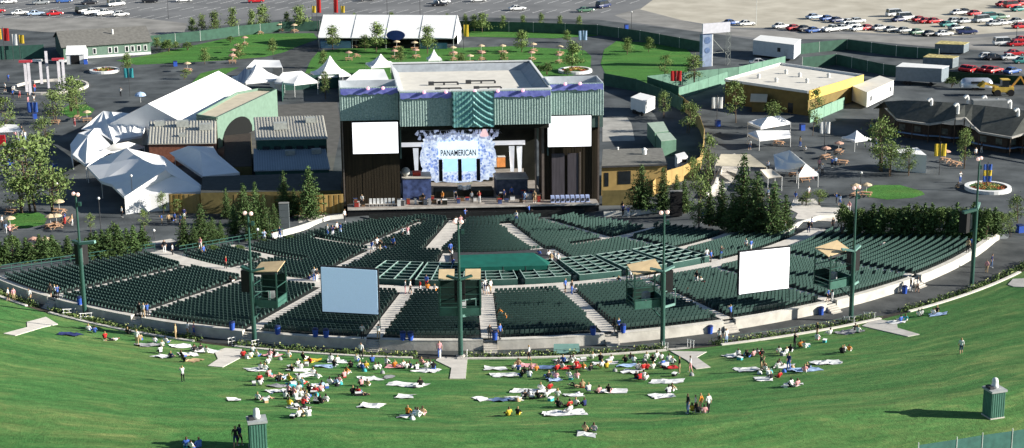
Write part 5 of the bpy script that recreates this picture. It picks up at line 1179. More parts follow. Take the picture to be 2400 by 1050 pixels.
# ================================================================== light towers over the seating
tpole = M('tower_green', (.024, .082, .064), .45, .12, 1, spec=.5)
for ph, base, ptop, proof, kind, lb in ((-33.5, (183, 750), 455, 572, 'a', 'leftmost dark green light tower with a black speaker box and slanted arms'), (-16.5, (597, 812), 500, 640, 'b', 'second light tower from left, with tan-roofed spotlight cage right of the pole'), (0, (1080, 840), 520, 660, 'b', 'central light tower with tan roof panels either side of a black speaker'),
                                        (15.5, (1562, 825), 498, 640, 'c', 'fourth light tower, with red-white lamps and tan roof left of the pole'), (32, (1990, 752), 440, 592, 'c', 'fifth light tower, taller, with large tan roof over an open cage'), (46.5, (2301, 672), 372, 492, 'a', 'rightmost light tower beside the hedge with pale slanted arms')):
    x, y = polo(93.2, ph); p = Vector((x, y, 3.2)); zt, zr = zat(p, ptop), zat(p, proof)
    t = thing('light_tower', p, lb, 'light tower', 'light towers along the back of the seating')
    dC = Vector((-math.sin(R(ph)), math.cos(R(ph)), 0)); dS = Vector((dC.y, -dC.x, 0))
    def G(a, d, z): return p + dS * a + dC * d + Vector((0, 0, z - p.z))
    b = MB(); b.tube(p - Vector((0, 0, .4)), G(0, 0, zr), .30, .27, 12); b.tube(G(0, 0, zr), G(0, 0, zt), .16, .11, 10); b.build('pole', tpole, t, smooth=False)
    b = MB(); b.lathe(G(0, 0, 3.1), [(.55, 0), (.55, .25), (.32, .3)], 12); b.build('base_collar', concrete, t)
    for s in (-1, 1):
        b = MB(); q = G(s * .40, 0, zt); b.ball(q, .25, 10); b.build('floodlight', M('lamp_pinkwhite', (.85, .55, .48) if True else 0, .4, .25, 1.5, emit=.35), t, smooth=True)
        b = MB(); b.beam(G(0, 0, zt - .35), q - Vector((0, 0, .2)), .1, .1); b.build('lamp_arm', tpole, t)
    b = MB(); b.beam(G(0, 0, zt - 1.4), G(.5, .1, zt - 1.2), .12, .12); b.box(tuple(G(.5, .1, zt - 1.5)), (.35, .35, .5)); b.build('small_light', tpole, t)
    if kind == 'a':
        for s, m_ in ((-1, tpole), (1, palegreen)): b = MB(); b.beam(G(0, 0, zr + .1), G(s * 2.0, .8, zr - .1 + .5 * (s > 0)), .5, .35); b.build('slanted_arm', m_, t)
        b = MB(); q = G(-.9, 1.0, zr - 3.0); b.box(tuple(q), (1.3, 1.1, 2.8), R(ph)); b.build('speaker_box', black, t)
        b = MB(); b.beam(G(.0, 0, zr - 2.9), G(-.9, 1.0, zr - 2.9), .2, .2); b.beam(G(0, 0, zr - .4), G(-.9, 1.0, zr - .4), .2, .2); b.build('bracket', tpole, t)
        b = MB(); b.box(tuple(G(-.35, .42, zr - 2.6)), (.5, .12, 2.0), R(ph)); b.build('speaker_grille', M('speaker_grey', (.22, .23, .23)), t)
    else:
        offx = {'b': 1.5 if ph < -5 else 0.0, 'c': -1.7}[kind]; wdt = {'b': 3.2 if ph < -5 else 4.9, 'c': 3.6}[kind]; D0, D1 = .8, 3.2; zf = zr - 4.3
        tanr = M('tan_roof', (.62, .47, .27), .75, .1, 1.2)
        if kind == 'b' and abs(ph) < 1:
            for s in (-1, 1): b = MB(); A = [G(s * .65 if s > 0 else -2.5, D0, zr), G(2.5 if s > 0 else -.65, D0, zr), G(2.5 if s > 0 else -.65, D1, zr + .5), G(s * .65 if s > 0 else -2.5, D1, zr + .5)]; b.box8(A, [q + Vector((0, 0, .1)) for q in A]); b.build('roof_panel', tanr, t)
        else:
            b = MB(); A = [G(offx - wdt / 2, D0, zr - .2), G(offx + wdt / 2, D0, zr + .1), G(offx + wdt / 2, D1, zr + .75), G(offx - wdt / 2, D1, zr + .35)]; b.box8(A, [q + Vector((0, 0, .12)) for q in A]); b.build('roof_panel', tanr, t)
            b = MB(); b.beam(A[0] - Vector((0, 0, .12)), A[1] - Vector((0, 0, .12)), .15, .3); b.build('roof_fascia', darkgrey, t)
        b = MB(); s0 = 0 if kind != 'b' or abs(ph) < 1 else -.9
        b.box(tuple(G(s0 if kind != 'c' else .75, .85, zr - 2.6)), (1.25, 1.1, 2.7), R(ph)); b.build('speaker_box', black, t)
        b = MB()
        for s in (-1, 1): b.beam(G(0, 0, zr + .25), G(s * 1.5, .6, zr + .55), .45, .22)
        b.build('slanted_arm', palegreen if kind != 'b' else tpole, t)
        # cage: floor, corner posts, rails and a mesh side
        b = MB(); A = [G(offx - wdt / 2, .35, zf), G(offx + wdt / 2, .35, zf), G(offx + wdt / 2, D1, zf), G(offx - wdt / 2, D1, zf)]; b.box8(A, [q + Vector((0, 0, .12)) for q in A]); b.build('cage_floor', tpole, t)
        b = MB()
        for q in A: b.beam(q, q + Vector((0, 0, zr - zf + .1)), .16, .16)
        for i in range(4):
            for dz in (.55, 1.1, 2.6): b.beam(A[i] + Vector((0, 0, dz)), A[(i + 1) % 4] + Vector((0, 0, dz)), .1, .1)
        b.build('cage_frame', tpole, t)
        b = MB(); hs_ = 3.4 if kind == 'b' else 1.7; b.beam(A[3] + Vector((0, 0, hs_ / 2 + .1)), A[2] + Vector((0, 0, hs_ / 2 + .1)), .05, hs_); b.build('rear_screen', M('cage_dark', (.012, .035, .028), .8, .3, 2), t)
        b = MB(); q0, q1 = A[1] - dC * .02, A[2]; b.beam(q0 + Vector((0, 0, .55)), q1 + Vector((0, 0, .55)), .05, 1.0)
        q0, q1 = A[0], A[1]; b.beam(q0 + Vector((0, 0, .45)) - dC * .05, q1 + Vector((0, 0, .45)) - dC * .05, .04, 1.0); b.build('cage_panel', M('cage_panel', (.045, .13, .10), .6, .2, 1.5), t)
        b = MB(); b.beam(G(.3, .2, zf - .05), G(1.9, .9, zf - .05), .1, .3); b.beam(G(1.9, .9, zf - .05), G(1.9, .9, zf + 1.9), .14, .14); b.beam(G(.3, .2, zf + 1.9), G(1.9, .9, zf + 1.9), .08, .08); b.build('side_frame', palegreen, t)
        b = MB(); b.box(tuple(G(offx + .2, 1.9, zf + .2)), (.8, .7, 1.3), R(ph) + .4); b.build('spotlight', M('spot_grey', (.30, .32, .32), .5, .3), t)
        b = MB(); b.beam(G(0, 0, zf), G(offx, D1, zf), .2, .2); b.beam(G(0, 0, zf - 1.6), G(offx * .7, 2.2, zf), .14, .14); b.build('bracket', tpole, t)
# ================================================================== big hanging screens
for pts, z0, lb, mt, ph in (((754, 888, 628, 733), 6.2, 'large blue-lit projection screen hung over the left seating', M('screen_blue', (.27, .39, .51), .6, .05, 9, emit=.42), -8), ((1731, 1850, 583, 690), 6.4, 'large bright white projection screen hung over the right seating', MATS['screen_white'], 21)):
    x0, x1, y0, y1 = pts; yb = y1; A = P(x0 + 2, (730 if x0 < 1000 else 690), z0); B2 = P(x1 - 2, (737 if x0 < 1000 else 675), z0)
    zA = zat(Vector((A.x, A.y, 0)), 626 if x0 < 1000 else 592); zB = zat(Vector((B2.x, B2.y, 0)), 634 if x0 < 1000 else 580)
    u, v, L = U(A, B2); t = thing('projection_screen', (A + B2) / 2, lb, 'screen', 'projection screens over the seating')
    b = MB(); b.box8([A, B2, B2 + v * .12, A + v * .12], [Vector((A.x, A.y, zA)), Vector((B2.x, B2.y, zB)), Vector((B2.x, B2.y, zB)) + v * .12, Vector((A.x, A.y, zA)) + v * .12]); b.build('screen_surface', mt, t)
    b = MB(); e = .14; q = [A - u * e - Vector((0, 0, e)), B2 + u * e - Vector((0, 0, e))]; w2 = [Vector((B2.x, B2.y, zB + e)) + u * e, Vector((A.x, A.y, zA + e)) - u * e]
    F4 = [p + v * .14 for p in q + w2]; b.faces(F4 + [p + v * .35 for p in F4], [(0, 1, 2, 3), (7, 6, 5, 4), (0, 4, 5, 1), (1, 5, 6, 2), (2, 6, 7, 3), (3, 7, 4, 0)]); b.build('screen_frame', black, t)
    for q in (q[0] + v * .25, q[1] + v * .25):
        b = MB(); b.tube((q.x, q.y, q.z + .3), (q.x, q.y, hz(q.x, q.y)), .07, n=6); b.build('mast', seatm, t)
# ================================================================== box seats
boxrail = M('box_rail', (.34, .46, .41), .5, .2, 1.5); boxpan = M('box_panel', (.035, .095, .08), .6, .15, 1)
for i, (p0, p1) in enumerate(((-13.6, -7.4), (-6.6, -.4), (.6, 6.6), (7.6, 13.6), (14.8, 20.6), (21.6, 27.4), (28.4, 34.4))):
    x, y = pol(55, (p0 + p1) / 2); lb = ['box seat block hidden partly by the blue-lit screen', 'box seat block left of the central tower', 'box seat block right of the central tower', 'box seat block below the right end of the green canopy', 'box seat block left of the fourth tower, tinted panels', 'sunlit box seat block behind the fourth tower roof', 'rightmost box seat block, right of the fourth tower pole'][i]
    t = thing('box_seating', (x, y, zprof(55)), lb, 'seating box', 'railed box seat blocks in mid seating')
    for rr_ in (49.9, 51.7, 53.5, 55.3, 57.1, 58.9, 60.6):
        b = MB(); bp = MB(); n = 6
        for k in range(n):
            a0, a1 = p0 + (p1 - p0) * k / n, p0 + (p1 - p0) * (k + 1) / n; z = zprof(rr_)
            A, B2 = Vector((*pol(rr_, a0), z)), Vector((*pol(rr_, a1), z)); b.beam(A + Vector((0, 0, 1.0)), B2 + Vector((0, 0, 1.0)), .11, .07); bp.beam(A + Vector((0, 0, .48)), B2 + Vector((0, 0, .48)), .06, .94)
        b.build('rail', boxrail, t); bp.build('panel', boxpan, t)
    for f in (0, .33, .67, 1):
        ph = p0 + (p1 - p0) * f; A, B2 = Vector((*pol(49.9, ph), zprof(49.9))), Vector((*pol(60.6, ph), zprof(60.6)))
        b = MB(); b.beam(A + Vector((0, 0, 1.02)), B2 + Vector((0, 0, 1.02)), .11, .07); b.build('rail', boxrail, t); b = MB(); b.beam(A + Vector((0, 0, .5)), B2 + Vector((0, 0, .5)), .06, .94); b.build('panel', boxpan, t)
cb = MB(); cb2 = thing
b = MB()
for rr_ in (50.8, 52.6, 54.4, 56.2, 58.0, 59.8):
    ph = -13.2
    while ph < 34.2:
        x, y = pol(rr_, ph); b.box((x, y, zprof(rr_)), (.5, .5, .42), R(ph)); b.box(tuple(Vector((*pol(rr_ + .25, ph), zprof(rr_) + .4))), (.5, .08, .45), R(ph)); ph += 1.15
tag(b.build('box_chairs', M('box_chair_grey', (.16, .20, .19), .6, .2, 2)), kind='stuff')
b = MB(); n = 60; pts = []
for k in range(n + 1):
    ph = -14 + 49 * k / n
    for r_ in (49.3, 61.2): pts.append((*pol(r_, ph), zprof(r_) + .06))
b.faces(pts, [(2 * k, 2 * k + 1, 2 * k + 3, 2 * k + 2) for k in range(n)]); tag(b.build('box_floor', M('box_floor', (.03, .045, .042), .9, .2, 1)), kind='structure')
# green rail along the left edge of the seating
for a0, a1, lb in ((62, 86, 'green pipe railing along the far-left edge of the seating below the hedge'), (41, 60, 'green pipe railing along the upper left edge of the seating')):
    t = thing('edge_railing', (*pol(a0, sect_lo(a0) - 1.2), 3), lb, 'railing'); b = MB(); n = 16
    for k in range(n):
        r0, r1 = a0 + (a1 - a0) * k / n, a0 + (a1 - a0) * (k + 1) / n; A, B2 = Vector((*pol(r0, -48.2 if a0 > 60 else -45), zprof(r0))), Vector((*pol(r1, -48.2 if a0 > 60 else -45), zprof(r1)))
        for dz in (1.05, .55): b.beam(A + Vector((0, 0, dz)), B2 + Vector((0, 0, dz)), .08, .08)
        q = MB(); q.tube(A, A + Vector((0, 0, 1.05)), .05, n=5); q.build('post', greenp, t)
    b.build('rail', greenp, t)
# ================================================================== people
skin = M('skin', (.50, .30, .20), .6, .08, 3)
CL = dict(w=('white', (.78, .78, .76)), r=('red', (.55, .03, .03)), b=('blue', (.06, .14, .48)), k=('black', (.015, .015, .018)), g=('grey', (.30, .30, .31)), y=('yellow', (.72, .50, .05)), o=('orange', (.70, .25, .04)),
          p=('pink', (.75, .36, .38)), n=('navy', (.02, .03, .12)), t=('tan', (.48, .34, .19)), d=('denim', (.10, .16, .30)), a=('sky-blue', (.38, .52, .75)), e=('teal', (.05, .35, .38)))
cloth = {k: M('cloth_' + v[0].replace(' ', '_'), v[1], .85, .1, 6) for k, v in CL.items()}
hairs = [M('hair_dark', (.02, .013, .009), .6, .2, 20), M('hair_brown', (.09, .05, .025), .6, .2, 20), M('hair_fair', (.35, .24, .11), .6, .2, 20)]
# skeletons: joint -> (position, radius); edges carry the clothing zone (0 skin, 1 top, 2 trousers, 3 hair)
def sk_stand(walk=0.0, arms=0):
    J = dict(pel=((0, 0, .95), .135), sp=((0, 0, 1.16), .125), ch=((0, 0, 1.36), .15), nk=((0, .01, 1.50), .058), hd=((0, .03, 1.62), .098), tp=((0, .02, 1.72), .085))
    for s, n in ((-1, 'l'), (1, 'r')):
        w_ = walk * s
        J['sh' + n] = ((s * .18, 0, 1.42), .062); 
        if arms == 1: J['el' + n] = ((s * .26, .16, 1.22), .046); J['ha' + n] = ((s * .14, .30, 1.40), .034); J['fi' + n] = ((s * .08, .34, 1.50), .026)
        else: J['el' + n] = ((s * .24, -.03 - w_ * .25, 1.14), .046); J['ha' + n] = ((s * .25, .05 - w_ * .35, .90), .034); J['fi' + n] = ((s * .25, .07 - w_ * .38, .80), .026)
        J['hp' + n] = ((s * .10, 0, .88), .098); J['kn' + n] = ((s * .11, .02 + w_ * .22, .50), .066); J['an' + n] = ((s * .11, -.02 + w_ * .30 - (.1 if w_ < 0 else 0), .09), .044); J['to' + n] = ((s * .12, .15 + w_ * .30, .035), .036)
    return J
def sk_sit(lean=-.10, knee=.34, reach=.0):
    J = dict(pel=((0, 0, .13), .140), sp=((0, lean * .6, .32), .13), ch=((0, lean, .53), .155), nk=((0, lean + .01, .67), .058), hd=((0, lean + .04, .79), .098), tp=((0, lean + .02, .89), .085))
    for s, n in ((-1, 'l'), (1, 'r')):
        J['sh' + n] = ((s * .18, lean, .60), .062); J['el' + n] = ((s * .27, lean + .06 + reach, .36), .046); J['ha' + n] = ((s * .19, lean + .26 + reach, .24 + .5 * reach), .034); J['fi' + n] = ((s * .16, lean + .34 + reach, .22 + .5 * reach), .026)
        J['hp' + n] = ((s * .11, .06, .12), .100); J['kn' + n] = ((s * .15, .42, knee), .068); J['an' + n] = ((s * .13, .76 - knee * .45, .08), .046); J['to' + n] = ((s * .14, .90 - knee * .45, .06), .036)
    return J
def sk_lie():
    J = dict(pel=((0, 0, .13), .135), sp=((0, -.22, .13), .125), ch=((0, -.42, .14), .15), nk=((0, -.56, .14), .058), hd=((0, -.68, .14), .098), tp=((0, -.78, .14), .085))
    for s, n in ((-1, 'l'), (1, 'r')):
        J['sh' + n] = ((s * .18, -.46, .13), .062); J['el' + n] = ((s * .30, -.28, .08), .046); J['ha' + n] = ((s * .16, -.12, .20), .034); J['fi' + n] = ((s * .08, -.06, .26), .026)
        J['hp' + n] = ((s * .10, .08, .12), .098); J['kn' + n] = ((s * .12, .46, .12 if s < 0 else .36), .066); J['an' + n] = ((s * .12, .86 if s < 0 else .72, .08), .044); J['to' + n] = ((s * .13, .92 if s < 0 else .86, .12), .036)
    return J
EDG = [('pel', 'sp', 1), ('sp', 'ch', 1), ('ch', 'nk', 0), ('nk', 'hd', 0), ('hd', 'tp', 3)]
for n in 'lr': EDG += [('ch', 'sh' + n, 1), ('sh' + n, 'el' + n, 1), ('el' + n, 'ha' + n, 0), ('ha' + n, 'fi' + n, 0), ('pel', 'hp' + n, 2), ('hp' + n, 'kn' + n, 2), ('kn' + n, 'an' + n, 5), ('an' + n, 'to' + n, 4)]
def body_mesh(nm, J, shorts):
    names = list(J); idx = {k: i for i, k in enumerate(names)}
    me = bpy.data.meshes.new(nm); me.from_pydata([J[k][0] for k in names], [(idx[a], idx[c]) for a, c, _ in EDG], [])
    o = bpy.data.objects.new(nm, me); col.objects.link(o)
    m = o.modifiers.new('skin', 'SKIN'); 
    for k in names: v = me.skin_vertices[0].data[idx[k]]; v.radius = (J[k][1], J[k][1] * (.72 if k in ('ch', 'sp', 'pel') else 1)); v.use_root = (k == 'pel')
    s_ = o.modifiers.new('sub', 'SUBSURF'); s_.levels = 1; s_.render_levels = 1
    out = bpy.data.meshes.new_from_object(o.evaluated_get(bpy.context.evaluated_depsgraph_get())); bpy.data.objects.remove(o); out.name = nm
    for k in range(5): out.materials.append(None)
    segs = [(Vector(J[a][0]), Vector(J[c][0]), z, (J[a][1] + J[c][1]) / 2) for a, c, z in EDG]; hd = Vector(J['hd'][0]); up = (Vector(J['tp'][0]) - hd).normalized()
    fwd = (Vector((0, 1, 0)) - up * up.y).normalized() if abs(up.y) < .9 else Vector((0, 0, 1))
    for f in out.polygons:
        c = f.center; best = None
        for a, b_, z, r_ in segs:
            t = max(0, min(1, (c - a).dot(b_ - a) / (b_ - a).length_squared)); d = (c - (a + (b_ - a) * t)).length - r_
            if best is None or d < best[0]: best = (d, z, t)
        z = best[1]
        if z == 0 and (c - hd).length < .16: z = 3 if (c - hd).dot(up) > .035 or (c - hd).dot(fwd) < -.02 else 0
        if z == 3 and (c - hd).dot(fwd) > .05 and (c - hd).dot(up) < .07: z = 0
        if z == 5: z = 0 if shorts else 2
        if z == 4: z = 4
        f.material_index = z; f.use_smooth = True
    return out
POSE = {}
for k, (J, sh) in dict(st=(sk_stand(), False), st2=(sk_stand(.35), True), st3=(sk_stand(0, 1), False), st4=(sk_stand(.2), False), s=(sk_sit(), False), s2=(sk_sit(-.2, .12), True), s3=(sk_sit(.05, .36, .15), False), s4=(sk_sit(-.12, .25), True), lie=(sk_lie(), True)).items():
    POSE[k] = body_mesh('person_' + k, J, sh)
pr = random.Random(77); VERB = dict(st='standing', s='seated', lie='lying')
FOLK = []
def person(px, py, pose, top, leg, rz=None, surf=None, extra='', skip=(), dz=0.0):
    key = pose if pose == 'lie' else pr.choice([k for k in POSE if k.startswith(pose) and (k[len(pose):] == '' or k[len(pose):].isdigit())])
    o = bpy.data.objects.new('person', POSE[key]); col.objects.link(o); p = surf or T(px, py); o.location = (p.x, p.y, p.z + dz + (.05 if pose != 'st' else .02))
    if rz is None: rz = pr.uniform(-.7, .7) if pose == 's' else pr.uniform(0, 6.28)
    o.rotation_euler = (0, 0, rz); k = pr.uniform(1.08, 1.24); o.scale = (k, k, k)
    mats = (skin, cloth[top], cloth[leg], pr.choice(hairs), cloth['w'] if pr.random() < .5 else cloth['k'])
    for i, m_ in enumerate(mats): o.material_slots[i].link = 'OBJECT'; o.material_slots[i].material = m_
    FOLK.append(o); sh = key in ('st2', 's2', 's4', 'lie'); tag(o, None, 'person')
    later(o, '%s person, %s top, %s %s' % (VERB[pose], CL[top][0], CL[leg][0], 'shorts' if sh else 'trousers'), px, py, skip); return o
# blankets spread on the lawn: thin cloth that follows the slope
def blanket(px, py, wpx, hpx, c):
    p = T(px, py); q = T(px + wpx / 2, py); r_ = T(px, py - hpx / 2); W = max(1.0, (q - p).length * 2); D = min(2.6, max(.9, (r_ - p).length * 1.6)); n = 5; rz = pr.uniform(-.6, .6)
    b = MB(); pts = []; ns = max(2, int(W / .5))
    for j in range(n + 1):
        for i in range(ns + 1):
            x, y = (i / ns - .5) * W, (j / n - .5) * D; X, Y = p.x + x * math.cos(rz) - y * math.sin(rz) + pr.gauss(0, .10), p.y + x * math.sin(rz) + y * math.cos(rz) + pr.gauss(0, .10); pts.append(Vector((X, Y, hz(X, Y) + .075 + pr.uniform(0, .17) * (pr.random() < .5))))
    f = [(j * (ns + 1) + i, j * (ns + 1) + i + 1, (j + 1) * (ns + 1) + i + 1, (j + 1) * (ns + 1) + i) for j in range(n) for i in range(ns)]
    b.faces(pts, f); b.faces([q - Vector((0, 0, .03)) for q in pts], [tuple(reversed(k)) for k in f])
    o = b.build('blanket', cloth[c], loc=(p.x, p.y, p.z)); tag(o, None, 'blanket', 'blankets spread on the lawn'); later(o, '%s blanket spread on the grass' % CL[c][0], px, py)
BL = """548 939 32 9 w;955 903 90 12 w;950 931 40 11 w;870 952 56 14 w;948 978 22 8 w;911 885 18 9 g;866 889 46 18 w;660 918 70 9 w;650 906 40 8 g;702 957 52 9 w;1128 936 34 12 w;1172 938 46 10 d;1205 936 30 12 w;1250 918 100 12 w;1322 970 100 14 w;1376 1019 44 9 w;1344 927 42 9 w;1437 918 64 12 w;1563 895 76 14 w;1572 862 32 9 r;1470 858 38 9 a;1553 930 56 12 w;1720 835 42 12 w;1752 867 56 13 w;1790 890 40 12 w;1886 868 64 13 a;1938 851 66 14 w;1856 904 42 9 w;1990 779 56 10 g;1836 860 42 10 w;1182 880 62 18 w;1290 862 60 10 d;1332 862 62 10 r;760 860 46 8 a;790 848 44 9 w;745 905 34 9 w;440 832 42 16 w;486 824 50 14 w;424 812 50 13 w;352 810 60 9 g;455 846 28 10 t;162 785 50 8 n;1000 870 60 12 w;1160 865 50 12 w;640 833 40 9 p;735 845 30 8 y;1300 892 34 8 a;1420 852 60 8 w;1660 905 1 1 w;600 868 40 10 w;720 880 46 12 w;690 905 40 10 e;930 860 50 10 p;1480 872 44 10 w;1330 846 60 9 w;2200 738 40 8 a;2100 757 36 8 w;1230 858 50 10 p;700 868 50 9 w;380 836 40 9 w"""
for l in BL.split(';'):
    q = l.split()
    if int(q[2]) > 5: blanket(*map(float, q[:4]), q[4])
PEOPLE = """208 778 s w b;222 782 s b k;247 796 s r k;263 799 lie w k;300 785 s k k;322 810 st w t;328 800 s t t;363 805 s w d;380 814 s w t;390 806 s w b;413 796 st t t;441 792 st w t;455 788 st p b;377 830 s w k;402 841 s n k;428 839 s k b;433 850 s k t;455 825 s k w;470 824 s k w;485 830 s w w;429 896 st w k;570 838 s r k;588 841 s w y;592 826 s w b;
603 838 s w b;632 838 s p w;643 837 s k w;677 840 s w o;712 845 s k w;728 853 s r y;628 856 s w k;612 868 s w k;622 870 s w d;685 872 s k w;705 866 s w w;698 860 s w k;783 863 s k w;775 850 s w w;790 851 s w w;847 842 st w k;835 850 s w b;822 864 s k k;843 863 s w b;850 868 s b k;873 852 s b k;858 865 s y w;880 870 s w k;888 868 s w w;905 857 s w k;925 862 s o k;945 862 s w w;952 866 s w k;962 865 s n w;978 870 s w k;990 856 s p k;1000 864 s w w;1010 862 s w k;1016 868 s k b;
632 884 s p r;645 884 lie p t;655 896 s k k;680 896 s y k;668 888 lie w a;710 903 s w r;702 897 s w w;735 880 s w w;743 890 s w w;775 903 s w d;790 903 s a w;795 898 s p w;808 888 s p r;812 880 s o w;848 906 s p k;862 907 s t w;610 906 s w k;608 896 s r k;985 906 s k k;605 940 s w k;618 938 lie w w;675 922 s p k;683 930 s k p;690 926 s p w;700 918 s w k;740 924 s r k;726 922 s k w;752 920 s p k;755 914 s a k;668 937 s w k;695 938 s w w;705 932 s w k;712 930 s k w;720 938 s w b;745 945 s w k;752 948 s k k;765 944 s w w;678 955 s y w;710 952 s r k;716 946 s p w;828 926 s k k;840 926 s r d;850 927 lie k d;700 980 s w k;725 979 s w w;708 976 s t w;955 974 s o k;972 977 s a w;978 980 s w w;990 977 s t p;
563 1046 st n k;553 1049 st k n;438 1052 s b k;451 1054 s w b;468 1052 s b b;1240 846 st w k;1215 859 s t k;1205 868 s w k;1320 852 s b k;1338 853 s w w;1344 850 s w k;1388 844 s w k;1407 848 s k k;1432 849 s w b;1465 851 s k k;1485 852 s w k;1478 846 s k w;1515 844 s w w;1530 850 s k w;1538 842 s w k;1550 846 s w t;1553 859 s b w;1575 856 s w k;1568 850 s w b;1592 876 st k t;1618 874 st w p;
1222 886 s k b;1230 878 s k k;1240 887 s w d;1256 872 s o w;1245 870 s p w;1215 870 s b w;1305 870 s r k;1318 866 s w r;1310 858 s k w;1343 869 s k k;1350 862 s r w;1367 869 s o w;1383 872 s k w;1410 864 s w y;1422 866 s y k;1285 889 s k b;1303 890 s p w;1298 886 s w w;1333 886 s w g;1352 891 s p w;1495 868 s w k;1507 869 s r w;1516 868 s r k;1530 867 s w w;1490 892 s k b;1500 893 s r k;1508 888 s w w;1513 894 s w p;
1268 918 s w w;1288 914 s r k;1240 934 s w k;1230 936 s k w;1280 934 s w k;1262 936 s k k;1307 932 s w k;1365 912 s t r;1348 908 lie t k;1380 920 s w d;1402 923 s p k;1427 922 s k p;1308 956 s k k;1333 957 s r k;1349 954 s w k;1371 955 s n k;1335 969 s w w;1213 976 s k y;1192 977 s y k;1568 925 s w k;1574 920 s t w;1372 1014 s t k;1392 1014 s g n;1612 970 st k d;1622 967 s y k;1630 968 st w k;1642 968 st o t;1660 968 st w k;1650 972 s p g;1635 972 s k g;
1685 808 st w k;1702 806 st w a;1730 836 s w k;1745 838 s a k;1752 840 s k b;1765 838 s p k;1775 834 s w n;1785 836 s k r;1783 872 st k t;1795 872 s w t;1790 868 s t k;1862 816 st k k;1876 816 s o k;1885 818 s w w;1915 792 st k t;1914 800 s w p;1945 787 s w w;2010 783 s w k;2004 776 s k w;1825 830 s w p;1842 833 s w k;1852 828 s k w;1828 860 s g k;1822 866 s w w;1848 868 st n b;1808 892 s k w;1825 888 s r k;1890 870 s k w;1886 876 s p w;1855 908 s w k;1866 908 s p w;1978 828 s w k;1974 831 s k k;1990 826 s o w;2110 756 s b w;2122 754 s e w;2153 744 s w k;2160 742 s w t;2187 739 s w k;2196 734 s k t;2252 830 st w n"""
LAWNP = []
for l in PEOPLE.replace('\n', '').split(';'):
    q = l.split()
    if q: person(float(q[0]), float(q[1]), q[2], q[3], q[4]); LAWNP.append((float(q[0]), float(q[1])))
ELSE = """20 706 st w k;33 706 st p t;70 712 st w t;120 702 st k k;130 702 st w k;136 702 st b k;328 748 st k k;337 746 st w t;346 744 st b k;850 802 st w k;888 808 st w t;1030 838 st p b;1148 806 st k k;1172 808 st b k;1450 800 st b k;1440 796 st k k;2276 606 st b k;2268 594 st t k;2324 628 st n d;2312 640 st p t;2140 672 s w k;2134 684 st k w;2150 686 st w k;1940 724 st b k;1950 716 st k w;1712 758 st b k;
737 660 st w b;724 658 s n k;743 662 st k w;872 594 st b w;884 586 st w k;890 592 st k t;901 588 s b k;922 586 st b k;944 562 st w k;956 560 st p w;946 552 s w w;1056 600 st b k;1062 634 st b k;1060 614 st w k;1210 522 st w b;1240 506 st b k;1248 504 s w k;1460 508 st n k;1472 512 st b w;1458 500 st k w;1506 590 s w w;1264 600 s b k;1284 602 s w k;1300 604 s w w;1292 622 st t w;1308 624 st w k;1656 614 st w b;1666 618 st b k;1690 606 st k b;1645 524 st b k;1658 522 st a b;1748 588 st w k;1760 590 st b w;1235 500 s a k;
530 632 st r k;405 600 st w k;386 594 st k w;470 586 st p w;478 604 st b k;542 662 s k w;640 572 st w k;620 570 st a w;656 562 st n b;768 556 st w b;780 558 st n w;798 552 st b a;790 548 st w k;808 520 st w k;950 688 st w p;962 690 st w k;985 688 st r w;1000 676 st b r;1002 680 s o k;1018 684 s w o;1130 690 st w k;1142 692 st k w;1150 688 st w t;1138 684 st w n;1170 740 s o w;1185 752 s o p;1325 686 st b k;1340 690 st k b;1348 688 s w k;1450 662 s k b;1478 660 st w k;1500 658 st w a;1520 652 st k w;1535 655 s w p;1632 668 st k w;1642 664 s w k;1650 672 s r w;1612 690 s r w;1068 522 s w o;1080 520 s p w;1090 516 st b k;
283 226 st w k;410 524 st b k;380 528 st b t;396 528 st t k;404 520 s k b;424 530 st b k;432 516 st n w;286 510 st w k;6 534 st w k;14 548 st a w;24 556 st p k;135 450 st w k;152 526 st b r;170 530 st t w;30 230 st b k;46 230 st p r;12 215 st w k;20 192 st b n;66 240 st k p;80 236 st k w;82 216 st r b;175 296 st p r;52 320 st k w;60 330 st w a;38 330 st p k;46 344 st a k;
1757 352 st w d;1887 354 s w k;1875 344 st t b;1927 410 st w k;1920 398 st p k;1950 394 st b k;1958 392 st a k;2250 428 st w b;2246 442 s k t;2286 372 st w k;2300 358 st k w;1895 462 st w p;1864 476 st b w;1960 478 st b k;1968 482 st a b;1952 540 st k k;1970 520 st n w;1902 538 st b k;1840 548 st w k;1895 548 st k n;1985 508 st w k;1990 500 st p w;2040 312 st e k;2056 330 st p k;2052 345 st w b;1770 470 s k w;2195 530 s a w;2070 580 s w p;1800 468 st a w;1830 400 st n k;1852 408 st o k;1892 412 st k b;1905 420 st w p;1912 424 st a k;1880 402 s o k;1800 402 st a k"""
for l in ELSE.replace('\n', '').split(';'):
    q = l.split()
    if q: person(float(q[0]), float(q[1]), q[2], q[3], q[4])
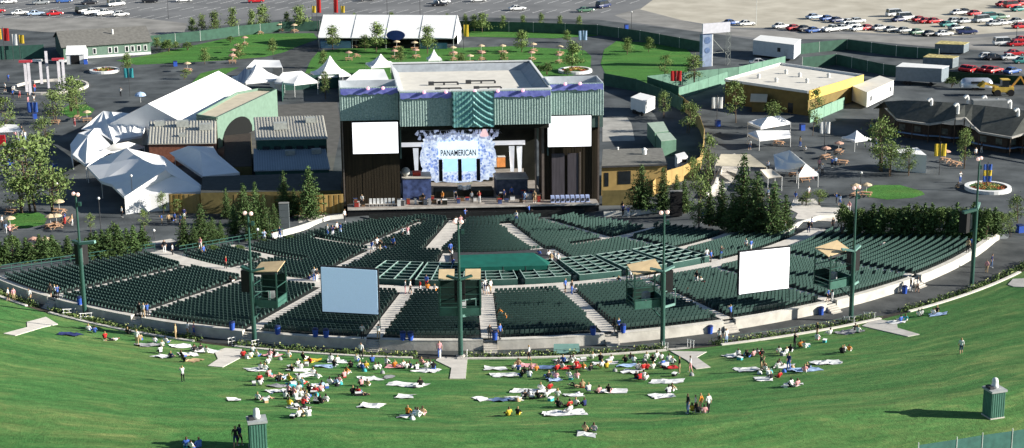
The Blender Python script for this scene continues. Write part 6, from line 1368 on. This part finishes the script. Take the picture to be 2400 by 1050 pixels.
# bags and coolers beside the picnickers
coolm = dict(grey=cloth['g'], white=cloth['w'], blue=cloth['b'], black=cloth['k'], tan=cloth['t'], teal=cloth['e'])
for k in range(64):
    px, py = pr.choice([(q[0], q[1]) for q in LAWNP]); px += pr.uniform(-22, 22); py += pr.uniform(-4, 8); p = T(px, py); c = pr.choice(list(coolm)); kind = pr.choice(('cooler', 'bag')); rz = pr.uniform(0, 3)
    t = thing('cooler_box' if kind == 'cooler' else 'picnic_bag', p, None, kind, 'coolers and bags on the lawn'); later(t, '%s %s on the grass' % (c, kind), px, py)
    if kind == 'cooler':
        b = MB(); b.box((p.x, p.y, p.z - .1), (.62, .38, .46), rz); b.build('body', coolm[c], t); b = MB(); b.box((p.x, p.y, p.z + .36), (.66, .42, .07), rz); b.build('lid', cloth['w'], t)
    else:
        b = MB(); b.lathe((p.x, p.y, p.z - .05), [(.24, 0), (.28, .15), (.22, .34), (.08, .44)], 8); b.build('body', coolm[c], t, smooth=True); b = MB(); b.beam((p.x - .12, p.y, p.z + .38), (p.x, p.y, p.z + .56), .04, .03); b.beam((p.x, p.y, p.z + .56), (p.x + .12, p.y, p.z + .38), .04, .03); b.build('handle', coolm[c], t)
# people on the stage deck
for u, v, c1, c2 in ((22.2, -1.0, 'r', 'w'), (21.0, -.8, 'w', 'k'), (18.4, -.5, 'k', 'n'), (16.2, -.6, 'o', 'k'), (29.6, -1.4, 'a', 'd'), (31.2, -1.6, 't', 't'), (26.4, .5, 'n', 'k'), (13.0, -1.0, 'k', 'k'), (3.0, -1.4, 'w', 'k'), (27.8, 1.5, 'b', 'k')):
    p = S(u, v, 1.5); q = proj(p); person(q[0], q[1], 'st', c1, c2, pr.uniform(2.6, 3.6), p)

# ================================================================== cars
tyre = M('tyre', (.015, .015, .016), .85); rim = M('rim', (.5, .5, .5), .35, .1, 3, metal=.6); cglass = M('car_glass', (.015, .02, .025), .08, .1, 1, spec=.7)
def car_meshes(kind):
    L, W, hb, hr = dict(s=(4.6, 1.76, .88, 1.40), h=(4.1, 1.7, .92, 1.46), v=(4.9, 1.86, 1.05, 1.95), p=(5.2, 1.86, 1.05, 1.75))[kind]
    prof = dict(s=[(-2.3, .55, .70), (-2.1, .34, .84), (-1.0, .28, .88), (.9, .28, .86), (2.0, .32, .76), (2.28, .45, .64)], h=[(-2.05, .5, .80), (-1.9, .32, .90), (-.8, .28, .92), (.8, .28, .90), (1.8, .32, .78), (2.03, .45, .66)],
                v=[(-2.45, .5, 1.0), (-2.35, .34, 1.05), (-1, .3, 1.05), (1.2, .3, 1.05), (2.2, .34, .95), (2.43, .45, .75)], p=[(-2.6, .55, .95), (-2.5, .42, 1.0), (-1, .4, 1.02), (1, .4, 1.02), (2.3, .42, .95), (2.58, .5, .78)])[kind]
    body = MB(); pts = []
    for x, z0, z1 in prof:
        e = .86 if abs(x) > L * .46 else .95 if abs(x) > L * .42 else 1; w = W / 2 * e
        pts += [(x, -w * .96, z0), (x, -w, (z0 + z1) / 2), (x, -w * .9, z1), (x, 0, z1 + .03), (x, w * .9, z1), (x, w, (z0 + z1) / 2), (x, w * .96, z0)]
    n = 7; body.faces(pts, [(i * n + j, (i + 1) * n + j, (i + 1) * n + (j + 1) % n, i * n + (j + 1) % n) for i in range(len(prof) - 1) for j in range(n)] + [tuple(range(n)), tuple((len(prof) - 1) * n + j for j in range(n - 1, -1, -1))])
    cab = dict(s=[(-1.55, -.95), (.95, .20)], h=[(-1.95, -1.45), (.95, .25)], v=[(-2.35, -2.2), (1.75, 1.05)], p=[(-.75, -.6), (1.25, .55)])[kind]
    (a0, a1), (b0, b1) = cab; w0, w1 = W / 2 * .86, W / 2 * .70; g = MB()
    g.box8([(a0, -w0, hb - .04), (b0, -w0, hb - .04), (b0, w0, hb - .04), (a0, w0, hb - .04)], [(a1, -w1, hr - .05), (b1, -w1, hr - .05), (b1, w1, hr - .05), (a1, w1, hr - .05)])
    body.box8([(a1 - .03, -w1 - .02, hr - .055), (b1 + .03, -w1 - .02, hr - .055), (b1 + .03, w1 + .02, hr - .055), (a1 - .03, w1 + .02, hr - .055)], [(a1 + .1, -w1 * .85, hr), (b1 - .1, -w1 * .85, hr), (b1 - .1, w1 * .85, hr), (a1 + .1, w1 * .85, hr)])
    for s in (-1, 1):
        for (q0, q1) in ((a0, a1), (b0, b1), ((a0 + b0) / 2, (a1 + b1) / 2)): body.beam((q0, s * w0, hb - .05), (q1, s * w1, hr - .03), .07, .07)
    if kind == 'p':
        body.faces([(-2.5, -.75, 1.03), (-.85, -.75, 1.03), (-.85, .75, 1.03), (-2.5, .75, 1.03)], [(0, 1, 2, 3)])
        for s in (-1, 1): body.beam((-2.55, s * .84, 1.12), (-.8, s * .84, 1.12), .1, .22)
    ms = []
    for nm, q, mt in (('body', body, white), ('windows', g, cglass)):
        o = q.build(nm, mt); ms.append(o); col.objects.unlink(o)
    for x in (-L * .30, L * .31):
        for s in (-1, 1):
            q = MB(); q.tube((x, s * (W / 2 - .20), .32), (x, s * (W / 2 + .01), .32), .32, n=12); q.tube((x, s * (W / 2 + .01), .32), (x, s * (W / 2 + .02), .32), .18, n=10, m=1); o = q.build('wheel', [tyre, rim]); col.objects.unlink(o); ms.append(o)
    return ms
CARP = {k: car_meshes(k) for k in 'shvp'}
def paint(nm, c): return M('car_paint_' + nm, c, .25, .03, 1, spec=.6)
CC = dict(w=('white', (.78, .78, .77)), r=('red', (.50, .02, .025)), b=('blue', (.05, .12, .35)), k=('black', (.02, .02, .024)), g=('grey', (.28, .30, .31)), s=('silver', (.52, .54, .55)), t=('teal', (.05, .24, .22)), n=('navy', (.02, .03, .10)), e=('green', (.10, .20, .13)), a=('sky-blue', (.40, .50, .66)))
KN = dict(s='sedan', h='hatchback', v='van', p='pickup truck')
def car(px, py, kind, c, ang, grp):
    p = P(px, py, 0); t = bpy.data.objects.new('parked_car' if kind in 'sh' else 'parked_van' if kind == 'v' else 'pickup_truck', None); col.objects.link(t); t.location = p; t.rotation_euler = (0, 0, R(ang))
    for q in CARP[kind]:
        o = q.copy(); col.objects.link(o); o.parent = t
        if q.name.startswith('body'): o.material_slots[0].link = 'OBJECT'; o.material_slots[0].material = paint(CC[c][0].replace(' ', '_'), CC[c][1])
    t.scale = (1.1, 1.1, 1.1); tag(t, None, 'car' if kind in 'sh' else 'van' if kind == 'v' else 'pickup', grp); later(t, '%s %s parked' % (CC[c][0], KN[kind]), px, py)
for x in [(450, 20), (700, -10), (1720, 60), (2050, 66), (2330, 60), (2370, 130), (60, 30)]: pass
LM += [(40, 28, 'the far-left lot edge'), (245, 25, 'the left parked pickup'), (1030, 12, 'the empty stall rows'), (1390, 20, 'the open lot corner'), (1770, 50, 'the tall lot pole'), (1900, 50, 'the gravel lot edge'), (2000, 62, 'the near gravel row'), (2120, 40, 'the middle gravel row'), (2160, 74, 'the near gravel row bend'), (2290, 44, 'the crowded gravel corner'), (2370, 20, 'the top right lot corner'), (2350, 100, 'the right lane cars'), (2300, 160, 'the dark lot hedge')]
CARS = """-8 30 s r 35;46 34 s w 35;84 36 s a 35;128 36 s r 35;198 30 v k 60;214 34 p w 60;244 36 p w 60;284 38 h w 35;272 14 v w 50;210 10 s k 40;352 6 s k 20;20 8 s w 35;96 10 s g 35;150 6 s b 35;430 4 s w 30;600 6 s r 25;860 2 s g 25;1120 4 s w 25;1030 14 s k 25;1036 8 s w 25;1212 24 s w 30;1372 28 s e 30;1414 18 v n 60;1712 58 s b 40;1750 60 s w 30;
1830 66 s w 40;1862 70 s r 40;1886 72 s k 40;1908 76 s b 38;1950 74 p w 40;1976 70 s w 40;1998 64 h s 40;2012 72 s w 40;2034 70 s r 40;2062 70 s s 40;2090 74 s g 40;2120 76 s g 40;2150 80 s e 40;2180 84 s k 40;2212 84 s w 30;2266 80 p n 25;2242 70 s g 40;
1908 44 s a 40;1940 48 s b 40;1962 52 s n 40;1990 56 s w 40;2010 54 h s 40;2098 38 v w 30;2122 46 v w 30;2108 50 s n 40;2156 50 s r 38;2172 54 s r 36;2190 54 s r 36;2222 62 s t 36;2240 54 h s 36;2262 54 s s 36;2246 34 s w 36;2262 32 s k 36;2286 36 s r 36;2304 52 v s 36;2320 46 v t 36;2346 44 s e 36;2350 58 s w 30;2332 60 s s 30;2384 54 s g 36;2392 66 s r 30;2352 14 s r 36;2372 18 v r 36;2388 26 s t 36;2396 12 s r 36;
2352 106 v w 20;2384 108 s r 20;2396 98 s r 20;2316 138 h w 20;2332 140 s k 20;2368 140 s w 20;2378 130 s r 20;2398 148 s t 20;2264 166 s r 60;2278 168 s p_ 60;2314 168 s p_ 50;2330 170 s r 50;2372 172 s b 50;1780 152 s s 10;1800 158 s w 10"""
for l in CARS.replace('\n', '').replace('p_', 'r').split(';'):
    q = l.split()
    if q: car(float(q[0]), float(q[1]), q[2], q[3], float(q[4]) - 12, 'cars parked on the gravel lot' if float(q[0]) > 1690 else 'cars parked on the far lot')

# ================================================================== pillars, fence, bins, lamps
for px, pb, pt, wd, lb in ((605, 1050, 986, 1.5, 'green lawn pillar with grey cap and white lamp at the bottom left'), (2327, 976, 914, 1.42, 'green lawn pillar with grey cap casting a long shadow at right')):
    p = T(px, pb); h = zat(p, pt) - p.z; t = thing('speaker_pillar', p, lb, 'pillar', 'pillars standing on the lawn'); rz = R(19 if px > 1200 else 14)
    b = MB(); b.box((p.x, p.y, p.z - 1), (wd, wd, h + 1), rz)
    for k in range(6):
        for s in (0, 1): 
            sft = (k - 2.5) * wd / 6; a = rz + s * math.pi / 2; c = Vector((p.x, p.y, 0)) + Vector((math.cos(a), math.sin(a), 0)) * sft + Vector((math.sin(a), -math.cos(a), 0)) * (wd / 2) * (1 if s == 0 else 1); b.beam((c.x, c.y, p.z), (c.x, c.y, p.z + h - .02), .06, .06)
            c = Vector((p.x, p.y, 0)) + Vector((math.cos(a), math.sin(a), 0)) * sft - Vector((math.sin(a), -math.cos(a), 0)) * (wd / 2); b.beam((c.x, c.y, p.z), (c.x, c.y, p.z + h - .02), .06, .06)
    b.build('shaft', M('pillar_green', (.075, .19, .145), .65, .12, 2), t)
    b = MB(); b.box((p.x, p.y, p.z + h), (wd * 1.18, wd * 1.18, .2), rz); b.build('cap', M('cap_grey', (.33, .35, .35), .7, .12, 2), t)
    b = MB(); b.box((p.x, p.y, p.z - .4), (wd * 1.08, wd * 1.08, .55), rz); b.build('footing', concrete, t)
    b = MB(); b.lathe((p.x, p.y, p.z + h + .28), [(.34, 0), (.34, .25), (.30, .3), (.30, .62), (.24, .85), (.08, .95)], 14); b.build('dome_lamp', M('dome_white', (.72, .74, .72), .4, .12, 2), t, smooth=True)
    b = MB(); b.box((p.x - .5, p.y - .1, p.z + h + .2), (.4, .8, .25), rz); b.build('equipment_box', darkgrey, t)
fm = M('screen_mesh', (.05, .14, .12), .85, .2, 1.5)
W = [T(2190, 1062), T(2440, 1062)]
A = T(2200, 1048); 
pts = []
for px, py in ((2150, 1090), (2240, 1076), (2300, 1066), (2370, 1056), (2460, 1042)): pts.append(T(px, py))
t = thing('lawn_fence', pts[0], 'grey-green screened fence crossing the bottom right corner of the lawn', 'fence'); b = MB()
for i in range(len(pts) - 1):
    q = [pts[i], pts[i + 1]]; b.faces([q[0], q[1], q[1] + Vector((0, 0, 1.85)), q[0] + Vector((0, 0, 1.85)), q[0] + Vector((0, .04, 0)), q[1] + Vector((0, .04, 0)), q[1] + Vector((0, .04, 1.85)), q[0] + Vector((0, .04, 1.85))], [(0, 1, 2, 3), (7, 6, 5, 4), (3, 2, 6, 7)])
b.build('screen', fm, t)
for p in pts: b = MB(); b.tube(p, p + Vector((0, 0, 2.1)), .05, n=6); b.build('post', pg, t)
binm = M('bin_blue', (.03, .09, .42), .5, .12, 2); bind = M('bin_navy', (.02, .03, .10), .5, .12, 2)
for px, py in [(652, 800), (740, 800), (765, 806), (945, 808), (963, 815), (1664, 782), (1460, 795), (1924, 738), (2120, 688), (188, 724), (545, 786), (1390, 805), (1160, 812)]:
    p = T(px, py); t = thing('rubbish_bin', p, None, 'bin', 'blue rubbish bins along the back wall'); later(t, 'blue rubbish bin by the back wall', px, py)
    b = MB(); b.lathe(p, [(.30, 0), (.36, .95)], 12); b.build('drum', binm, t); b = MB(); b.lathe(p + Vector((0, 0, .95)), [(.39, 0), (.39, .08), (.2, .2)], 12); b.build('lid', bind, t)
for px, py in [(201, 150), (411, 155), (1468, 68), (1682, 296), (25, 385), (1880, 305), (82, 278), (130, 400), (2390, 545)]:
    p = P(px, py); t = thing('rubbish_bin', p, None, 'bin', 'blue rubbish bins on the plaza'); later(t, 'blue rubbish bin on the plaza', px, py)
    b = MB(); b.box(tuple(p), (.9, .9, 1.15), .3); b.build('drum', binm, t); b = MB(); b.box((p.x, p.y, 1.15), (.98, .98, .12), .3); b.build('lid', bind, t)
for px, pb, pt in [(313, 496, 412), (237, 545, 465), (362, 562, 540), (605, 570, 538), (2017, 440, 405), (1772, 60, -40), (395, 45, -20), (908, 45, -30), (985, 48, -40), (2382, 90, 50), (1480, 70, 28)]:
    p = T(px, pb); h = zat(p, pt) - p.z; t = thing('street_lamp', p, None, 'street lamp', 'slim lamp posts'); later(t, ('tall slim lamp post' if h > 5 else 'low path lamp post'), px, pb)
    b = MB(); b.tube(p, p + Vector((0, 0, h)), .07, .05, 8); b.build('pole', darkgrey if px not in (1772,) else pg, t); b = MB(); b.ball(p + Vector((0, 0, h)), .24, 8); b.build('lamp_head', M('lamp_glass', (.7, .7, .68), .3), t, smooth=True)
# banners on poles
def banner(px, pb, y0, y1, wpx, cols, lb, double=True):
    p = T(px, pb); z1, z0 = zat(p, y0), zat(p, y1); mpp = (P(px + 50, pb) - P(px - 50, pb)).length / 100; w_ = wpx * mpp; t = thing('banner_pole', p, lb, 'banner', 'banner poles')
    b = MB(); b.tube(p, p + Vector((0, 0, z1 - p.z + .4)), .06, n=6); b.build('pole', darkgrey, t)
    n = len(cols)
    for s in ((-1, 1) if double else (1,)):
        for k, c in enumerate(cols):
            za = z1 - (z1 - z0) * k / n; zb = z1 - (z1 - z0) * (k + 1) / n; b = MB(); x0, x1 = (.08, w_ / 2) if double else (.08, w_)
            pts = []
            for i in range(5): x = x0 + (x1 - x0) * i / 4; pts += [(p.x + s * x, p.y + .05 * math.sin(i * 1.7), za), (p.x + s * x, p.y + .07 * math.sin(i * 1.7 + .6), zb)]
            f = [(2 * i, 2 * i + 2, 2 * i + 3, 2 * i + 1) for i in range(4)]; b.faces(pts, f); b.faces([(x, y + .03, z) for x, y, z in pts], [tuple(reversed(q)) for q in f]); b.build('flag', cloth[c], t)
banner(305, 226, 160, 182, 22, 'e', 'blue-green double banner on a pole near the left flower planter'); banner(1366, 130, 72, 94, 20, 'a', 'pale blue double banner on a pole between the far lawns'); banner(1680, 296, 228, 254, 26, 'w', 'white double banner on a pole near the green fence corner')
banner(1932, 345, 286, 313, 24, 'w', 'white double banner with pale stripe near the dark fence tent'); banner(2201, 410, 337, 366, 28, 'y', 'yellow double banner on a pole by the white kiosk'); banner(80, 300, 240, 263, 24, 'b', 'blue double banner in front of the column sculpture')
banner(746, 116, -20, 30, 10, 'r', 'tall red banner at the left end of the far marquee', False); banner(784, 70, -20, 30, 10, 'r', 'tall red banner standing behind the far marquee', False); banner(1584, 222, 166, 190, 26, 'r', 'red double banner on the pale green fence')
banner(1087, 116, 58, 86, 12, 'y', 'yellow banner right of the far marquee', False); banner(733, 70, 14, 30, 9, 'y', 'small yellow banner left of the tall red banners', False); banner(800, 60, 14, 30, 9, 'y', 'small yellow banner right of the tall red banners', False)
banner(2312, 448, 385, 426, 20, 'byb', 'blue and yellow striped banner on the pole of the right flower planter'); banner(12, 140, 66, 96, 14, 'r', 'red banner before the green gabled building', False); banner(32, 142, 80, 106, 12, 'w', 'white banner before the green gabled building', False); banner(48, 140, 82, 102, 12, 'y', 'yellow banner before the green gabled building', False); banner(0, 138, 68, 92, 8, 'y', 'small yellow banner at the left picture edge', False)
banner(125, 300, 1, 2, 1, '', 'x') if False else None
# parasol half dome, column sculpture, planters
p = P(330, 240); t = thing('parasol', p, 'tilted pale blue and white parasol by the huge gabled marquee', 'parasol'); b = MB(); b.tube(p, p + Vector((0, 0, 2.2)), .04, n=6); b.build('pole', white, t)
b = MB(); b.lathe(p + Vector((0, 0, 1.5)), [(1.25, 0), (1.1, .35), (.7, .65), (.05, .85)], 12); b.build('canopy', cloth['a'], t)
t = thing('column_sculpture', P(100, 215), 'circle of tall pale columns with red and white caps on a low round wall', 'sculpture')
colm = M('column_pale', (.60, .58, .62), .7, .12, 1.2); redcap = M('cap_red', (.55, .06, .08), .6)
for px, pb, pt in ((64, 220, 146), (72, 222, 148), (98, 196, 142), (114, 206, 120), (141, 208, 142), (152, 212, 144)):
    p = P(px, pb); h = zat(p, pt); b = MB(); b.box(tuple(p), (.62, .62, h), .3); b.build('column', colm, t)
for px, pb, pt, l, m_ in ((66, 220, 143, 2.8, redcap), (92, 205, 141, 2.2, white), (141, 208, 138, 2.6, redcap), (152, 211, 142, 1.6, white)):
    p = P(px, pb); h = zat(p, pt); b = MB(); b.box((p.x, p.y, h - .3), (l, .9, .45), .1); b.build('cap', m_, t)
b = MB(); c = P(118, 206); 
for k in range(40):
    a0, a1 = 6.2832 * k / 40, 6.2832 * (k + 1) / 40
    b.beam((c.x + 8.3 * math.cos(a0), c.y + 8.3 * math.sin(a0), .28), (c.x + 8.3 * math.cos(a1), c.y + 8.3 * math.sin(a1), .28), .5, .56)
b.build('round_wall', palecon, t)
flr = M('flower_red', (.42, .05, .02), .8, .4, 1.5, rgb2=(.6, .10, .04)); flw = M('flower_mixed', (.45, .42, .12), .8, .4, 1.5)
for px, py, r_, lb in ((245, 168, 3.5, 'round white-rimmed flower planter with red beds near the green building'), (2315, 444, 3.9, 'round white-rimmed flower planter with red beds at the right plaza'), (1348, 168, 4.0, 'round white-rimmed planter behind the right stage wing')):
    p = P(px, py); t = thing('flower_planter', p, lb, 'planter', 'round flower planters'); b = MB(); n = 32; pts = []
    for k in range(n):
        a = 6.2832 * k / n
        for q, z in ((1, 0), (1, .6), (.82, .62), (.82, .4)): pts.append((p.x + r_ * q * math.cos(a), p.y + r_ * q * math.sin(a), z))
    b.faces(pts, [(k * 4 + i, ((k + 1) % n) * 4 + i, ((k + 1) % n) * 4 + i + 1, k * 4 + i + 1) for k in range(n) for i in range(3)]); b.build('rim', white, t)
    b = MB(); b.lathe(p, [(r_ * .82, .3), (r_ * .82, .42)], 24); b.build('soil', M('planter_green', (.07, .13, .04), .95, .4, 2, .4), t)
    rr = random.Random(int(px)); b = MB()
    for k in range(420):
        a = rr.uniform(0, 6.283); s = (int(a / 1.05) % 2); q = r_ * .78 * math.sqrt(rr.random()); 
        if s: card(b, p + Vector((q * math.cos(a), q * math.sin(a), .5 + rr.uniform(0, .2))), .16, rr)
    b.build('red_flowers', flr, t); b = MB()
    for k in range(160):
        a = rr.uniform(0, 6.283); q = r_ * .5 * math.sqrt(rr.random()); card(b, p + Vector((q * math.cos(a), q * math.sin(a), .55 + rr.uniform(0, .35))), .15, rr)
    b.build('mixed_flowers', flw, t)
# picnic tables with tan parasols on the lawns and plaza
tabm = M('table_wood', (.50, .30, .18), .8, .2, 2); parm = M('parasol_tan', (.55, .43, .28), .8, .12, 1.5); parp = M('parasol_salmon', (.48, .29, .22), .8, .12, 1.5)
def table(px, py, par=None):
    p = P(px, py); rz = pr.uniform(0, 3); t = thing('picnic_table', p, None, 'picnic table', 'picnic tables'); later(t, 'wooden picnic table' + (' with tan parasol' if par == 't' else ' with salmon parasol' if par == 's' else ''), px, py)
    ca, sa = math.cos(rz), math.sin(rz)
    def g(x, y, z): return (p.x + x * ca - y * sa, p.y + x * sa + y * ca, z)
    b = MB(); b.box(g(0, 0, .72), (1.9, .8, .06), rz); b.build('tabletop', tabm, t)
    for s in (-1, 1):
        b = MB(); b.box(g(0, s * .72, .42), (1.9, .28, .05), rz); b.build('bench', tabm, t)
        b = MB(); b.beam(g(s * .7, -.75, .02), g(s * .7, 0, .72), .08, .08); b.beam(g(s * .7, .75, .02), g(s * .7, 0, .72), .08, .08); b.beam(g(s * .7, -.72, .40), g(s * .7, .72, .40), .08, .08); b.build('leg', tabm, t)
    if par:
        b = MB(); b.tube(p, p + Vector((0, 0, 2.3)), .03, n=6); b.build('parasol_pole', white, t); b = MB(); b.lathe(p + Vector((0, 0, 1.95)), [(.98, 0), (.75, .2), (.05, .45)], 8); b.build('parasol', parm if par == 't' else parp, t)
for x, y, k in [(547, 136, 's'), (556, 124, 't'), (574, 106, 's'), (655, 74, 't'), (690, 76, 't'), (610, 80, ''), (835, 112, 't'), (930, 116, 't'), (972, 118, 't'), (818, 142, 's'), (836, 134, ''), (925, 138, 's'), (975, 136, 's'), (1062, 130, 't'), (1064, 142, 's'), (1128, 126, 't'), (1130, 142, 's'), (1178, 126, 't'), (1182, 142, 's'), (1250, 122, 't'), (1246, 142, 's'), (1312, 128, 't'), (1310, 148, 's'), (1095, 158, ''), (1102, 150, 't'), (545, 148, 's'), (1780, 320, ''), (1825, 340, 's'), (1965, 360, 's'), (1935, 372, 's'), (1975, 385, ''), (2215, 380, 's'), (2240, 388, ''), (26, 500, 't'), (140, 500, 't'), (120, 535, 't'), (134, 534, 't'), (155, 522, ''), (180, 280, ''), (130, 290, ''), (205, 285, 't'), (1860, 412, 's'), (1885, 425, ''), (2004, 462, 't'), (2030, 460, 't'), (25, 540, 't'), (440, 168, 't'), (80, 590, 's'), (106, 590, 't')]:
    table(x, y, k)
# dark and grey speaker boards beside the stage, low walls
for px, pb, pt, wpx, lb, mt in ((668, 540, 476, 22, 'tall grey louvred speaker board left of the stage', M('board_grey', (.12, .14, .15), .7, .2, 2, stretch=(.3, .3, 14))), (1584, 505, 448, 27, 'tall black speaker stack among the conifers right of the stage', black)):
    p = T(px, pb); h = zat(p, pt) - p.z; mpp = (P(px + 50, pb) - P(px - 50, pb)).length / 100; w_ = wpx * mpp; t = thing('speaker_stack', p, lb, 'speaker'); n = 4
    for k in range(n): b = MB(); b.box((p.x, p.y, p.z + h * k / n), (w_, .8, h / n - .04), .05); b.build('cabinet', mt, t)
    b = MB(); b.box((p.x, p.y, p.z + h - .03), (w_ * 1.05, .9, .1), .05); b.build('top', M('stack_top', (.22, .22, .21)), t)
for pts, h, lb in (([(805, 512), (770, 516), (700, 540), (640, 556)], .7, 'low white wall along the upper left entrance walk'), ([(1415, 505), (1545, 498)], .6, 'low pale wall right of the stage below the tan building'), ([(1545, 498), (1550, 478)], .9, 'short pale wall end by the black speaker stack'), ([(690, 500), (805, 497)], .5, 'low pale wall in front of the tan board fence'), ([(1838, 556), (1866, 530), (1920, 512), (1985, 506)], .5, 'low white curved wall on the right entrance terrace'), ([(1690, 400), (1676, 440), (1655, 466)], .8, 'white side wall of the concrete ramp')):
    W = [T(*p) for p in pts]; b = MB()
    for i in range(len(W) - 1): b.beam(W[i] + Vector((0, 0, h / 2 - .1)), W[i + 1] + Vector((0, 0, h / 2 - .1)), .35, h + .2)
    tag(b.build('low_wall', M('wall_white', (.68, .66, .60), .8, .12, 1)), lb, 'wall')
# people beyond the nearest 300 are one crowd
FOLK.sort(key=lambda o: (Vector(o.location) - Vector((0, 0, H))).length)
far = FOLK[298:]
if far:
    b = MB(); ml = []; gone = set()
    for o in far:
        o.rotation_mode = 'XYZ'; mw = Matrix.LocRotScale(o.location, o.rotation_euler, o.scale); me = o.data; n = len(b.v); b.v += [tuple(mw @ v.co) for v in me.vertices]
        for p in me.polygons:
            m_ = o.material_slots[p.material_index].material
            if m_ not in ml: ml.append(m_)
            b.f.append(tuple(n + i for i in p.vertices)); b.m.append(ml.index(m_))
        gone.add(o.name)
    PEND[:] = [q for q in PEND if q[0] not in far]
    for o in far: bpy.data.objects.remove(o)
    tag(b.build('distant_people', ml, smooth=True), kind='stuff')
settle()
for o in scene.objects:
    if o.get('label') and len(o['label'].split()) > 16: print('LONG', o.name, o['label'])
